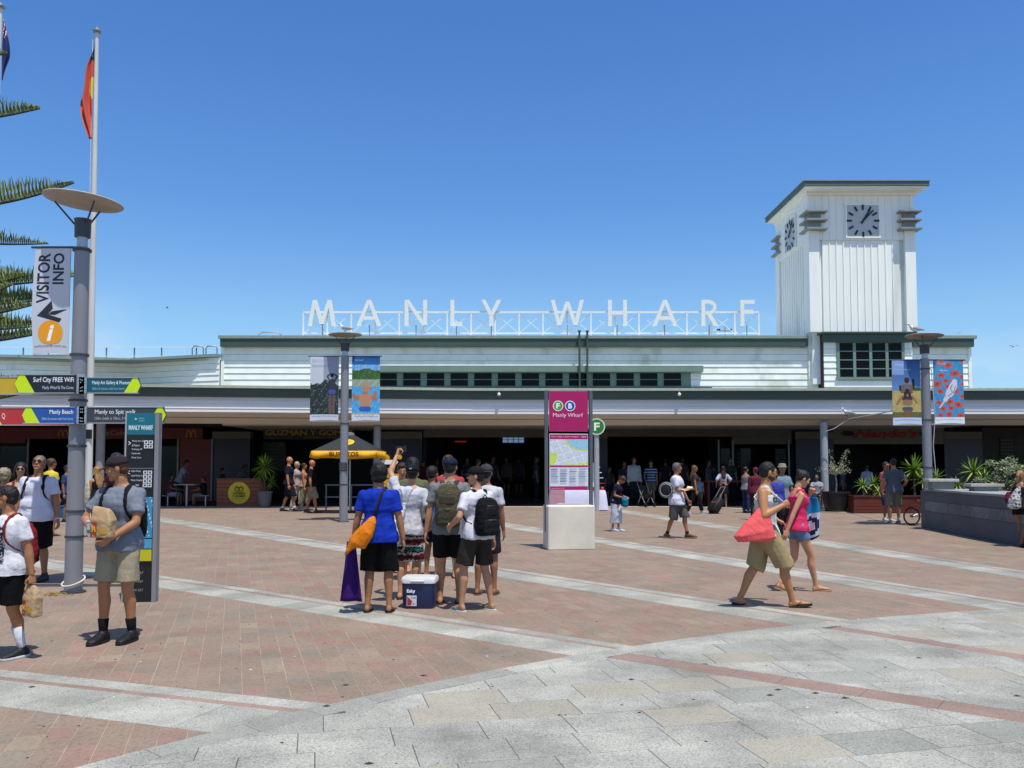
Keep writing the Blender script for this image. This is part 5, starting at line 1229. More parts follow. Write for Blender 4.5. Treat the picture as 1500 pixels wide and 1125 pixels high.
ol = empty('olive_tree', (pp.x, pp.y, .68), 0, 'thin olive tree with sparse grey leaves in the dark pot', 'tree'); r_ = random.Random(4)
q = MB(); q.tube([(0, 0, 0), (.03, 0, .35), (0, .02, .68)], [.04, .032, .028], 8); q.build('trunk', M('olive_bark', '#8b857a', .9, var=.2, bump=.4), ol, smooth=True)
q = MB(); tips = []
for k in range(16):
    a_ = r_.uniform(0, 6.28); e_ = r_.uniform(.25, 1.3); L_ = r_.uniform(.4, .62 if e_ < 1 else 1.1); d = Vector((math.cos(a_)*math.cos(e_), math.sin(a_)*math.cos(e_), math.sin(e_))); q.tube([(0, .02, .66), Vector((0, .02, .66))+d*L_*.5, Vector((0, .02, .66))+d*L_+Vector((0, 0, .08))], [.014, .009, .004], 5)
    for f_ in (.5, .75, 1): tips.append((tuple(Vector((0, .02, .66))+d*L_*f_), (.13, .13, .12)))
q.build('limbs', M('olive_bark', '#8b857a', .9), ol)
q = MB(); leafcloud(q, r_, tips, 800, .055); q.build('crown', [leaf_o, M('olive_leaf_pale', '#a3a184', .6, var=.2)], ol, kind='stuff')
# yuccas of the right-hand beds
ry = At(1265, 727, 30.3)
def yat(px, pyhead, Y, rad, zbase, n, label, seed, stem=True):
    p = At(px, pyhead, Y); return yucca(p.x, Y, zbase, [(0, 0, max(.05, p.z-zbase), rad, n)], label, seed, .04, stem)
yat(1264, 711, 30.2, .40, .55, 30, 'small yucca at the left end of the long red planter', 11); yat(1279, 709, 30.3, .42, .55, 32, 'second small yucca in the long red planter, seen just left of the men', 12)
yat(1287, 722, 30.1, .32, .55, 24, 'low yucca tuft on the rim of the long red planter', 13); yat(1339, 688, 30.3, .62, .55, 46, 'tallest yucca, leaning behind the man in grey', 14); yat(1352, 703, 30.2, .5, .55, 40, 'bushy pale yucca beside the right lamp post', 15)
yat(1371, 700, 27.2, .40, .9, 26, 'yucca tuft just right of the lamp post behind the first bench', 16); yat(1403, 711, 25.8, .36, .9, 28, 'yucca tuft between the two stone benches', 17); yat(1426, 691, 26.3, .52, .8, 40, 'yucca with a bare stem behind the second stone bench', 18); yat(1441, 701, 25.9, .42, .8, 32, 'small yucca right of the bare stemmed one', 19)
bu = empty('round_bush', (At(1478, 720, 24).x, 24.0, .75), 0, 'loose grey green bush behind the wall at the right', 'bush'); r_ = random.Random(8); q = MB(); cs_ = []
for k in range(26):
    d = Vector((r_.gauss(0, .33), r_.gauss(0, .35), r_.uniform(.15, 1.05))); cs_.append((tuple(d), (.17, .17, .14))); q.tube([(0, 0, 0), d*.5+Vector((0, 0, .05)), d], [.02, .012, .005], 5)
q.build('stems', bark, bu); q = MB(); leafcloud(q, r_, cs_, 4200, .07); q.build('foliage', [leaf_b, leaf_b2], bu, kind='stuff')
# ------------------------------------------------------------------ dark stone wall and benches
stone_d = paving_mat('dark_stone', '#54565a', '#6a6c70', '#3e4044', grain=70, islands=.07, stain=.2); stone_r = paving_mat('rough_stone', '#67696c', '#7e8083', '#4b4d50', grain=22, islands=.15, stain=.25); cap_s = paving_mat('cap_stone', '#8a8c8e', '#9fa1a2', '#6d6f71', grain=70, islands=.08)
sw = empty('stone_wall', (10.9, 22.6, 0), 0, 'low curved dark stone wall with a rough middle course', 'wall')
path = [Vector((10.93+.0, 22.65)), Vector((10.72, 20.9)), Vector((10.50, 19.2)), Vector((10.38, 17.6)), Vector((10.42, 16.0)), Vector((10.7, 14.4)), Vector((11.3, 12.9))]
def pt_at(s_):
    for a_, b_ in zip(path, path[1:]):
        L_ = (b_-a_).length
        if s_ <= L_: return a_+(b_-a_)*(s_/L_), (b_-a_).normalized()
        s_ -= L_
    return path[-1], (path[-1]-path[-2]).normalized()
total = sum((b_-a_).length for a_, b_ in zip(path, path[1:]))
TH = 1.25
def wseg(s0, s1, z0_, z1_, o0, mt, nm, th=.3):
    a_, da = pt_at(s0); b_, db = pt_at(s1); na = Vector((da.y, -da.x)); nb = Vector((db.y, -db.x))   # outward: towards -X
    if na.x > 0: na = -na; nb = -nb
    P = [a_+na*o0, b_+nb*o0, b_+nb*(o0-th), a_+na*(o0-th)]; q = MB(); P2 = [(v.x-10.9, v.y-22.6) for v in P]
    ar_ = sum(P2[i][0]*P2[(i+1) % 4][1]-P2[(i+1) % 4][0]*P2[i][1] for i in range(4)); P2 = P2 if ar_ > 0 else P2[::-1]
    q.prism(P2, z0_, z1_); return q.build(nm, mt, sw, bevel=.006)
for (z0_, z1_, o_, mt, nm, ln) in ((0, .48, 0, stone_d, 'base_stone', 1.3), (.484, .74, .012, stone_r, 'rough_stone', .75), (.744, 1.0, 0, stone_d, 'upper_stone', 1.3)):
    s_ = 0
    while s_ < total-.05: e_ = min(total, s_+ln*rnd.uniform(.92, 1.08)); wseg(s_+.003, e_-.003, z0_, z1_, o_, mt, nm); s_ = e_
s_ = 0
while s_ < total-.05: e_ = min(total, s_+1.2); wseg(s_+.002, e_-.002, 1.002, 1.055, .015, cap_s, 'cap_stone', TH); s_ = e_
q = MB(); q.box(.02, TH-.02, -.02, .28, 0, 1.0); q.build('end_stone', stone_d, sw); 
bed = MB(); bed.prism([(11.3, 22.4), (11.1, 21), (10.9, 17.5), (11.3, 14), (24, 13), (24, 29.5), (14.7, 29.5), (12.6, 24.4)], -.0, .82); bed.build('raised_bed', soil, None, kind='structure')
def bench(px0, px1, py, Y, label):
    a = At(px0, py, Y); b = At(px1, py, Y); w = b.x-a.x; t = empty('stone_bench', ((a.x+b.x)/2, Y, 1.05), R(-6), label, 'bench', 'pale slab benches set on the stone wall'); h = a.z-1.05
    q = MB(); q.box(-w/2, w/2, -.22, .22, h-.07, h); q.build('seat', paving_mat('bench_slab', '#b5b2a8', '#c5c2b8', '#95928a', grain=60) if 'bench_slab' not in MATS else MATS['bench_slab'], t, bevel=.008)
    q = MB(); q.box(-w/2+w*.13, w/2-w*.15, -.16, .16, .008, h-.071); q.build('support', M('bench_support', '#7d8076', .7, var=.12), t, bevel=.005)
bench(1357, 1399, 701.5, 22.1, 'stone bench slab at the far end of the dark wall'); bench(1418, 1464.5, 708.5, 20.6, 'stone bench slab in the middle of the dark wall')
# ------------------------------------------------------------------ bicycle half hidden behind the wall
bk = empty('bicycle', (G(1337, 770).x, 23.9, 0), R(8), 'small dark bicycle leaning behind the end of the stone wall', 'bicycle')
tyre = M('tyre', '#1b1a1a', .8); rim = M('rim_steel', '#8d9093', .3, .7); fr_m = M('bike_blue', '#26384d', .35, .3)
for x in (0, .92):
    q = MB(); n, k = 32, 8; R_ = .235
    vs = [((R_+.024*math.cos(2*math.pi*j/k))*math.cos(2*math.pi*i/n)+x, .024*math.sin(2*math.pi*j/k), (R_+.024*math.cos(2*math.pi*j/k))*math.sin(2*math.pi*i/n)+.26) for i in range(n) for j in range(k)]
    q.add(vs, [(i*k+j, ((i+1) % n)*k+j, ((i+1) % n)*k+(j+1) % k, i*k+(j+1) % k) for i in range(n) for j in range(k)]); wt = q.build('wheel', tyre, bk, smooth=True)
    q = MB()
    for i in range(18): a_ = 2*math.pi*i/18; q.tube([(x, 0, .26), (x+.21*math.cos(a_), 0, .26+.21*math.sin(a_))], .0025, 4, up=(0, 1, 0))
    q.build('spokes', rim, wt); q = MB(); q.tube([(x, -.05, .26), (x, .05, .26)], .03, 10); q.build('hub', rim, wt)
q = MB(); 
for a_, b_, r2_ in (((0, 0, .26), (.36, 0, .27), .012), ((0, 0, .26), (.28, 0, .58), .011), ((.36, 0, .27), (.27, 0, .64), .015), ((.36, 0, .27), (.80, 0, .60), .018), ((.29, 0, .56), (.79, 0, .66), .016), ((.78, 0, .72), (.92, 0, .26), .015)): q.tube([a_, b_], r2_, 8, up=(0, 1, 0))
q.build('frame', fr_m, bk, smooth=True)
q = MB(); q.loft([((.14, 0, .68), (0, .06, 0), (0, 0, .02)), ((.24, 0, .70), (0, .055, 0), (0, 0, .025)), ((.38, 0, .69), (0, .02, 0), (0, 0, .015))], 10); q.build('saddle', black_m, bk, smooth=True)
q = MB(); q.tube([(.74, -.3, .86), (.79, -.1, .80), (.79, .1, .80), (.74, .3, .86)], .013, 8); q.tube([(.78, 0, .7), (.79, 0, .8)], .014, 8); q.build('handlebar', black_m, bk, smooth=True)
q = MB(); q.tube([(.36, -.04, .27), (.36, -.055, .27)], .08, 18); q.tube([(.36, -.07, .27), (.46, -.09, .20)], .012, 6); q.build('crank', rim, bk)
# ------------------------------------------------------------------ cooler box
pc = G(613, 893.5); ck = empty('cooler_box', (pc.x, pc.y+.17, 0), R(-4), 'dark blue cooler box with a white lid on the paving', 'cooler')
q = MB(); q.loft([((0, 0, 0), (.175, 0, 0), (0, .15, 0)), ((0, 0, .02), (.182, 0, 0), (0, .157, 0)), ((0, 0, .30), (.195, 0, 0), (0, .168, 0))], 36, p=7); q.build('body', M('cooler_blue', '#1d2b50', .4, var=.05), ck, smooth=True)
q = MB(); q.loft([((0, 0, .301), (.202, 0, 0), (0, .175, 0)), ((0, 0, .345), (.204, 0, 0), (0, .177, 0)), ((0, 0, .365), (.192, 0, 0), (0, .165, 0)), ((0, 0, .368), (.15, 0, 0), (0, .125, 0))], 36, p=7); q.build('lid', M('cooler_lid', '#c9cccb', .4, var=.03), ck, smooth=True)
q = MB(); q.tube([(-.08, -.19, .33), (.08, -.19, .33)], .012, 8, up=(0, 1, 0)); q.build('handle', M('cooler_lid', '#c9cccb', .4), ck, smooth=True)
A_ = Art(); A_.text('Esky', -.125, -.025, .185, .235, '#dfe2e8', bold=.04); A_.rect(-.125, -.01, .045, .165, '#c2c6cc'); A_.poly([(-.12, .05), (-.075, .05), (-.06, .10), (-.12, .155)], '#a32a30'); A_.text('Ice', -.07, -.02, .13, .155, '#2a2c33'); A_.text('26 L', -.06, -.02, .06, .085, '#7a2a30'); A_.build('label_print', ck, (0, -.1725, 0))
# ------------------------------------------------------------------ cable from lamp to canopy, gulls, birds
q = MB(); a = At(1243, 614, 33.2); b = At(1357, 588, p3.y); q.tube([a, a.lerp(b, .5)-Vector((0, 0, .05)), b], .022, 6); q.tube([a, At(1222, 628, 33.35), At(1209, 632, 33.5)], .015, 6)
q.build('cable', M('cable_pale', '#aeb0b0', .6), None, label='pale cable strung from the right lamp post to the canopy', cat='cable')
q = MB(); q.tube([Vector((p3.x+.1, p3.y-.14, 4.3)), Vector((p3.x+.16, p3.y-.16, 3.0)), Vector((p3.x+.10, p3.y-.14, 2.2)), Vector((p3.x+.15, p3.y-.15, 1.4))], .012, 6); q.build('cable', M('cable_pale', '#aeb0b0', .6), None, label='loose cable tied down the right lamp post', cat='cable')
gw = M('gull_white', '#d9dbd8', .6); gg = M('gull_grey', '#9aa0a3', .6)
def gull(p, rz, label, s=1.0):
    t = empty('seagull', p, rz, label, 'bird', 'seagulls perched above the plaza')
    q = MB(); q.loft([(Vector(c)*s, (0, r_*s, 0), (0, 0, r2*s)) for c, r_, r2 in (((-.20, 0, .10), .01, .008), ((-.12, 0, .11), .035, .03), ((0, 0, .12), .07, .065), ((.09, 0, .15), .06, .06), ((.13, 0, .20), .032, .034), ((.145, 0, .24), .034, .036), ((.17, 0, .255), .028, .026), ((.20, 0, .25), .006, .006))], 12); q.build('body', gw, t, smooth=True)
    for k in (-1, 1): q = MB(); q.loft([(Vector((-.24, k*.02, .10))*s, (0, .008*s, 0), (0, 0, .008*s)), (Vector((-.05, k*.062, .13))*s, (0, .018*s, 0), (0, 0, .05*s)), (Vector((.07, k*.058, .15))*s, (0, .012*s, 0), (0, 0, .035*s))], 8); q.build('wing', gg, t, smooth=True)
    for k in (-1, 1): q = MB(); q.tube([Vector((.01, k*.025, .07))*s, Vector((.015, k*.025, 0))*s], .006*s, 5); q.build('leg', M('gull_red', '#8a2c1c', .5), t)
    q = MB(); q.tube([Vector((.195, 0, .25))*s, Vector((.24, 0, .243))*s], [.009*s, .003*s], 6); q.build('beak', M('gull_red', '#8a2c1c', .5), t)
gull((p2.x-.0, p2.y, 5.625), R(160), 'white gull standing on the disc of the middle lamp', 1.1); gull((p3.x-.25, p3.y, 5.285), R(180), 'white gull on the disc of the right lamp', 1.1)
g_ = At(1242, 611, 33.2); gull((g_.x, 33.2, g_.z+.02), R(180), 'small white gull perched on the cable over the red sign', 1.25)
def flyer(px, py, Y, s, rz, label):
    t = empty('flying_bird', At(px, py, Y), rz, label, 'bird'); q = MB(); q.loft([((-.14*s, 0, 0), (0, .004*s, 0), (0, 0, .004*s)), ((0, 0, 0), (0, .035*s, 0), (0, 0, .03*s)), ((.14*s, 0, .01*s), (0, .008*s, 0), (0, 0, .008*s))], 8); q.build('body', M('bird_dark', '#2a2c30', .7), t, smooth=True)
    for k in (-1, 1): q = MB(); q.add([(.05*s, 0, .01), (-.06*s, 0, .01), (-.05*s, k*.2*s, .10*s), (.05*s, k*.2*s, .10*s), (-.07*s, k*.42*s, -.02*s)], [(0, 1, 2, 3), (3, 2, 4)]); q.build('wing', M('bird_dark', '#2a2c30', .7), t)
flyer(1484, 508, 50, .9, R(80), 'dark bird flying at the right edge of the sky'); flyer(245, 451, 60, .7, R(10), 'tiny dark bird in the sky over the left wing'); flyer(1405, 488, 45, .4, R(40), 'tiny bird just above the right end of the hall')
# ------------------------------------------------------------------ Norfolk pine at the left edge
need = M('pine_needles', '#52653a', .7, var=.35, scale=4); need2 = M('pine_needles_pale', '#818e50', .7, var=.3, scale=4); pbark = M('pine_bark', '#3a2f2b', .95, var=.25, scale=6, bump=.6)
TX, TY = At(-165, 700, 24).x, 24.0
pn = empty('pine_tree', (TX, TY, 0), 0, 'tall norfolk pine whose branches reach in from the left edge', 'tree')
q = MB(); q.tube([(0, 0, 0), (.05, 0, 6), (0, 0, 16)], [.34, .26, .08], 14); q.build('trunk', pbark, pn, smooth=True)
r_ = random.Random(21)
def pine_branch(z0_, az, L_, rise, droop, teeth=1.0, start=.22, hs=.55):
    """a stem with upright comb-like branchlets"""
    d = Vector((math.cos(az), math.sin(az), 0)); st = []; n = 16
    for i in range(n+1):
        f_ = i/n; st.append(d*L_*f_+Vector((0, 0, z0_+rise*f_*f_*L_-droop*math.sin(f_*math.pi)*L_)))
    q = MB(); q.tube(st, [.05*(1-.8*i/n)+.006 for i in range(n+1)], 6); b_ = q.build('branch', pbark, pn, smooth=True)
    q = MB(); sd_ = Vector((-d.y, d.x, 0)); N = int(L_*(1-start)/.05*teeth)
    for k in range(N):
        f_ = start+(1-start)*k/N; ii = f_*n; i0 = min(n-1, int(ii)); p = st[i0].lerp(st[i0+1], ii-i0)
        hgt = hs*(1-(max(0, f_-.45)/.55)**1.6*.85)*r_.uniform(.8, 1.1)
        for k2 in (-1, 0, 1) if k % 2 else (-.5, .5):
            tip = p+Vector((0, 0, hgt*(1.45-.35*abs(k2))))+sd_*k2*hgt*.7+d*hgt*.05; mid = p.lerp(tip, .5)+sd_*k2*hgt*.12
            w0 = .012; tip += Vector((r_.uniform(-.05, .05), r_.uniform(-.05, .05), r_.uniform(-.10, .02)))
            q.tube([p, mid, tip], [w0*1.1, w0*1.7, w0*.5], 4, m=0 if r_.random() < .6 else 1)
    q.build('foliage', [need, need2], b_, kind='stuff')
def zpx(py): return At(0, py, TY).z
def Lpx(px): return At(px, 300, TY).x-TX
for (py0, pyt, px, az, ht) in ((290, 258, 108, 0, .62), (300, 288, 45, -.5, .4), (325, 318, 12, .6, .4), (160, 145, 49, 0.05, .62), (150, 150, 20, -.7, .6), (395, 372, 84, .35, .5), (410, 400, 62, -.15, .6), (425, 412, 60, .3, .6), (440, 428, 78, -.4, .6), (452, 437, 52, .0, .6), (462, 455, 60, .25, .5), (480, 466, 48, -.3, .5), (486, 468, 80, .1, .45),
                          (565, 548, 46, -.2, .5), (575, 560, 42, .15, .5), (560, 540, 30, .5, .5), (60, 50, -20, .3, .5), (-60, -70, -40, -.2, .5)):
    L_ = Lpx(px)/max(.5, math.cos(az)); z0_ = zpx(py0)-.25; z1_ = zpx(pyt)-.2
    pine_branch(z0_, az, L_, (z1_-z0_)/L_, .03, start=.45 if px > 40 else .3, hs=ht)
for k in range(16): pine_branch(2.5+k*.75, r_.uniform(1.6, 4.7), r_.uniform(2.5, 3.8), .08, .03, teeth=.6)
# ------------------------------------------------------------------ people: one skinned surface each, clothes over it
def V(*a): return Vector(a)
def noise_np(P, f, seed, oct_=3):
    """cheap smooth noise on an (n,3) array, about -1..1"""
    r_ = np.random.RandomState(seed); out = np.zeros(len(P)); amp = 1.0; tot = 0
    for o in range(oct_):
        for k in range(3):
            d = r_.normal(size=3); d /= np.linalg.norm(d); d2 = r_.normal(size=3); ph = r_.uniform(0, 6.28, 2)
            out += amp*np.sin(P@d*f*6.28+ph[0]+1.7*np.sin(P@d2*f*4.1+ph[1]))
        tot += amp*3*.7; amp *= .55; f *= 2.1
    return out/tot
def remesh(mb, vox, smooth=2, disp=None, aniso=None):
    """voxel-fuse the closed pieces of mb; returns (verts, faces)"""
    me = bpy.data.meshes.new('tmp'); me.from_pydata(mb.v, [], mb.f); o = bpy.data.objects.new('tmp', me)
    m = o.modifiers.new('r', 'REMESH'); m.mode = 'VOXEL'; m.voxel_size = vox; m.adaptivity = 0
    if smooth: s = o.modifiers.new('s', 'SMOOTH'); s.factor = .5; s.iterations = smooth
    m2 = evaluated(o)
    n = len(m2.vertices); co = np.empty(n*3); m2.vertices.foreach_get('co', co); co = co.reshape(-1, 3)
    if disp is not None and n:
        no = np.empty(n*3); m2.vertices.foreach_get('normal', no); no = no.reshape(-1, 3); co = disp(co, no)
    fs = [tuple(p.vertices) for p in m2.polygons]
    bpy.data.objects.remove(o); bpy.data.meshes.remove(me); bpy.data.meshes.remove(m2)
    return co, fs
def put(name, co, fs, mats, parent, face_mat=None, label=None, smooth=True):
    me = bpy.data.meshes.new(name); me.from_pydata([tuple(c) for c in co], [], fs)
    mats = mats if isinstance(mats, (list, tuple)) else [mats]
    for m in mats: me.materials.append(m)
    if face_mat is not None: me.polygons.foreach_set('material_index', face_mat)
    if smooth: me.polygons.foreach_set('use_smooth', [True]*len(fs))
    o = bpy.data.objects.new(name, me); COL.objects.link(o); o.parent = parent
    return tag(o, label)
def folds(amp, f=5.0, seed=1, vert=1.0):
    def d(co, no):
        Q = co.copy(); Q[:, 2] *= vert; h = noise_np(Q, f, seed, 3); h = np.abs(h)**.8*np.sign(h)
        return co+no*(h*amp)[:, None]
    return d
def SK(c): return M('skin_'+c.strip('#'), c, .48, var=.07, scale=9, spec=.35)
def CL(c, **k): return M('cloth_'+c.strip('#'), c, .85, var=.10, scale=7, bump=.8, bscale=19, spec=.15, **k)
def HR(c): return M('hair_'+c.strip('#'), c, .5, var=.35, scale=30, bump=.8, bscale=90, spec=.35)
def ik(a, t, l1, l2, pole):
    d = t-a; L = d.length; mx = (l1+l2)*.998
    if L > mx: t = a+d*(mx/L); d = t-a; L = mx
    L = max(L, abs(l1-l2)+.01); u = d.normalized(); c = (l1*l1+L*L-l2*l2)/(2*l1*L); c = max(-1, min(1, c)); s = math.sqrt(1-c*c)
    p = pole-u*pole.dot(u); p = p.normalized() if p.length > 1e-5 else V(0, 1, 0)
    return a+u*(l1*c)+p*(l1*s), t
PEOPLE = []
def person(px, fy, topy, facing, label, skin='#a8795c', hair=('short', '#1a1512'), top=None, bottom=None, shoes=None, female=False,
           lean=0.0, side=0.0, hyaw=0.0, hpitch=0.0, fL=(-.10, 0, 0, 0), fR=(.10, 0, 0, 0), hL=None, hR=None, eL=None, eR=None, curl=(.35, .35), build=1.0, belly=0.0,
           cap=None, shades=False, vox=.012, seed=0, H=None, seat=None, group=None, socks=None, face=True, z0=0.0, turn=0.0, hat=None, beard=None):
    """px, fy: ground pixel of the feet; topy: pixel of the crown. facing: 0 to the camera, 90 to the right, 180 away, -90 to the left.
    feet (x, y, lift, pitch) and hands (x, y, z) in a 1.75 m body frame, y forward, x to the person's right"""
    g_ = G(px, fy); g_.z = z0+(.014 if shoes else 0)
    if H is None: H = At(px, topy, g_.y).z-z0
    S = H/1.75
    root = empty('person', g_, R(facing+180), label, 'person', group); PEOPLE.append(root)
    B = MB(); sk = SK(skin); fem = 1 if female else 0; bd = build
    fL = V(*fL[:2], fL[2]), fL[3]; fR = V(*fR[:2], fR[2]), fR[3]
    ankL, ankR = fL[0]+V(0, 0, .085), fR[0]+V(0, 0, .085)
    Lt, Ls = .435, .415
    if seat is None:
        pz = 9
        px_ = (fL[0].x+fR[0].x)/2; py_ = (fL[0].y+fR[0].y)/2
        for a_, sx in ((ankL, -.09), (ankR, .09)):
            dx = a_.x-(px_+sx); dy = a_.y-py_; r2 = (Lt+Ls)**2*.985-dx*dx-dy*dy; pz = min(pz, a_.z+math.sqrt(max(.1, r2)))
        pel = V(px_, py_, pz)
    else: pel = V(0, 0, seat+.07)
    Lm = Matrix.Rotation(R(-lean), 3, 'X') @ Matrix.Rotation(R(side), 3, 'Y') @ Matrix.Rotation(R(-turn), 3, 'Z')
    up = Lm @ V(0, 0, 1); rt = Lm @ V(1, 0, 0); fw = Lm @ V(0, 1, 0)
    def sp(h, f=0.0, x=0.0): return pel+up*h+fw*f+rt*x
    hipw = .092 if not fem else .095; shw = (.178-.022*fem)*(.9+.1*bd)
    hipL, hipR = pel+V(-hipw, 0, 0), pel+V(hipw, 0, 0)
    shL, shR = sp(.455, -.006, -shw), sp(.455, -.006, shw)
    # legs
    kn = {}
    for sd, hp, an in (('L', hipL, ankL), ('R', hipR, ankR)):
        pole = V(0, 1, .15) if seat is None else V(0, 1, 1)
        kn[sd], an2 = ik(hp, an, Lt, Ls, pole); 
        if sd == 'L': ankL = an2
        else: ankR = an2
    def leg(q, hp, k, an, e=0.0):
        d1 = (k-hp); d2 = (an-k); x1, _ = frame_of(d1, (0, 1, 0)); 
        rr = [(hp, .088), (hp+d1*.25, .086), (hp+d1*.6, .068), (k-d1*.06, .056)]
        for (a_, r0), (b_, r1) in zip(rr, rr[1:]): q.caps(a_, b_, r0*bd+e, r1*bd+e, 12)
        bk = V(0, -.012, 0); f2 = [(k, .054), (k+d2*.14+bk, .052), (k+d2*.30+bk*1.6, .056), (k+d2*.5+bk, .047), (k+d2*.8, .036), (an, .034)]
        for (a_, r0), (b_, r1) in zip(f2, f2[1:]): q.caps(a_, b_, r0*(.5+.5*bd)+e, r1*(.5+.5*bd)+e, 12)
    leg(B, hipL, kn['L'], ankL); leg(B, hipR, kn['R'], ankR)
    def foot_dirs(an, pitch, k):
        return V(0, math.cos(R(pitch)), -math.sin(R(pitch)))
    def foot(q, an, pitch, e=0.0, sxx=1):
        f = foot_dirs(an, pitch, None); u = V(0, math.sin(R(pitch)), math.cos(R(pitch))); x = V(1, 0, 0); o = an-u*.085
        q.loft([(o-f*(.055+e)+u*.030, x*(.012+e), u*(.012+e)), (o-f*.045+u*.036, x*(.030+e), u*(.034+e)), (o+f*.0+u*.045, x*(.034+e), u*(.045+e)), (o+f*.07+u*.036, x*(.038+e), u*(.034+e)), (o+f*.13+u*.024, x*(.046+e), u*(.022+e)), (o+f*.175+u*.017, x*(.042+e), u*(.015+e)), (o+f*(.20+e)+u*.012, x*(.022+e), u*(.010+e))], 14)
        q.caps(an+V(0, 0, .02), o+u*.05, .034+e, .036+e)
    foot(B, ankL, fL[1]); foot(B, ankR, fR[1])
    # torso
    def torso(q, e=0.0, h0=-.06, h1=.56, neck=True, drop=0, wide=1.0, flare=0.0):
        R_ = [(-.06, .155+.008*fem, .10, 0), (.03, .163+.010*fem, .112, -.012), (.10, .152, .105, -.004), (.18, .137-.014*fem, .094, .004), (.26, .147-.014*fem, .100, .006), (.36, .164-.012*fem, .112+.012*fem, .008+.006*fem), (.43, .170-.014*fem, .103, .0), (.470, .142-.012*fem, .084, -.006), (.505, .092, .066, -.008), (.54, .060, .056, -.006)]
        secs = []
        for h, a_, b_, o_ in R_:
            if h < h0 or h > h1: continue
            bb = belly*math.exp(-((h-.14)/.10)**2); fl_ = flare*max(0, (.25-h)/.3)
            secs.append((sp(h, o_+bb*.55), rt*((a_*bd+bb*.35)*wide+e+fl_), fw*(b_*(.6+.4*bd)+bb*.5+e+fl_)))
        q.loft(secs, 22, p=2.3)
    torso(B)
    nk = sp(.545, -.012); hd = sp(.62, .022)
    B.caps(sp(.49, -.015), sp(.60, .005), .060*(.7+.3*bd)-.007*fem, .055*(.7+.3*bd)-.007*fem)
    # trapezius and deltoids
    for s_ in (-1, 1): B.caps(sp(.525, -.014, s_*.035), sp(.470, -.008, s_*(shw-.03)), .036, .034); B.ball(sp(.448, -.004, s_*(shw-.004)), (.052*bd-.008*fem,)*3)
    # arms
    dl = V(-shw-.062, .07, pel.z-.095); dr = V(shw+.058, .05, pel.z-.10)
    hLp = V(*hL) if hL else dl+V(pel.x, pel.y, 0); hRp = V(*hR) if hR else dr+V(pel.x, pel.y, 0)
    arm = {}
    for sd, sh, hp, ep, s_ in (('L', shL, hLp, eL, -1), ('R', shR, hRp, eR, 1)):
        pole = V(*ep) if ep else V(s_*.5, -1, -.2)
        el, wr = ik(sh, hp, .285, .255, pole); arm[sd] = (sh, el, wr)
    af = .88 if fem else 1.0
    def armg(q, sd, e=0.0, f0=0.0, f1=2.0):
        sh, el, wr = arm[sd]; d1 = el-sh; d2 = wr-el
        P = [(0, sh, .048), (.4, sh+d1*.4, .047), (.8, sh+d1*.85, .040), (1, el, .038), (1.25, el+d2*.25, .040), (1.6, el+d2*.6, .033), (2, wr, .026)]
        for (t0, a_, r0), (t1, b_, r1) in zip(P, P[1:]):
            if t0 >= f1-1e-6: break
            if t1 > f1: k = (f1-t0)/(t1-t0); b_ = a_.lerp(b_, k); r1 = r0+(r1-r0)*k
            q.caps(a_, b_, r0*bd*af+e, r1*bd*af+e*(1.0 if t1 < f1 else 1.15), 12)
    armg(B, 'L'); armg(B, 'R')
    # hands and head at a finer grain
    Fm = MB()
    for sd, cu_ in (('L', curl[0]), ('R', curl[1])):
        sh, el, wr = arm[sd]; d = (wr-el).normalized(); s_ = -1 if sd == 'L' else 1
        inw = V(-s_, 0, 0) if abs(d.z) > .45 else (V(0, 0, -1) if d.z < .3 else V(0, 1, 0)); inw = (inw-d*inw.dot(d)).normalized(); lat = d.cross(inw).normalized()
        if lat.y < 0 and abs(d.z) > .45: lat = -lat
        if abs(d.z) <= .45 and lat.z < 0: lat = -lat
        Fm.loft([(wr-d*.02, lat*.026, inw*.020), (wr+d*.01, lat*.028, inw*.019), (wr+d*.045, lat*.040, inw*.018), (wr+d*.082, lat*.042, inw*.016), (wr+d*.092, lat*.036, inw*.012)], 12)
        for i, (o_, L_) in enumerate(((.031, .070), (.011, .080), (-.010, .074), (-.030, .058))):
            a_ = wr+d*.085+lat*o_; c1 = cu_*1.1; d1 = (d*math.cos(c1)+inw*math.sin(c1)); b_ = a_+d1*L_*.45; c2 = c1+cu_*1.2; d2 = (d*math.cos(c2)+inw*math.sin(c2)); c_ = b_+d2*L_*.32; c3 = c2+cu_*.8; d3 = (d*math.cos(c3)+inw*math.sin(c3))
            Fm.caps(a_-d*.015, b_, .0088, .0082, 8); Fm.caps(b_, c_, .0082, .0075, 8); Fm.caps(c_, c_+d3*L_*.26, .0075, .0062, 8)
        tb = wr+d*.03+lat*.034; td = (d*.7+lat*.6+inw*.45).normalized(); tm = tb+td*.038; td2 = (d*.85+lat*.15+inw*.5).normalized(); Fm.caps(tb-lat*.01, tm, .013, .010, 8); Fm.caps(tm, tm+td2*.030, .010, .0075, 8)
    HM = Lm @ Matrix.Rotation(R(-hyaw), 3, 'Z') @ Matrix.Rotation(R(-hpitch), 3, 'X')
    if seat is None and lean > 12: HM = Matrix.Rotation(R(-lean*.5), 3, 'X') @ Matrix.Rotation(R(-hyaw), 3, 'Z') @ Matrix.Rotation(R(-hpitch), 3, 'X')
    hc = sp(.60, .005)+HM @ V(0, .018, .095)
    def hp_(x, y, z): return hc+HM @ V(x, y, z)
    hx = HM @ V(1, 0, 0); hy = HM @ V(0, 1, 0); hz = HM @ V(0, 0, 1)
    F2 = MB(); hs = .97 if fem else 1.0
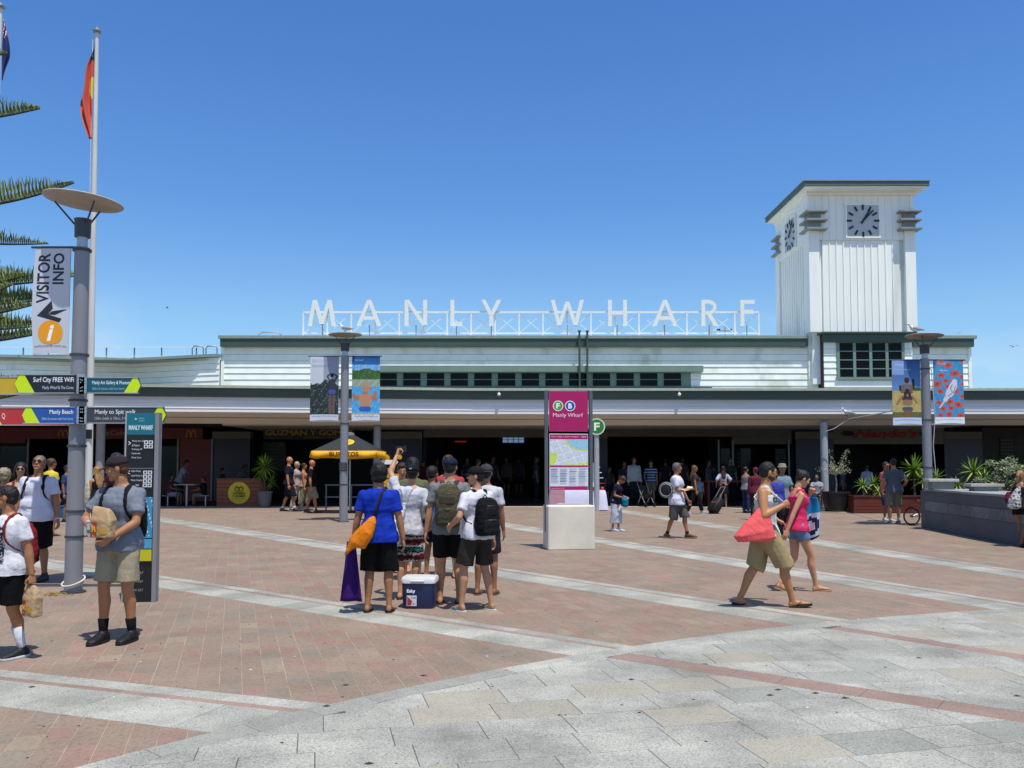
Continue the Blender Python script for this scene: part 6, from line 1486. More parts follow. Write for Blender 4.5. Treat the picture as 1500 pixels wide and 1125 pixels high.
    F2.ball(hp_(0, -.012, .025), (.076*hs, .094, .092), 20, 14, HM); F2.ball(hp_(0, .024, -.042), (.058*hs, .062, .068), 18, 12, HM); F2.ball(hp_(0, .064, -.090), (.024, .022, .020), 12, 8, HM)
    F2.ball(hp_(0, .045, .01), (.064*hs, .050, .055), 14, 10, HM)
    F2.caps(hp_(0, .084, .024), hp_(0, .0985, -.016), .0075, .0105, 10); F2.caps(hp_(-.010, .090, -.020), hp_(.010, .090, -.020), .008, .008, 8)
    F2.caps(hp_(-.032, .079, .038), hp_(.032, .079, .038), .010, .010, 8); F2.caps(hp_(-.014, .078, -.050), hp_(.014, .078, -.050), .008, .008, 8); F2.caps(hp_(-.012, .077, -.063), hp_(.012, .077, -.063), .008, .008, 8)
    for s_ in (-1, 1):
        F2.ball(hp_(s_*.044, .066, -.018), (.020, .016, .018), 10, 8, HM); F2.ball(hp_(s_*.077*hs, -.006, -.002), (.010, .020, .032), 10, 8, HM)
    F2.caps(hp_(0, -.02, -.03), sp(.56, -.005), .052, .052)
    co1, f1 = remesh(B, vox*S if vox > .013 else vox, 3)
    co2, f2 = remesh(Fm, .0052 if vox <= .013 else .010, 1); co3, f3 = remesh(F2, .0062 if vox <= .013 else .012, 1)
    n1, n2 = len(co1), len(co2)
    co = np.vstack([co1, co2, co3])*S; fs = f1+[tuple(i+n1 for i in f) for f in f2]+[tuple(i+n1+n2 for i in f) for f in f3]
    put('body', co, fs, sk, root)
    ctx = dict(root=root, S=S, sp=sp, rt=rt, fw=fw, up=up, arm=arm, kn=kn, hip=(hipL, hipR), ank=(ankL, ankR), pel=pel, hp=hp_, HM=HM, facing=facing, g=g_, shw=shw, Lm=Lm, bd=bd, belly=belly)
    # face details
    if face:
        q = MB()
        for s_ in (-1, 1):
            if not shades:
                q = MB(); q.ball(hp_(s_*.030, .0725, .017), (.0135, .0125, .0085), 10, 8, HM); o = put('eye', np.array(q.v)*S, q.f, M('eye_white', '#a9a39b', .3, var=.05), root)
                q = MB(); q.ball(hp_(s_*.030, .0815, .017), (.0058, .0045, .0058), 8, 6, HM); put('iris', np.array(q.v)*S, q.f, M('iris_dark', '#1c1410', .3), o)
            q = MB(); q.tube([hp_(s_*.014, .0885, .038), hp_(s_*.030, .0885, .043), hp_(s_*.046, .076, .039)], [.003, .004, .0025], 6); put('eyebrow', np.array(q.v)*S, q.f, HR(hair[1] if hair[1] != 'none' else '#3a2c22'), root)
        q = MB(); q.loft([(hp_(x_, .0855-abs(x_)*.12, -.0565), hz*(.0115*(1-abs(x_)/.026)+.001), hy*.004) for x_ in (-.024, -.016, -.006, 0, .006, .016, .024)], 8); put('lips', np.array(q.v)*S, q.f, M('lips', '#84483f', .5), root)
    if beard:
        q = MB(); q.ball(hp_(0, .020, -.052), (.0605*hs, .064, .058), 18, 12, HM); c_, f_ = remesh(q, .007, 1, lambda c_, n_: c_+n_*(noise_np(c_, 20, 5, 2)*.0015)[:, None]); put('beard', c_*S, f_, M('beard_'+beard.strip('#'), beard, .8, var=.2, scale=40), root)
    if shades:
        q = MB()
        for s_ in (-1, 1):
            q.loft([(hp_(s_*.033, .086, .016), hx*.024, hz*.018), (hp_(s_*.033, .093, .016), hx*.026, hz*.020), (hp_(s_*.034, .096, .016), hx*.022, hz*.016)], 14, p=2.8); q.tube([hp_(s_*.057, .088, .022), hp_(s_*.078, .04, .020), hp_(s_*.082, -.01, .012)], .0028, 6)
        q.tube([hp_(-.014, .098, .022), hp_(.014, .098, .022)], .003, 6, up=tuple(hy))
        put('sunglasses', np.array(q.v)*S, q.f, M('shades_black', '#0a0a0b', .15, spec=.6), root)
    # hair
    hk, hcol = hair
    hv = .0075 if vox <= .013 else .012
    if hk != 'bald':
        q = MB(); amp = .004
        if hk in ('short', 'crop'):
            e = .004 if (hk == 'crop' or cap) else .009
            q.ball(hp_(0, -.020, .036), (.077*hs+e, .090+e, .088+e), 18, 12, HM); q.ball(hp_(0, -.045, -.015), (.066+e, .058+e, .060), 14, 10, HM)
            if hk == 'short' and not cap: q.ball(hp_(.008, .045, .098), (.052, .036, .020), 12, 8, HM)
            amp = .0055
        elif hk == 'curly':
            q.ball(hp_(0, -.025, .045), (.100, .108, .103), 18, 12, HM); q.ball(hp_(0, -.055, -.03), (.088, .066, .065), 14, 10, HM); amp = .010
        elif hk == 'bun':
            q.ball(hp_(0, -.018, .036), (.083, .097, .092), 18, 12, HM); q.ball(hp_(0, -.048, -.01), (.066, .056, .055), 14, 10, HM); q.ball(hp_(0, -.10, .075), (.034, .034, .032), 12, 8, HM); amp = .004
        elif hk in ('long', 'pony'):
            q.ball(hp_(0, -.018, .036), (.086, .100, .094), 18, 12, HM); q.ball(hp_(0, -.05, -.02), (.078, .058, .07), 14, 10, HM)
            if hk == 'long':
                q.loft([(hp_(0, -.055, .02), hx*.082, hy*.05), (hp_(0, -.07, -.08), hx*.088, hy*.045), (sp(.50, -.085), rt*.10, fw*.038), (sp(.36, -.125), rt*.085, fw*.03), (sp(.27, -.13), rt*.045, fw*.02)], 16)
                for s_ in (-1, 1): q.caps(hp_(s_*.075, .0, .03), hp_(s_*.085, -.01, -.10), .022, .026)
            else: q.caps(hp_(0, -.10, .05), hp_(0, -.15, 0), .026, .03); q.caps(hp_(0, -.15, 0), hp_(0, -.14, -.14), .03, .014)
            amp = .0035
        def dsp(c_, n_): return c_+n_*(noise_np(c_*np.array([1, 1, .35 if hk in ('long', 'pony') else 1]), 20 if hk == 'curly' else 17, 3+seed, 3)*amp + amp*.3)[:, None]
        c_, f_ = remesh(q, hv, 1, dsp); put('hair', c_*S, f_, HR(hcol), root)
    if cap:
        ccol, back = cap[0], (cap[1] if len(cap) > 1 else False); sg = -1 if back else 1; q = MB()
        secs = [(hp_(0, -.012, .030), .0), (hp_(0, -.012, .036), .995), (hp_(0, -.012, .062), .97), (hp_(0, -.012, .092), .83), (hp_(0, -.012, .114), .58), (hp_(0, -.012, .126), .28), (hp_(0, -.012, .130), .06)]
        rx, ry = (.091, .107) if hk != 'curly' else (.104, .115)
        q.loft([(c_, hx*rx*max(r_, .02) if r_ else hx*rx*.9, hy*ry*max(r_, .02) if r_ else hy*ry*.9) for c_, r_ in secs], 26); q.ball(hp_(0, -.012, .131), .007, 8, 6)
        n = 14; top_, bot = [], []
        for i in range(n+1):
            t_ = math.pi*(i/n)*.86+math.pi*.07; x = .082*math.cos(t_); yy = .085*math.sin(t_); top_.append((x, yy))
        vs = []
        for lay in (0, 1):
            for r_ in (0, 1):
                for x, yy in top_:
                    y = (.062+yy*.30) if r_ == 0 else (.075+yy*1.05); z = .040-.005*lay-.016*r_-.22*x*x*12*.1; vs.append(hp_(x*(1 if r_ else .9), sg*(y-.012)-.0, z))
        m_ = n+1; fs = []
        for lay in (0, 1):
            b0 = lay*2*m_
            for i in range(n): f_ = (b0+i, b0+i+1, b0+m_+i+1, b0+m_+i); fs.append(f_ if lay == 0 else f_[::-1])
        for i in range(n): fs.append((m_+i, m_+i+1, 3*m_+i+1, 3*m_+i)); fs.append((i, 2*m_+i, 2*m_+i+1, i+1))
        q.add(vs, fs); o = put('cap', np.array(q.v)*S, q.f, CL(ccol), root)
        if len(cap) > 2:
            A_ = Art(); A_.text(cap[2], -.018, .018, -.012, .012, cap[3], bold=.05, keep=True); a_ = A_.build('cap_logo', root)
            a_.parent = o; Mx = HM.to_4x4(); Mx.translation = Vector(hp_(0, .094 if not back else -.120, .066)); fl = Matrix.Rotation(R(180) if not back else 0, 4, 'Z')
            a_.matrix_local = Matrix.Scale(S, 4) @ Mx @ fl
            if back: a_.matrix_local = Matrix.Scale(S, 4) @ Mx
    if hat:
        q = MB(); q.loft([(hp_(0, -.01, z), hx*a_, hy*b_) for z, a_, b_ in ((.034, .13, .145), (.040, .132, .147), (.046, .095, .112), (.09, .088, .103), (.125, .070, .085), (.135, .04, .05))], 24); put('sun_hat', np.array(q.v)*S, q.f, CL(hat), root)
    # top
    if top:
        kind, col = top[0], top[1]; e = top[2] if len(top) > 2 else .016; hem = top[3] if len(top) > 3 else -.06
        q = MB()
        sx_ = .16*max(abs(kn['L'].y-pel.y), abs(kn['R'].y-pel.y)) if seat is None else 0
        if kind in ('tee', 'long'):
            torso(q, e, .09, .53); bl = belly
            q.loft([(sp(hem), rt*(.178*bd+e+.006+bl*.3), fw*(.126+e+.012+sx_+bl*.35)), (sp(-.0), rt*(.176*bd+e+.005+bl*.35), fw*(.124+e+.011+sx_*.5+bl*.45)), (sp(.07), rt*(.166*bd+e+.004+bl*.4), fw*(.114+e+.006+bl*.5)), (sp(.13), rt*(.152*bd+e+bl*.3), fw*(.104+e*.8+bl*.5))], 22, p=2.3)
            for s_ in (-1, 1): q.caps(sp(.508, -.014, s_*.05), sp(.462, -.008, s_*(shw-.02)), .034+e*.5, .036+e*.5)
            f_ = (.68 if not female else .5) if kind == 'tee' else 1.93
            for sd in 'LR':
                if kind == 'long': armg(q, sd, e*.9, 0, f_)
                else:
                    sh, el, wr = arm[sd]; x_, y_ = frame_of(el-sh); ra = .047*bd*af+e*.5
                    q.ball(sh, (ra,)*3); q.loft([(sh, x_*ra, y_*ra), (sh.lerp(el, f_*.5), x_*(ra+.004), y_*(ra+.006)), (sh.lerp(el, f_), x_*(ra+.008), y_*(ra+.014))], 16)
            q.loft([(sp(.49, -.008), rt*(.085+e*.3), fw*(.072+e*.3)), (sp(.532, -.010), rt*(.067), fw*(.062))], 16)
        elif kind == 'tank':
            torso(q, e, .09, .44); q.loft([(sp(hem), rt*(.180*bd+e+.01), fw*(.126+e+.020+sx_)), (sp(.0), rt*(.176*bd+e+.008), fw*(.124+e+.014+sx_*.5)), (sp(.07), rt*(.164*bd+e), fw*(.113+e+.004)), (sp(.13), rt*(.150*bd+e), fw*(.102+e))], 22, p=2.3)
            for s_ in (-1, 1):
                q.caps(sp(.42, .085, s_*.085), sp(.515, .03, s_*.092), .016, .020); q.caps(sp(.515, .03, s_*.092), sp(.515, -.03, s_*.092), .022, .022); q.caps(sp(.515, -.03, s_*.092), sp(.42, -.085, s_*.085), .020, .020)
        elif kind == 'off':
            torso(q, e, .12, .44, flare=.0)
            for sd in 'LR': sh, el, wr = arm[sd]; q.caps(sh.lerp(el, .2), sh.lerp(el, .85), .06, .075)
            q.loft([(sp(.36), rt*(shw+.045), fw*.105), (sp(.435), rt*(shw+.045), fw*.10)], 20)
        # keep clear of the neck
        am = (top[4] if len(top) > 4 else .007)*1.35
        c_, f_ = remesh(q, .0105 if vox <= .013 else .016, 2, folds(am, 4.2, 5+seed, .75))
        ctx['shirt'] = put('shirt' if kind != 'tank' else 'tank_top', c_*S, f_, CL(col), root)
        ctx['bvh'] = BVHTree.FromPolygons([tuple(v) for v in c_*S], f_)
    if bottom:
        kind, col = bottom[0], bottom[1]; e = bottom[2] if len(bottom) > 2 else .022; q = MB()
        wst = .10
        q.loft([(pel+V(0, 0, -.10), V(.165*bd+e*.4, 0, 0), V(0, .105+e*.4, 0)), (pel+V(0, 0, -.03), V(.175*bd+e*.35, 0, 0), V(0, .122+e*.35, 0)), (sp(.04), rt*(.168*bd+e*.3+belly*.25), fw*(.116+e*.3+belly*.3)), (sp(wst), rt*(.154*bd+e*.2+belly*.3), fw*(.107+e*.2+belly*.35))], 22, p=2.3)
        if kind == 'skirt':
            L_ = bottom[3] if len(bottom) > 3 else .42; q.loft([(pel+V(0, 0, -L_), V(.23, 0, 0), V(0, .19, 0)), (pel+V(0, 0, -.05), V(.19, 0, 0), V(0, .135, 0))], 24)
        else:
            fr = {'shorts': .86, 'short': .42, 'long_shorts': 1.06, 'pants': 1.93, 'capri': 1.62}[kind] if isinstance(kind, str) else kind
            for hp, k, an in ((hipL, kn['L'], ankL), (hipR, kn['R'], ankR)):
                d1 = k-hp; d2 = an-k; x1, y1 = frame_of(d1, (0, 1, 0)); P = [(0, hp, .092), (.3, hp+d1*.3, .088), (.7, hp+d1*.7, .079), (1.0, k, .074), (1.3, k+d2*.3-V(0, .01, 0), .068), (1.95, k+d2*.95, .048)]
                rings = []; pd = None
                for (t0, a_, r0), (t1, b_, r1) in zip(P, P[1:]):
                    if t0 >= fr-1e-6: break
                    if t1 > fr: kk = (fr-t0)/(t1-t0); b_ = a_.lerp(b_, kk); r1 = r0+(r1-r0)*kk; t1 = fr
                    dd = (b_-a_).normalized(); x_, y_ = frame_of(dd if pd is None else (dd+pd).normalized(), (1, 0, 0)); pd = dd
                    if not rings: q.ball(a_, (r0*bd+e*.3,)*3)
                    rings.append((a_, x_*(r0*bd+e*(.3+.75*t0)), y_*(r0*bd+e*(.3+.75*t0)))); last = (b_, r1*bd+e*(.3+.75*t1), dd)
                x_, y_ = frame_of(last[2], (1, 0, 0)); rings.append((last[0], x_*last[1], y_*last[1])); q.loft(rings, 16)
        nm = {'shorts': 'shorts', 'short': 'shorts', 'long_shorts': 'shorts', 'pants': 'trousers', 'capri': 'trousers', 'skirt': 'skirt'}.get(kind, 'shorts')
        c_, f_ = remesh(q, .0105 if vox <= .013 else .016, 2, folds(.007 if e > .015 else .003, 3.6, 15+seed, .6))
        ctx['shorts'] = put(nm, c_*S, f_, CL(col) if isinstance(col, str) else col, root)
        ctx['bvhs'] = BVHTree.FromPolygons([tuple(v) for v in c_*S], f_)
    if socks:
        for an, k in ((ankL, kn['L']), (ankR, kn['R'])):
            d = (k-an).normalized(); q = MB(); x_, y_ = frame_of(d); L_ = socks[1]
            q.loft([(an-d*.03, x_*.040, y_*.040), (an+d*.03, x_*.040, y_*.040), (an+d*L_, x_*(.042+L_*.06), y_*(.042+L_*.06)), (an+d*(L_+.006), x_*.036, y_*.036)], 14); put('sock', np.array(q.v)*S, q.f, CL(socks[0]), root)
    if shoes:
        kind, col = shoes[0], shoes[1]
        for an, pit in ((ankL, fL[1]), (ankR, fR[1])):
            f = foot_dirs(an, pit, None); u = V(0, math.sin(R(pit)), math.cos(R(pit))); x = V(1, 0, 0); o_ = an-u*.085
            if kind == 'shoe':
                q = MB(); q.loft([(o_-f*.070+u*.035, x*.015, u*.030), (o_-f*.055+u*.042, x*.040, u*.045), (o_+u*.050, x*.046, u*.055), (o_+f*.06+u*.044, x*.046, u*.046), (o_+f*.12+u*.034, x*.054, u*.034), (o_+f*.185+u*.026, x*.048, u*.026), (o_+f*.222+u*.020, x*.024, u*.016)], 16, p=2.4); q.caps(an+(kn['L' if an is ankL else 'R']-an).normalized()*.012, an-u*.03, .043, .045)
                c_, f_ = remesh(q, .008 if vox <= .013 else .012, 1, folds(.0015, 14, 2)); sh_ = put('shoe', c_*S, f_, M('shoe_'+col.strip('#'), col, .6, var=.12, scale=12), root)
                q = MB(); sc = shoes[2] if len(shoes) > 2 else '#1a1a1a'; q.loft([(o_-f*.01+f*.085+u*z_, f*(.153+.003*(z_ > .005)), x*.054) for z_ in (-.003, .004, .016, .020)], 24, p=2.6); put('sole', np.array(q.v)*S, q.f, M('sole_'+sc.strip('#'), sc, .7), sh_)
            else:
                q = MB(); q.loft([(o_+f*.068+u*z_, f*.150, x*.053) for z_ in (-.016, -.013, .003, .006)], 24, p=2.4); sh_ = put('sandal', np.array(q.v)*S, q.f, M('sole_'+col.strip('#'), col, .7), root)
                q = MB()
                if kind == 'flip':
                    tp = o_+f*.145+u*.03
                    for s_ in (-1, 1): q.tube([tp, o_+f*.085+u*.050+x*s_*.028, o_+f*.03+u*.012+x*s_*.042], .006, 8)
                    q.tube([tp, o_+f*.15+u*.0], .004, 6)
                else: q.loft([(o_+f*y_+u*.018, x*.052, u*r_) for y_, r_ in ((.06, .030), (.09, .034), (.12, .028))], 14)
                put('strap', np.array(q.v)*S, q.f, M('strap_'+(shoes[2] if len(shoes) > 2 else col).strip('#'), shoes[2] if len(shoes) > 2 else col, .6), sh_)
    return ctx
def P_(ctx, v): return Vector(v)*ctx['S']
def worn(ctx, name, label, cat, base, group=None):
    """a top-level thing carried by a person: frame turned with the person; returns (root, matrix that takes body-frame points into it)"""
    rz = R(ctx['facing']+180); Rz = Matrix.Rotation(rz, 3, 'Z'); b = ctx['g']+Rz @ (Vector(base)*ctx['S'])
    t = empty(name, b, rz, label, cat, group); S = ctx['S']
    return t, (lambda p: (Vector(p)-Vector(base))*S)
def cap_pts(q, f, pts, rad, S, n=10):
    q.tube([f(p) for p in pts], [r_*S for r_ in rad] if hasattr(rad, '__len__') else rad*S, n)
def backpack(ctx, label, col, col2=None, w=.15, h=.42, d=.085, z=.30, strap='#141414', front=True, pockets=True):
    sp, rt, fw, up, S = ctx['sp'], ctx['rt'], ctx['fw'], ctx['up'], ctx['S']
    c = sp(z-h, -.13); t, f = worn(ctx, 'backpack', label, 'backpack', c)
    bd = ctx['bd']
    def L(h_, fo, x): return sp(h_, fo*(.72+.28*bd)+(ctx['belly']*.6*math.exp(-((h_-.2)/.14)**2) if fo > 0 else 0), x*(.6+.4*bd))
    q = MB(); b0 = -.092-d
    secs = [(L(z-h+h*k, b0-.012*math.sin(k*3.1), 0), rt*(w*a_), fw*(d*b_)) for k, a_, b_ in ((0, .72, .55), (.03, .92, .85), (.25, 1.0, 1.08), (.5, 1.0, 1.0), (.8, .92, .82), (.95, .70, .55), (1, .35, .3))]
    q.loft(secs, 22, p=2.9); c_, f_ = remesh(q, .010, 2, folds(.006, 6, 31)); c_ = (c_-np.array(c))*S; put('bag', c_, f_, CL(col), t)
    if pockets:
        q = MB(); secs = [(L(z-h+h*k, b0-d*.95, 0), rt*(w*a_), fw*(.035*b_)) for k, a_, b_ in ((.05, .6, .5), (.09, .78, 1), (.38, .76, 1), (.44, .6, .6))]; q.loft(secs, 16, p=3); c_, f_ = remesh(q, .008, 1, folds(.003, 8, 32)); put('pocket', (c_-np.array(c))*S, f_, CL(col2 or col), t)
        q = MB(); secs = [(L(z-h+h*k, b0-d*.80, 0), rt*(w*a_), fw*(.035*b_)) for k, a_, b_ in ((.50, .5, .5), (.54, .64, 1), (.70, .60, 1), (.76, .45, .6))]; q.loft(secs, 16, p=3); c_, f_ = remesh(q, .008, 1); put('pocket', (c_-np.array(c))*S, f_, CL(col2 or col), t)
        for k in (.42, .78): q = MB(); q.tube([f(L(z-h+h*k, b0-d*1.08*math.cos(a_)*(1.0 if k > .5 else 1.25), w*.62*math.sin(a_))) for a_ in [R(-60+15*i) for i in range(9)]], .004*S, 6); put('zip', q.v, q.f, M('zip_grey', '#5a5a58', .4, .5), t)
        q = MB(); q.tube([f(L(z-.01, b0+.03, -.03)), f(L(z+.03, b0+.03, 0)), f(L(z-.01, b0+.03, .03))], .007*S, 6); put('grab_loop', q.v, q.f, CL(strap), t)
    for s_ in (-1, 1):
        pts = [L(z-.05, -.105, s_*.055), L(.522, -.065, s_*.080), L(.535, -.005, s_*.090), L(.49, .072, s_*.100), L(.40, .120, s_*.110), L(.27, .112, s_*.138), L(.18, .02, s_*.168), L(.13, -.09, s_*.14)]
        q = MB(); P = [f(p) for p in pts]; P2 = []
        for i in range(len(P)-1):
            for k in range(4): t_ = k/4; p0 = P[max(0, i-1)]; p1 = P[i]; p2 = P[i+1]; p3 = P[min(len(P)-1, i+2)]; P2.append(.5*((2*p1)+(p2-p0)*t_+(2*p0-5*p1+4*p2-p3)*t_*t_+(3*p1-p0-3*p2+p3)*t_**3))
        P2.append(P[-1]); secs = []
        for i, p in enumerate(P2):
            dd = (P2[min(i+1, len(P2)-1)]-P2[max(i-1, 0)]).normalized(); nx = (Matrix.Identity(3) @ ctx['rt']); nx = (nx-dd*nx.dot(dd)).normalized(); ny = dd.cross(nx); wv = (.026 if i < len(P2)*.62 else .012)*S
            secs.append((p, nx*wv, ny*.007*S))
        q.loft(secs, 8, p=3); put('strap', q.v, q.f, CL(strap), t)
    return t
def decal(ctx, art, which, centre, facing_back=False, width=.3, name='print', off=.004):
    """lay flat art on a garment by casting each vertex on to it; art is in metres round its own centre"""
    S = ctx['S']; bvh = ctx[which]; sg = -1 if facing_back else 1; rt, up, fw = ctx['rt'], ctx['up'], ctx['fw']; out = []
    for v in art.v:
        o = (Vector(centre)+rt*(v[0]*(-sg))+up*v[2]+fw*(sg*.5))*S; hit = bvh.ray_cast(o, -fw*sg, 1.2)
        lay = -v[1]*1.0
        out.append(hit[0]+fw*sg*(off+lay) if hit[0] is not None else o-fw*sg*.38*S)
    me = bpy.data.meshes.new(name); me.from_pydata([tuple(v) for v in out], [], art.f); me.materials.append(print_mat()); ca = me.color_attributes.new('ink', 'FLOAT_COLOR', 'CORNER'); buf = []
    for f, c in zip(art.f, art.c):
        for q_ in c: buf += [q_[0], q_[1], q_[2], 1.0]
    ca.data.foreach_set('color', buf); o = bpy.data.objects.new(name, me); COL.objects.link(o); o.parent = ctx['shirt' if which == 'bvh' else 'shorts']; return o
# ------------------------------------------------------------------ special cloths
def banded(name, cols, freq, noise=.25, axis='Z', rough=.85):
    m = bpy.data.materials.new(name); m.use_nodes = True; n = m.node_tree.nodes; L = m.node_tree.links; b = n['Principled BSDF']; b.inputs['Roughness'].default_value = rough; b.inputs['Specular IOR Level'].default_value = .15
    tc_ = n.new('ShaderNodeTexCoord'); sx = n.new('ShaderNodeSeparateXYZ'); L.new(tc_.outputs['Object'], sx.inputs[0])
    no = n.new('ShaderNodeTexNoise'); no.inputs['Scale'].default_value = 28; L.new(tc_.outputs['Object'], no.inputs['Vector'])
    a = n.new('ShaderNodeMath'); a.operation = 'MULTIPLY'; a.inputs[1].default_value = freq; L.new(sx.outputs[axis], a.inputs[0])
    c = n.new('ShaderNodeMath'); c.operation = 'MULTIPLY_ADD'; c.inputs[1].default_value = noise; L.new(no.outputs[0], c.inputs[0]); L.new(a.outputs[0], c.inputs[2])
    f = n.new('ShaderNodeMath'); f.operation = 'FRACT'; L.new(c.outputs[0], f.inputs[0]); r = n.new('ShaderNodeValToRGB'); r.color_ramp.interpolation = 'CONSTANT'; el = r.color_ramp.elements
    for i, c_ in enumerate(cols):
        e = el[i] if i < 2 else el.new(i/len(cols)); e.position = i/len(cols); e.color = (*lin(c_), 1)
    L.new(f.outputs[0], r.inputs[0]); L.new(r.outputs[0], b.inputs['Base Color']); MATS[name] = m; return m
patt = banded('patterned_shorts', ['#6e2028', '#b9a79c', '#17191c', '#1e6f62', '#15171a', '#c3c7c0', '#7a2a31', '#191b1e'], 5.2, .55)
stripe = banded('cloth_striped', ['#1a2036', '#1a2036', '#a9b0bd', '#1a2036', '#2f5f8c'], 9, .05)
MATS['cloth_striped'] = stripe
def blob(name, label, cat, ctx, base, secs, mat, am=.006, vox=.010, group=None, n=18, p=2.4, part='bag', sd=41):
    t, f = worn(ctx, name, label, cat, base, group); q = MB(); q.loft([(Vector(c), Vector(x), Vector(y)) for c, x, y in secs], n, p=p)
    c_, f_ = remesh(q, vox, 2, folds(am, 7, sd)); put(part, (c_-np.array(Vector(base)))*ctx['S'], f_, mat, t); return t, f
X1 = (1, 0, 0)
# ---- the group round the cooler
c = person(554, 898, 682, 178, 'person in royal blue T-shirt and long black shorts seen from behind', skin='#9a6a48', hair=('curly', '#0d0b0b'), top=('tee', '#10309b', .024, -.10, .010), bottom=('long_shorts', '#0b0b0d', .040), shoes=('flip', '#17120f'), fL=(-.13, .0, 0, 0), fR=(.13, 0, 0, 0), hL=(-.32, .02, .80), hR=(.30, .02, .80), build=1.14, hyaw=-8, face=False, vox=.012)
OR = CL('#cf7418'); b0 = (-.16, -.24, .70)
t, f = blob('dry_bag', 'orange roll-top bag slung at the hip of the person in royal blue', 'bag', c, b0, [((-.31, -.20, .72), (.03, 0, .03), (0, .04, 0)), ((-.29, -.21, .745), (.07, 0, .05), (0, .07, 0)), ((-.21, -.22, .83), (.085, 0, -.07), (0, .085, 0)), ((-.10, -.22, .97), (.075, 0, -.06), (0, .075, 0)), ((-.04, -.20, 1.09), (.045, 0, -.03), (0, .05, 0)), ((-.02, -.18, 1.14), (.015, 0, -.01), (0, .02, 0))], OR, .004)
q = MB(); cap_pts(q, f, [(-.02, -.17, 1.12), (.0, -.155, 1.24), (.04, -.13, 1.38), (.085, -.04, 1.475), (.09, .05, 1.45)], .016, c['S']); put('strap', q.v, q.f, CL('#26262a'), t)
t, f = worn(c, 'beach_towel', 'purple towel hanging from the left hand of the person in royal blue', 'towel', (-.30, -.06, .12))
q = MB(); n = 8; vs = []
for j in range(15):
    v = j/14
    for i in range(n+1): u = i/n; vs.append(f((-.36-.07*v+(.10+.17*v)*u, -.10+.03*math.sin(u*9+v*2)-.02*v, .84-.70*v)))
q.add(vs, [(j*(n+1)+i, j*(n+1)+i+1, (j+1)*(n+1)+i+1, (j+1)*(n+1)+i) for j in range(14) for i in range(n)]); o = put('cloth', q.v, q.f, CL('#35165c'), t); sm = o.modifiers.new('thick', 'SOLIDIFY'); sm.thickness = .008
person(588, 838, 679, 10, 'boy with brown hair and off-white T-shirt facing the camera behind the raised arm', skin='#b07b58', hair=('short', '#3a2517'), top=('tee', '#b8aeb0', .018, -.08), bottom=('shorts', '#31343c'), shoes=('flip', '#1c1712'), hpitch=14, hR=(.16, .20, 1.0), hL=(-.10, .22, 1.02), vox=.014)
c = person(596, 879, 681, 172, 'person in white T-shirt holding a phone up high, with patterned shorts', skin='#b98a66', hair=('short', '#171210'), cap=('#15161a', True, 'NY', '#b9bcc0'), top=('tee', '#b9b9c2', .022, -.09, .010), bottom=('long_shorts', patt, .032), shoes=('flip', '#17120f'), fL=(-.09, 0, 0, 0), fR=(.10, .05, 0, 0), hL=(-.21, .22, 1.86), eL=(-1, -.2, 0), hR=(.27, .16, .95), side=4, build=1.02, curl=(.9, .4), face=False)
t, f = worn(c, 'phone', 'dark phone held up by the raised hand', 'phone', (-.20, .27, 1.90)); q = MB(); q.box(-.035, .105, -.005, .005, .01, .085); o = q.build('phone_body', M('phone_black', '#0c0d10', .25), t, bevel=.003); q = MB(); q.box(-.028, .098, -.0075, -.0052, .016, .079); q.build('screen', M('phone_screen', '#1a222c', .1), t)
t, f = blob('drawstring_bag', 'white plastic drawstring bag on the back of the person with the phone', 'bag', c, (-.08, -.24, .66), [((-.14, -.27, .67), (.05, 0, 0), (0, .04, 0)), ((-.15, -.29, .71), (.13, 0, 0), (0, .09, 0)), ((-.13, -.30, .85), (.15, 0, 0), (0, .11, 0)), ((-.08, -.28, 1.02), (.11, 0, 0), (0, .09, 0)), ((-.01, -.21, 1.17), (.05, 0, 0), (0, .04, 0)), ((.01, -.18, 1.25), (.015, 0, 0), (0, .012, 0))], M('plastic_white', '#9fa3a9', .3, var=.22, scale=16, bump=1.0, bscale=24), .010)
q = MB(); cap_pts(q, f, [(.01, -.18, 1.24), (-.02, -.14, 1.38), (-.10, -.05, 1.475)], .005, c['S'], 6); cap_pts(q, f, [(.01, -.18, 1.24), (.05, -.14, 1.38), (.11, -.05, 1.47)], .005, c['S'], 6); put('cord', q.v, q.f, CL('#b5b5b8'), t)
c = person(658, 886, 671, 178, 'tall person in grey T-shirt with an olive backpack and navy cap', skin='#b07e5c', hair=('crop', '#1a1512'), cap=('#181e30',), top=('tee', '#6f7173', .022, -.10, .010), bottom=('shorts', '#0d0d0f', .032), shoes=('flip', '#241a14'), fL=(-.11, .0, 0, 0), fR=(.11, .06, 0, 0), hL=(-.29, .0, .80), hR=(.27, .12, .95), build=1.08, face=False, hyaw=10)
backpack(c, 'large olive backpack on the person in grey beside the cooler box', '#4a4634', '#3f3d30', w=.155, h=.50, d=.095, z=.50, strap='#3c3a2c')
c = person(700, 896, 684, -140, 'person in white T-shirt, sunglasses and black cap looking left at the right of the group', skin='#a97c5e', hair=('crop', '#14100f'), cap=('#121216', False, 'NY', '#c4c6c8'), shades=True, top=('tee', '#c3c3cb', .024, -.06, .010), bottom=('shorts', '#2e2925', .034), shoes=('slide', '#b7bbb6', '#3a6a66'), fL=(-.17, .10, 0, 0), fR=(.17, -.05, 0, 0), hyaw=-52, hL=(-.28, .18, 1.02), hR=(.28, .05, .84), build=1.02)
backpack(c, 'black backpack on the person in sunglasses at the right of the group', '#101012', '#17171a', w=.16, h=.46, d=.10, z=.45)
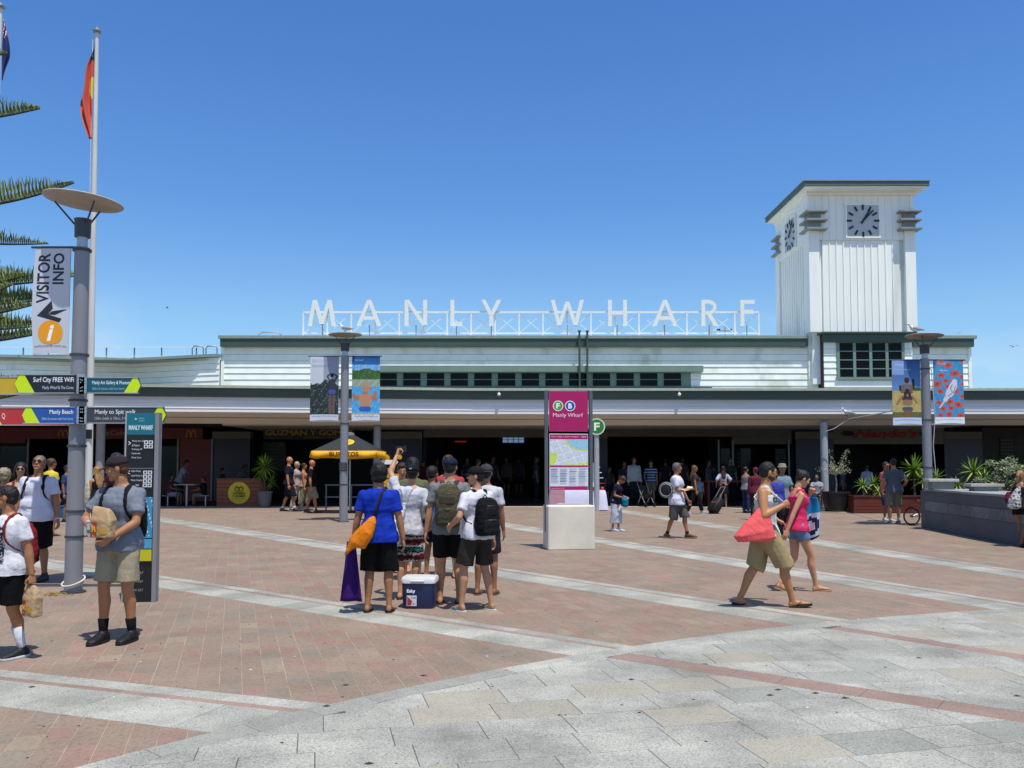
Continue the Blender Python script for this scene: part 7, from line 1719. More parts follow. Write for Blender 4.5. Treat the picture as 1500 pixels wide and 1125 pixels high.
person(712, 873, 681, 168, 'person in white shirt and grey backwards cap behind the black backpack', skin='#8a5f44', hair=('crop', '#14100f'), cap=('#3a3a3c', True), top=('tee', '#b5b5ba', .02), bottom=('shorts', '#24262c', .03), shoes=('flip', '#5a4a3c'), fL=(-.12, 0, 0, 0), fR=(.10, .05, 0, 0), face=False, vox=.014)
person(656, 846, 668, 8, 'fair haired person in pink shirt facing out behind the olive backpack', skin='#b98767', hair=('short', '#4a3220'), top=('tee', '#a03c44', .018), bottom=('shorts', '#22304e', .02), shoes=('flip', '#2a2420'), vox=.014)
person(632, 848, 684, 150, 'person in bright blue top in the middle of the group', skin='#9a6d4e', hair=('short', '#17110e'), top=('long', '#1c47a0', .02), bottom=('shorts', '#1c2a4c', .02), shoes=('flip', '#2a2420'), hR=(.15, .3, 1.2), vox=.014, face=False)
person(603, 852, 673, 185, 'person with bushy black hair and camouflage top behind the raised arm', skin='#7b5138', hair=('curly', '#0c0a0a'), top=('tee', '#5a5e44', .02), bottom=('shorts', '#1c1e1c', .03), shoes=('flip', '#2a2420'), vox=.014, face=False)
# ---- the couple walking right
c = person(1120, 889, 672, 88, 'man in white basketball singlet and cargo shorts striding right with a coral bag', skin='#a8764f', hair=('crop', '#120e0d'), beard='#3f2c22', shades=True, top=('tank', '#c6c6c8', .014, -.05, .007), bottom=('long_shorts', '#97845f', .026), shoes=('flip', '#17130f'), fL=(-.07, -.27, .0, 14), fR=(.09, .30, .0, -10), hR=(.24, .16, 1.19), eR=(.5, -.6, -1.2), hL=(-.24, .22, 1.0), lean=2, turn=24, hyaw=-26, build=1.22, curl=(.4, 1.2), hpitch=4, vox=.011)
A_ = Art(); A_.text('CELTICS', -.15, .15, .05, .11, '#1c3a2c', bold=.06); A_.text('9', -.06, .06, -.16, .02, '#1c4a34', bold=.08); decal(c, A_, 'bvh', c['sp'](.30))
sp_ = c['sp']; zb_ = sp_(0).z
t, f = blob('tote_bag', 'coral fabric bag slung behind the man in the singlet', 'bag', c, (.26, -.22, zb_-.15), [((.24, -.10, zb_-.10), (.0, .09, 0), (.06, 0, .0)), ((.25, -.14, zb_-.08), (.0, .22, .03), (.10, 0, 0)), ((.25, -.18, zb_), (.0, .23, .05), (.11, 0, 0)), ((.25, -.14, zb_+.14), (.0, .16, .05), (.08, 0, 0)), ((.24, -.09, zb_+.26), (.0, .06, .02), (.045, 0, 0)), ((.23, -.07, zb_+.32), (.0, .02, 0), (.02, 0, 0))], CL('#dd5a5c'), .0035)
hr_ = c['arm']['R'][2]
q = MB(); cap_pts(q, f, [(.23, -.08, zb_+.30), sp_(.40, -.10, .175), sp_(.515, -.02, .12), sp_(.46, .09, .12), Vector(hr_)+Vector((-.01, .03, .03))], .010, c['S'], 8); put('rope_handle', q.v, q.f, CL('#b9b2aa'), t)
c = person(1168, 867, 685, 92, 'woman in pink singlet and denim shorts with dark hair in a bun', skin='#b98868', female=True, hair=('bun', '#171010'), top=('tank', '#c52e58', .014, -.05, .009), bottom=('short', '#62779a', .016), shoes=('flip', '#9a7c62'), fL=(-.05, -.22, .02, 22), fR=(.06, .24, 0, -6), hR=(.20, -.20, .86), hL=(-.08, .24, 1.36), eL=(-.3, .2, -1), hpitch=24, lean=3, curl=(1.0, .4), vox=.011)
t, f = worn(c, 'sports_towel', 'blue and white towel draped over the arm of the woman in pink', 'towel', (-.10, .22, .70)); 
def towel(t, f, x0, y0, z1, z0, w, cols, sd=0):
    n, k = 10, 18; vs = []; fs = []
    for j in range(k+1):
        v = j/k
        for i in range(n+1): u = i/n; vs.append(tuple(f((x0+.05*math.sin(u*8+v*2+sd), y0+(u-.5)*w*(.5+.6*math.sin(min(1, v*1.6+.25)*1.57)), z1+(z0-z1)*v-.04*math.sin(u*5+sd)*v))))
    fs = [(j*(n+1)+i, j*(n+1)+i+1, (j+1)*(n+1)+i+1, (j+1)*(n+1)+i) for j in range(k) for i in range(n)]
    me = bpy.data.meshes.new('towel_cloth'); me.from_pydata(vs, [], fs); me.materials.append(print_mat()); ca = me.color_attributes.new('ink', 'FLOAT_COLOR', 'CORNER'); buf = []
    for j in range(k):
        for i in range(n): c_ = lin(cols((i+.5)/n, (j+.5)/k)); buf += [c_[0], c_[1], c_[2], 1]*4
    ca.data.foreach_set('color', buf); me.polygons.foreach_set('use_smooth', [True]*len(fs)); o = bpy.data.objects.new('cloth', me); COL.objects.link(o); o.parent = t; sm = o.modifiers.new('thick', 'SOLIDIFY'); sm.thickness = .010; ss = o.modifiers.new('sub', 'SUBSURF'); ss.levels = 1; ss.render_levels = 1
towel(t, f, -.02, .22, 1.32, .72, .22, lambda u, v: '#157ba6' if v < .38 else ('#1c2340' if (abs(math.hypot(u-.5, (v-.68)*1.8)-.3) < .10 or v > .93 or (u < .25 and v < .5)) else '#b3b6c6'))
# ---- boy with the paper bag
c = person(173, 941, 668, -8, 'boy in grey T-shirt and dark cap holding a paper bag and cup', skin='#a47250', hair=('short', '#4b2f1c'), cap=('#2a2226', False, 'HURLEY', '#a9a5a8'), top=('tee', '#6e7480', .022, -.08, .010), bottom=('shorts', '#9a9078', .024), shoes=('shoe', '#0f0f11', '#121214'), socks=('#0f0f11', .13), fL=(-.12, -.03, 0, 0), fR=(.12, .05, 0, 0), hyaw=60, hpitch=12, hR=(.10, .24, 1.02), eR=(1, -.2, -.1), hL=(-.06, .25, .98), eL=(-.9, -.4, -.3), build=1.04, turn=0, curl=(.7, .9), vox=.011)
backpack(c, 'black backpack worn by the boy with the paper bag', '#0f1012', '#15161a', w=.145, h=.42, d=.085, z=.44, strap='#141519')
kraft = M('kraft_paper', '#a58a66', .8, var=.1, scale=9, bump=.5, bscale=40); cupw = M('cup_paper', '#c9cdd0', .4)
def paper_bag(name, label, ctx, base, w, h, d, tilt=0.0, prints=True):
    t, f = worn(ctx, name, label, 'paper bag', base); q = MB(); S = ctx['S']
    q.loft([(V(0, 0, 0), V(w/2, 0, 0), V(0, d/2, 0)), (V(0, 0, .01), V(w/2, 0, 0), V(0, d/2, 0)), (V(0, 0, h*.6), V(w*.52, 0, 0), V(0, d*.48, 0)), (V(.01, 0, h*.86), V(w*.44, 0, .01), V(0, d*.30, 0)), (V(.02, 0, h), V(w*.38, 0, .015), V(0, d*.14, 0))], 24, p=6)
    c_, f_ = remesh(q, .007, 1, folds(.0045, 5, 8)); o = put('bag', c_, f_, kraft, t); bv = BVHTree.FromPolygons([tuple(v) for v in c_], f_)
    A_ = Art(); A_.rect(-w*.36, w*.0, h*.12, h*.30, '#b8902c'); A_.rect(w*.12, w*.42, h*.05, h*.52, '#a5382a'); A_.text('M', w*.16, w*.38, h*.2, h*.4, '#d8a92c', bold=.05)
    vs = []
    for v in A_.v:
        hit = bv.ray_cast(V(v[0], .5, v[2]), V(0, -1, 0)); vs.append(hit[0]+V(0, .002-v[1], 0) if hit[0] is not None else V(v[0], d/2, v[2]))
    A_.v = [tuple(v) for v in vs]; A_.build('print', o); t.rotation_euler.y = tilt; return t
paper_bag('paper_bag', 'brown takeaway paper bag held against the chest of the boy in grey', c, (-.0, .27, .99), .20, .27, .13)
t, f = worn(c, 'paper_cup', 'white paper cup with a straw in the hand of the boy in grey', 'cup', (.125, .27, 1.0)); q = MB(); q.loft([((0, 0, 0), (.028, 0, 0), (0, .028, 0)), ((0, 0, .13), (.041, 0, 0), (0, .041, 0))], 18); o = q.build('cup', cupw, t, smooth=True); q = MB(); q.loft([((0, 0, .1305), (.044, 0, 0), (0, .044, 0)), ((0, 0, .142), (.042, 0, 0), (0, .042, 0))], 18); q.build('lid', M('cup_lid', '#b5babd', .3), t, smooth=True); q = MB(); q.tube([(0, 0, .14), (.01, .0, .21)], .004, 6); q.build('straw', M('straw_white', '#d5d5d5', .4), t)
q = MB(); q.loft([((0, 0, .03), (.0325, 0, 0), (0, .0325, 0)), ((0, 0, .06), (.0352, 0, 0), (0, .0352, 0))], 18); q.build('cup_band', M('cup_teal', '#1f8f86', .4), t, smooth=True)
# ---- young man cut by the left edge
c = person(11, 966, 712, -26, 'young man in white graphic T-shirt and black shorts cut off by the left edge', skin='#9c6b49', hair=('crop', '#15100f'), top=('tee', '#c8c8cc', .022, -.08, .009), bottom=('shorts', '#0c0c0e', .030), shoes=('shoe', '#15161a', '#c9c9c9'), socks=('#c3c3c8', .24), fL=(-.08, -.10, 0, 0), fR=(.09, .16, 0, -4), hL=(-.27, -.06, .78), hR=(.24, .14, .86), hyaw=52, build=1.14, curl=(1.2, .4), vox=.011)
def gph(a):
    def fn(u, v):
        k = nz2(u*2.2, v*2.6, 3); return '#131417' if k > .33 else ('#8c8c90' if k > .2 else '#c4c4c8')
    a.grid(-.115, .115, -.14, .12, 30, 34, fn); a.text('BLACK', -.14, .14, .135, .175, '#1a1b1e', bold=.03); a.text('WHITE', -.13, .13, -.19, -.15, '#1a1b1e', bold=.03)
A_ = Art(); gph(A_); decal(c, A_, 'bvh', c['sp'](.24))
backpack(c, 'red and black backpack of the young man at the left edge', '#7a1d22', '#141416', w=.14, h=.44, d=.08, z=.44, strap='#6e2024')
paper_bag('paper_bag', 'crumpled paper bag hanging from the hand of the young man at the left edge', c, (-.275, -.06, .43), .16, .26, .10)
# ---- man looking up
c = person(52, 852, 668, 4, 'grey haired man in white T-shirt and sunglasses tilting his face up', skin='#9a6846', hair=('crop', '#6a6460'), shades=True, top=('tee', '#c0c1d0', .022, -.10, .009), bottom=('long_shorts', '#0e0e10', .034), shoes=('shoe', '#2a2a2c', '#111111'), fL=(-.12, 0, 0, 0), fR=(.12, 0, 0, 0), hL=(-.31, .06, .84), hR=(.32, .02, .84), hpitch=-16, hyaw=-6, build=1.2, belly=.055)
backpack(c, 'dark backpack on the man looking up at the left', '#16181c', None, w=.14, h=.40, d=.07, z=.44, strap='#181a20', pockets=False)
t, f = worn(c, 'wristwatch', 'pale wristwatch on the man looking up', 'watch', (-.31, .05, .86)); w_ = c['arm']['L'][2]; q = MB(); q.loft([(V(0, 0, 0), V(.034, 0, 0), V(0, .030, 0)), (V(0, 0, .018), V(.035, 0, 0), V(0, .031, 0))], 16); o = q.build('band', M('watch_pale', '#b5b8bc', .4), t, smooth=True); o.location = f(w_)
# ---- others at the left
c = person(140, 787, 683, -125, 'blonde woman in dark top and pale shorts just right of the near lamp post', skin='#a8754f', female=True, hair=('long', '#8f6c42'), top=('tank', '#1b1c22', .012), bottom=('short', '#a9b0bd', .018), shoes=('flip', '#a98d70'), fL=(-.07, .10, 0, 0), fR=(.07, -.12, 0, 0), vox=.016, face=False)
blob('tote_bag', 'cream tote bag on the shoulder of the blonde woman', 'bag', c, (-.26, -.02, .80), [((-.26, 0, .80), (.03, .12, 0), (.05, 0, 0)), ((-.26, 0, 1.0), (.02, .17, 0), (.06, 0, 0)), ((-.25, 0, 1.2), (.01, .14, 0), (.03, 0, 0)), ((-.22, 0, 1.36), (0, .03, 0), (.015, 0, 0))], CL('#a79f8b'), .006)
c = person(168, 806, 664, -28, 'man in maroon T-shirt, navy cap and sunglasses behind the boy in grey', skin='#8f6244', hair=('crop', '#1d1714'), cap=('#262d3c',), shades=True, top=('tee', '#43202c', .02), bottom=('pants', '#1f2c47', .02), shoes=('shoe', '#141416', '#0f0f10'), hR=(.28, .12, .85), build=1.08, vox=.015)
person(72, 786, 672, 160, 'person in yellow T-shirt with tied-up brown hair seen from behind', skin='#9a6c4c', female=True, hair=('bun', '#4a3120'), top=('tee', '#c2b13c', .02), bottom=('short', '#2a3040', .02), shoes=('flip', '#3a3028'), vox=.018, face=False)
person(26, 842, 678, 25, 'dark haired woman in sunglasses left of the man looking up', skin='#a8785a', female=True, hair=('long', '#1f1412'), shades=True, top=('tank', '#5e2a2c', .012), bottom=('short', '#1c1c22', .02), shoes=('flip', '#3a3028'), vox=.014)
person(2, 838, 688, 175, 'fair haired person in dark clothes at the very left edge', skin='#a8785a', female=True, hair=('curly', '#8a7d66'), top=('tee', '#2a2a2e', .018), bottom=('pants', '#22242a', .015), shoes=('shoe', '#222222'), vox=.016, face=False)
person(96, 765, 682, 90, 'person in dark blue carrying a net bag behind the near lamp post', skin='#8a5f44', hair=('short', '#1a1512'), top=('tee', '#2c3a66', .02), bottom=('shorts', '#202228', .02), shoes=('shoe', '#1c1c1e'), vox=.018, face=False)
# ---- four walkers in front of the taqueria
W = 'people walking right past the taqueria'
person(423, 749.5, 668, 92, 'bald man in navy polo and navy shorts, leftmost walker past the taqueria', skin='#a8704f', hair=('bald', 'none'), top=('tee', '#171b2a', .022), bottom=('long_shorts', '#171a28', .034), shoes=('shoe', '#141416'), socks=('#b5b5b5', .08), fL=(-.07, -.22, 0, 8), fR=(.08, .20, 0, 0), build=1.15, vox=.017, group=W, face=False)
person(434, 747.5, 676, 75, 'short fair haired woman in white between the two bald men', skin='#a8785a', female=True, hair=('crop', '#b09a6e'), top=('tee', '#9a9096', .018), bottom=('pants', '#b5b3b0', .015), shoes=('shoe', '#b8b8b8'), fL=(-.07, .15, 0, 0), fR=(.08, -.15, 0, 0), vox=.018, group=W, face=False)
person(444, 748.5, 678, 100, 'dark haired woman in peach top and khaki trousers beside the bald man in black', skin='#a4714f', female=True, hair=('bun', '#1c1312'), top=('tank', '#a87a62', .014), bottom=('capri', '#7d725a', .02), shoes=('shoe', '#2a2622'), fL=(-.07, .15, 0, 0), fR=(.08, -.15, 0, 0), vox=.018, group=W, face=False)
person(454, 751.5, 673, 90, 'bald man in black T-shirt and khaki shorts, rightmost walker past the taqueria', skin='#b06f52', hair=('bald', 'none'), shades=True, top=('tee', '#101114', .024), bottom=('long_shorts', '#857b66', .034), shoes=('shoe', '#4a3326'), fL=(-.08, -.15, 0, 6), fR=(.08, .22, 0, -4), build=1.2, belly=.03, vox=.017, group=W, face=False)
# ---- middle right
c = person(992, 789, 677, 62, 'grey haired man in white shirt and grey shorts reading papers as he walks', skin='#9c6747', hair=('short', '#57514d'), top=('tee', '#c3c3d0', .026, -.14, .009), bottom=('long_shorts', '#4c4c48', .034), shoes=('shoe', '#3e2a22', '#8a6a3c'), socks=('#141416', .07), fL=(-.06, .22, 0, -4), fR=(.08, -.22, 0, 12), hR=(.04, .30, 1.12), hL=(-.27, .18, .86), hyaw=-22, build=1.05, vox=.014)
t, f = worn(c, 'leaflet', 'pale open leaflet in the hand of the grey haired man', 'paper', (.02, .36, 1.10)); q = MB(); q.add([tuple(f(p)) for p in ((.15, .24, 1.09), (.02, .36, 1.12), (-.14, .34, 1.17), (-.12, .22, 1.19), (.03, .24, 1.14), (.17, .14, 1.12))], [(0, 1, 4, 5), (1, 2, 3, 4)]); o = put('sheet', q.v, q.f, M('paper_cream', '#c8bd9c', .7), t, smooth=False); sm = o.modifiers.new('thick', 'SOLIDIFY'); sm.thickness = .004
t, f = worn(c, 'round_bag', 'round black bag with white piping behind the grey haired man', 'bag', (.22, -.20, .94)); q = MB(); q.loft([((.20, -.16, 1.10), (0, .15, .05), (0, -.05, .15)), ((.23, -.17, 1.10), (0, .17, .05), (0, -.05, .17)), ((.26, -.18, 1.10), (0, .15, .05), (0, -.05, .15))], 28); q.v = [tuple(f(p)) for p in q.v]; put('bag', q.v, q.f, M('bag_black', '#131315', .5), t)
for r_ in (.175, .14): q = MB(); q.tube([f((.235+.025*(r_ < .16), -.17+r_*math.cos(a_), 1.10+r_*math.sin(a_))) for a_ in [2*math.pi*i/28 for i in range(29)]], .006, 5, up=(1, 0, 0)); put('piping', q.v, q.f, M('piping_white', '#c5c5c5', .5), t)
c = person(901, 779, 694, 58, 'woman in navy top and white trousers looking down into a teal bag', skin='#a06c4c', female=True, hair=('short', '#3f2319'), top=('tee', '#161a2c', .020, -.08), bottom=('capri', '#b9bac4', .034), shoes=('shoe', '#b5b5b8', '#a0a0a0'), fL=(-.06, .08, 0, 0), fR=(.06, -.06, 0, 0), lean=14, hpitch=48, hR=(.08, .30, 1.02), hL=(-.08, .32, 1.04), vox=.014, face=False)
blob('teal_bag', 'teal bag held open in front of the woman in navy', 'bag', c, (0, .34, .72), [((0, .34, .74), (.08, 0, 0), (0, .05, 0)), ((0, .34, .78), (.13, 0, 0), (0, .08, 0)), ((0, .34, .95), (.15, 0, 0), (0, .09, 0)), ((0, .33, 1.05), (.11, 0, 0), (0, .05, 0))], CL('#146f86'), .008)
person(1017, 753, 680, 85, 'long haired woman in dark clothes walking right behind the grey haired man', skin='#9a6b4c', female=True, hair=('long', '#5c4228'), top=('tee', '#3a3438', .016), bottom=('pants', '#141416', .012), shoes=('shoe', '#a58aa0', '#b8b8b8'), fL=(-.05, .28, 0, -8), fR=(.06, -.26, 0, 14), vox=.018, face=False)
person(1025, 742.5, 699, 5, 'small child in pale blue T-shirt standing at the edge of the shade', skin='#9a6b4c', hair=('short', '#4a3424'), top=('tee', '#5f7f96', .02), bottom=('shorts', '#55565a', .03), shoes=('shoe', '#55504c'), vox=.018, face=False)
person(929, 741, 670, 12, 'man in pale jacket with a dark scarf standing in the shade', skin='#7d5740', hair=('short', '#1c1715'), top=('long', '#8e9496', .026), bottom=('pants', '#151820', .02), shoes=('shoe', '#1a1a1c'), vox=.018, face=False)
person(954, 741, 674, -15, 'man in striped navy shirt and cap beside the pushchair', skin='#7d5740', hair=('crop', '#1c1715'), cap=('#1e2430',), top=('tee', '#1a2036', .022), bottom=('shorts', '#5a5142', .03), shoes=('shoe', '#1a1a1c'), hR=(.2, .3, 1.0), vox=.018, face=False)
PEOPLE[-1].children[-1]
for ch in PEOPLE[-1].children:
    if ch.name.startswith('shirt'): ch.data.materials[0] = stripe
ps = empty('pushchair', (G(942, 742).x, 34.4, 0), R(20), 'dark pushchair with a thin metal frame in the shade', 'pushchair')
for x in (-.2, .2):
    q = MB(); q.tube([(x, .35, 1.0), (x, .1, .62), (x, -.32, .12)], .012, 6); q.tube([(x, .30, .12), (x, -.12, .66)], .012, 6); q.build('frame', alum, ps, smooth=True)
    for y in (-.32, .30): q = MB(); q.loft([((x-.015, y, .10), (0, .10, 0), (0, 0, .10)), ((x+.015, y, .10), (0, .10, 0), (0, 0, .10))], 16); q.build('wheel', tyre, ps)
q = MB(); q.loft([((0, .18, .38), (.19, 0, 0), (0, .02, .03)), ((0, -.12, .40), (.19, 0, 0), (0, .03, .03)), ((0, -.18, .55), (.19, 0, 0), (0, .03, .0))], 12, p=3); q.loft([((0, .16, .40), (.19, 0, 0), (0, .03, 0)), ((0, .26, .88), (.19, 0, 0), (0, .03, 0))], 12, p=3); q.build('seat', M('pram_black', '#151518', .7), ps); q = MB(); q.tube([(-.2, .35, 1.0), (.2, .35, 1.0)], .018, 8); q.build('handle', black_m, ps)
# people standing at the tables, right of the middle
person(1060, 744.5, 683, 175, 'woman in white off-the-shoulder top and black skirt seen from behind', skin='#9a6c50', female=True, hair=('long', '#1d1512'), top=('off', '#a9a6bb', .02), bottom=('skirt', '#111114', .02, .34), shoes=('flip', '#4a3a30'), hR=(.26, .16, 1.05), hL=(-.28, .05, .95), vox=.017, face=False)
person(1070, 739, 671, 0, 'man in dark green T-shirt facing out behind the woman in white', skin='#7d5740', hair=('short', '#2c2420'), top=('tee', '#27352c', .02), bottom=('pants', '#1c1d22', .02), shoes=('shoe', '#1a1a1c'), vox=.018, face=False)
person(1038, 738.5, 674, 60, 'person in dark clothes by the glass shop door', skin='#6d4c38', hair=('short', '#1c1715'), top=('tee', '#3c3e44', .02), bottom=('pants', '#1c1d22', .02), shoes=('shoe', '#1a1a1c'), vox=.018, face=False)
person(1093, 752, 684, 120, 'woman in grey singlet and jeans with dark hair tied up, left of the couple', skin='#9a6b4c', female=True, hair=('bun', '#1c1413'), top=('tank', '#70737c', .014), bottom=('pants', '#232f4a', .015), shoes=('shoe', '#2a2a2c'), vox=.017, face=False)
person(1108, 762, 685, 182, 'person in maroon top just behind the man in the singlet', skin='#8a5f44', hair=('crop', '#3a1a20'), cap=('#5c1f30', True), top=('long', '#5c1f30', .024), bottom=('pants', '#22242a', .02), shoes=('shoe', '#1a1a1c'), vox=.017, face=False)
person(1137, 791, 690, 172, 'person in violet blue top and black trousers between the couple', skin='#8a5f44', female=True, hair=('bun', '#1c1413'), top=('long', '#3c4596', .02), bottom=('pants', '#141416', .02), shoes=('shoe', '#121214'), vox=.015, face=False)
person(1147, 784, 680, 14, 'man in grey sun hat and grey blue T-shirt behind the woman in pink', skin='#8a5f44', hair=('crop', '#4a423c'), hat='#77796e', top=('tee', '#6a7d88', .022), bottom=('pants', '#1a1b1f', .02), shoes=('shoe', '#121214'), hR=(.16, .26, 1.1), hL=(-.14, .28, 1.1), vox=.015)
# people at the right
person(1271, 742, 681, 178, 'man in white T-shirt seen from behind in the shade under the red lettering', skin='#7d5740', hair=('short', '#191413'), top=('tee', '#8c8ea0', .024), bottom=('shorts', '#23252c', .03), shoes=('shoe', '#222222'), build=1.05, vox=.018, face=False)
person(1310, 768.5, 672, 172, 'man in grey T-shirt and khaki shorts seen from behind next to the bicycle', skin='#a4745a', hair=('crop', '#1b1716'), top=('tee', '#54585d', .024, -.10, .009), bottom=('long_shorts', '#6b6654', .032), shoes=('shoe', '#77787c', '#a9a9a9'), socks=('#b5b5b5', .06), fL=(-.10, 0, 0, 0), fR=(.15, .10, 0, 0), hR=(.28, .16, 1.0), hL=(-.26, .12, .92), build=1.15, vox=.014, face=False)
person(1299, 764.5, 677, 30, 'man in red and white top and blue shorts partly behind the man in grey', skin='#94604a', hair=('crop', '#241c19'), shades=True, top=('tee', '#8f4a48', .02), bottom=('long_shorts', '#252f52', .03), shoes=('shoe', '#b0aca0', '#b0b0a0'), vox=.015, face=False)
c = person(1497, 802, 689, 128, 'tanned woman in black shorts with bags cut off by the right edge', skin='#8f5c3c', female=True, hair=('pony', '#8a6a40'), top=('tank', '#22222a', .012), bottom=('short', '#121216', .02), shoes=('flip', '#3a3028'), fL=(-.06, .16, 0, 0), fR=(.06, -.14, .05, 20), vox=.014, face=False)
blob('patterned_bag', 'white bag speckled black on the back of the woman at the right edge', 'bag', c, (-.04, -.2, .85), [((-.06, -.20, .86), (.08, 0, 0), (0, .06, 0)), ((-.06, -.21, .90), (.15, 0, 0), (0, .10, 0)), ((-.04, -.20, 1.08), (.13, 0, 0), (0, .09, 0)), ((.0, -.16, 1.26), (.07, 0, 0), (0, .05, 0)), ((.03, -.12, 1.38), (.02, 0, 0), (0, .02, 0))], M('spotted_cloth', '#b5b2b0', .8, var=.03, scale=60, col2='#1a1a1e', f2=.49), .007)
blob('shoulder_bag', 'small maroon bag beside the speckled one at the right edge', 'bag', c, (-.22, -.10, .98), [((-.22, -.10, .98), (.05, 0, 0), (0, .06, 0)), ((-.22, -.10, 1.1), (.08, 0, 0), (0, .08, 0)), ((-.21, -.09, 1.24), (.04, 0, 0), (0, .04, 0))], CL('#6a1c38'), .006)
# ---- cafe tables and sitters at the left
def cafe(px0, px1, py, Y, label):
    a = At(px0, py, Y); b = At(px1, py, Y); w = b.x-a.x; t = empty('cafe_table', ((a.x+b.x)/2, Y, 0), 0, label, 'table'); h = a.z
    q = MB(); q.box(-w/2, w/2, -.35, .35, h-.04, h); q.build('table_top', M('table_white', '#8d8f90', .5), t, bevel=.005); q = MB(); q.box(-.03, .03, -.03, .03, .02, h-.041); q.build('leg', alum, t); q = MB(); q.box(-.25, .25, -.25, .25, 0, .02); q.build('base', alum, t)
    for s_ in (-1, 1): q = MB(); q.box(s_*(w/2+.35)-.18, s_*(w/2+.35)+.18, -.18, .18, .45, .48); st = q.build('seat', M('table_white', '#8d8f90', .5), t, bevel=.005); q = MB(); q.box(s_*(w/2+.35)-.02, s_*(w/2+.35)+.02, -.02, .02, 0, .449); q.build('seat_post', alum, t)
cafe(259, 289, 709, 34.6, 'pale cafe table with fixed stools in front of the red panel')
cafe(196, 218, 712, 36.5, 'second cafe table half hidden behind the totem')
def sitter(px, Y, facing, label, **k):
    g_ = At(px, 742, Y); fyp = 683+F_PX*EYE/Y; return person(px, fyp, 0, facing, label, H=k.pop('H', 1.72), seat=.45, fL=(-.10, .42, 0, 0), fR=(.10, .40, 0, 0), hL=(-.12, .42, .72), hR=(.12, .42, .72), vox=.018, face=False, shoes=('shoe', '#1e1e20'), **k)
sitter(298, 34.6, -88, 'boy in dark T-shirt and grey shorts seated at the right of the cafe table', skin='#8a6048', hair=('short', '#2c201a'), top=('tee', '#131417', .02), bottom=('shorts', '#6b6c70', .03), H=1.6)
sitter(249, 34.4, 80, 'person with dark hair seated at the left of the cafe table', skin='#6d4c38', female=True, hair=('long', '#171112'), top=('tee', '#4c2a38', .02), bottom=('shorts', '#7c7a8c', .03))
person(262, 741, 668, 95, 'man in white T-shirt leaning over the cafe table', skin='#6d4c38', hair=('short', '#191413'), top=('tee', '#83868a', .024), bottom=('pants', '#1c1d22', .02), shoes=('shoe', '#222222'), lean=22, hR=(.15, .5, 1.0), hL=(-.15, .5, 1.0), H=1.95, vox=.018, face=False)
person(347, 740, 684, 80, 'person bending in grey behind the orange timber planter', skin='#5c4030', hair=('short', '#191413'), top=('tee', '#50565f', .024), bottom=('pants', '#1c1d22', .02), shoes=('shoe', '#222222'), lean=30, H=1.8, vox=.018, face=False)
sitter(1197, 33.2, -20, 'man in pale T-shirt with folded arms seated left of the right column', skin='#7d5740', hair=('crop', '#2a2522'), top=('tee', '#8b8f9b', .022), bottom=('shorts', '#24262c', .03))
bn = empty('long_bench', (At(1190, 740, 33.4).x, 33.35, 0), 0, 'low dark bench under the seated man beside the right column', 'bench'); q = MB(); q.box(-.8, .8, -.2, .2, .40, .45); q.build('seat', wood_r, bn)
for x in (-.7, .7): q = MB(); q.box(x-.04, x+.04, -.18, .18, 0, .399); q.build('leg', black_m, bn)
tb = empty('bar_table', (At(1075, 740, 35).x, 35.6, 0), 0, 'dark red timber bar table the people stand around', 'table'); q = MB(); q.box(-1.1, 1.1, -.35, .35, 1.0, 1.05); q.build('table_top', wood_r, tb)
for x in (-.95, .95): q = MB(); q.box(x-.05, x+.05, -.3, .3, 0, .999); q.build('leg', wood_r, tb)
# ---- figures inside the dark hall
K = 0
for px, Y, topy, fc, colr, lb in ((620, 39, 672, 150, '#3a2224', 'dim figure in dark red inside the hall behind the group'), (662, 37.5, 676, 200, '#26242a', 'sunburnt figure just inside the hall right of the pink shirt'), (684, 42, 670, 10, '#2c3440', 'dim figure in slate blue deep in the hall'), (722, 41, 668, 30, '#30343c', 'dim figure in charcoal deep in the hall'), (742, 44, 669, -20, '#4a4c50', 'dim figure in grey deep in the hall left of the transport sign'), (785, 40, 668, 90, '#343a44', 'dim figure walking in the hall beside the transport sign'), (893, 38, 684, 20, '#3a3436', 'dim figure behind the stall goods right of the ferry sign'), (975, 40, 672, 170, '#22262e', 'dim figure in the hall behind the man in striped navy'), (700, 36.5, 672, 120, '#1c2230', 'figure in dark blue just inside the hall above the black backpack')):
    fyp = 683+F_PX*EYE/Y; K += 1
    person(px, fyp, topy, fc, lb, skin='#7d5740', hair=('short', '#191413'), top=('tee', colr, .022), bottom=('shorts' if K % 2 else 'pants', '#1d1f26', .024), shoes=('shoe', '#222222'), vox=.022, face=False, group='people inside the dark hall', seed=K)
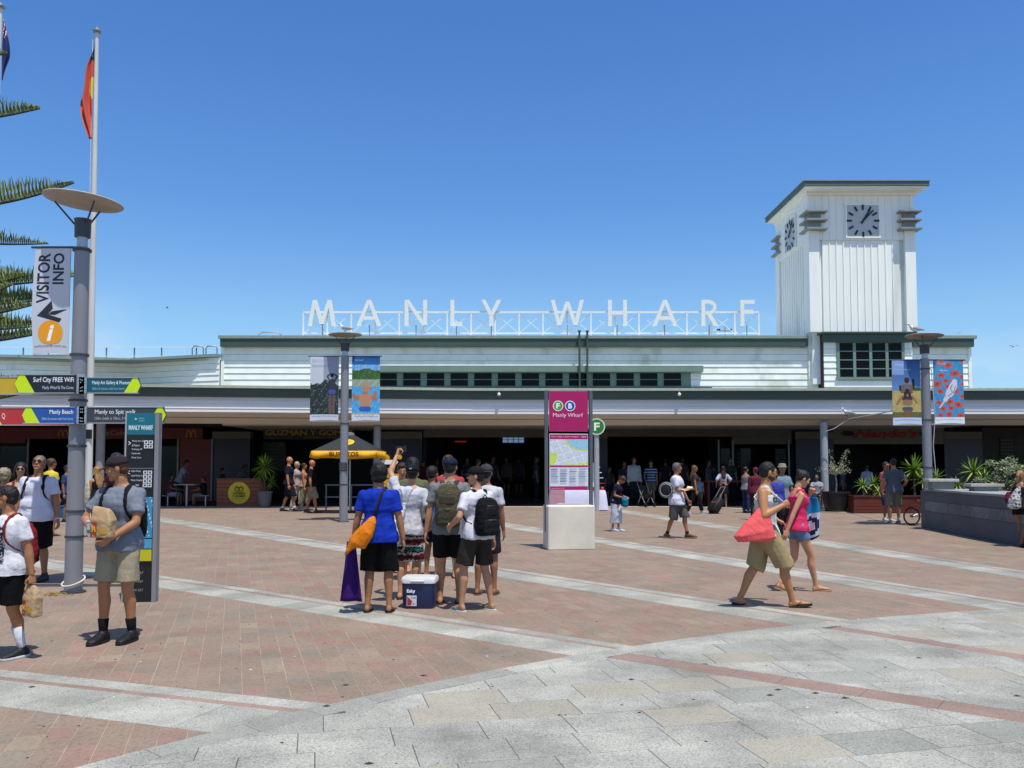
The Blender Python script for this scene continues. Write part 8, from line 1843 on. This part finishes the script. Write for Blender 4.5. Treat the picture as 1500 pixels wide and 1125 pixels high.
for px, Y, topy, fc, colr, lb in ((915, 37, 676, 0, '#2a2c34', 'dim seated-looking figure left of the man in the pale jacket'), (1000, 39, 671, 160, '#3c3036', 'dim figure in plum behind the grey haired man'), (1046, 37.5, 680, 200, '#23303a', 'dim figure in teal grey among the bar table crowd'), (1120, 36, 683, 170, '#45484e', 'dim figure in grey above the maroon top'), (640, 43, 671, 0, '#2c2630', 'small dim figure deep in the hall left of the lit window'), (760, 46, 668, 180, '#3a3c44', 'small dim figure under the lit window row'), (1235, 36, 686, 60, '#4b4e58', 'dim figure between the dark pot and the man in white'), (325, 38, 686, 90, '#33363c', 'dim figure beside the navy pier left of the planter')):
    fyp = 683+F_PX*EYE/Y; K += 1
    person(px, fyp, topy, fc, lb, skin='#7d5740', hair=('short', '#191413'), top=('tee', colr, .022), bottom=('shorts' if K % 2 else 'pants', '#1d1f26', .024), shoes=('shoe', '#222222'), vox=.022, face=False, group='people inside the dark hall', seed=K)
# ---- wheeled suitcase
sc_ = empty('suitcase', (G(1043, 753).x, G(1043, 753).y, 0), R(25), 'black wheeled suitcase tilted on its wheels with orange trim', 'suitcase'); Tm = Matrix.Rotation(R(38), 4, 'Y')
q = MB(); q.T = Matrix.Translation((0, 0, .07)) @ Tm; q.loft([((0, 0, .02), (.13, 0, 0), (0, .18, 0)), ((0, 0, .04), (.15, 0, 0), (0, .20, 0)), ((0, 0, .52), (.15, 0, 0), (0, .20, 0)), ((0, 0, .55), (.12, 0, 0), (0, .17, 0))], 20, p=5); q.build('case', M('case_black', '#141416', .6), sc_, smooth=True)
q = MB(); q.T = Matrix.Translation((0, 0, .07)) @ Tm; q.tube([(-.12, -.12, .55), (-.14, -.12, .98)], .01, 6); q.tube([(-.12, .12, .55), (-.14, .12, .98)], .01, 6); q.tube([(-.14, -.13, .98), (-.14, .13, .98)], .014, 6); q.build('handle', alum, sc_)
for y in (-.14, .14): q = MB(); q.loft([((0, y-.02, .05), (.05, 0, 0), (0, 0, .05)), ((0, y+.02, .05), (.05, 0, 0), (0, 0, .05))], 14); q.build('wheel', tyre, sc_)
q = MB(); q.T = Matrix.Translation((0, 0, .07)) @ Tm; q.box(-.158, -.153, -.14, .14, .3, .33); q.build('trim', M('case_orange', '#a04a22', .6), sc_)
bx = empty('crate', (G(92, 760).x, 27.5, 0), 0, 'bright blue plastic crate on the ground behind the near lamp post', 'crate'); q = MB(); q.box(-.3, .3, -.2, .2, 0, .36); q.build('body', M('crate_blue', '#16588c', .5), bx, bevel=.01); q = MB(); q.box(-.32, .32, -.22, .22, .361, .40); q.build('rim', M('crate_blue', '#16588c', .5), bx)
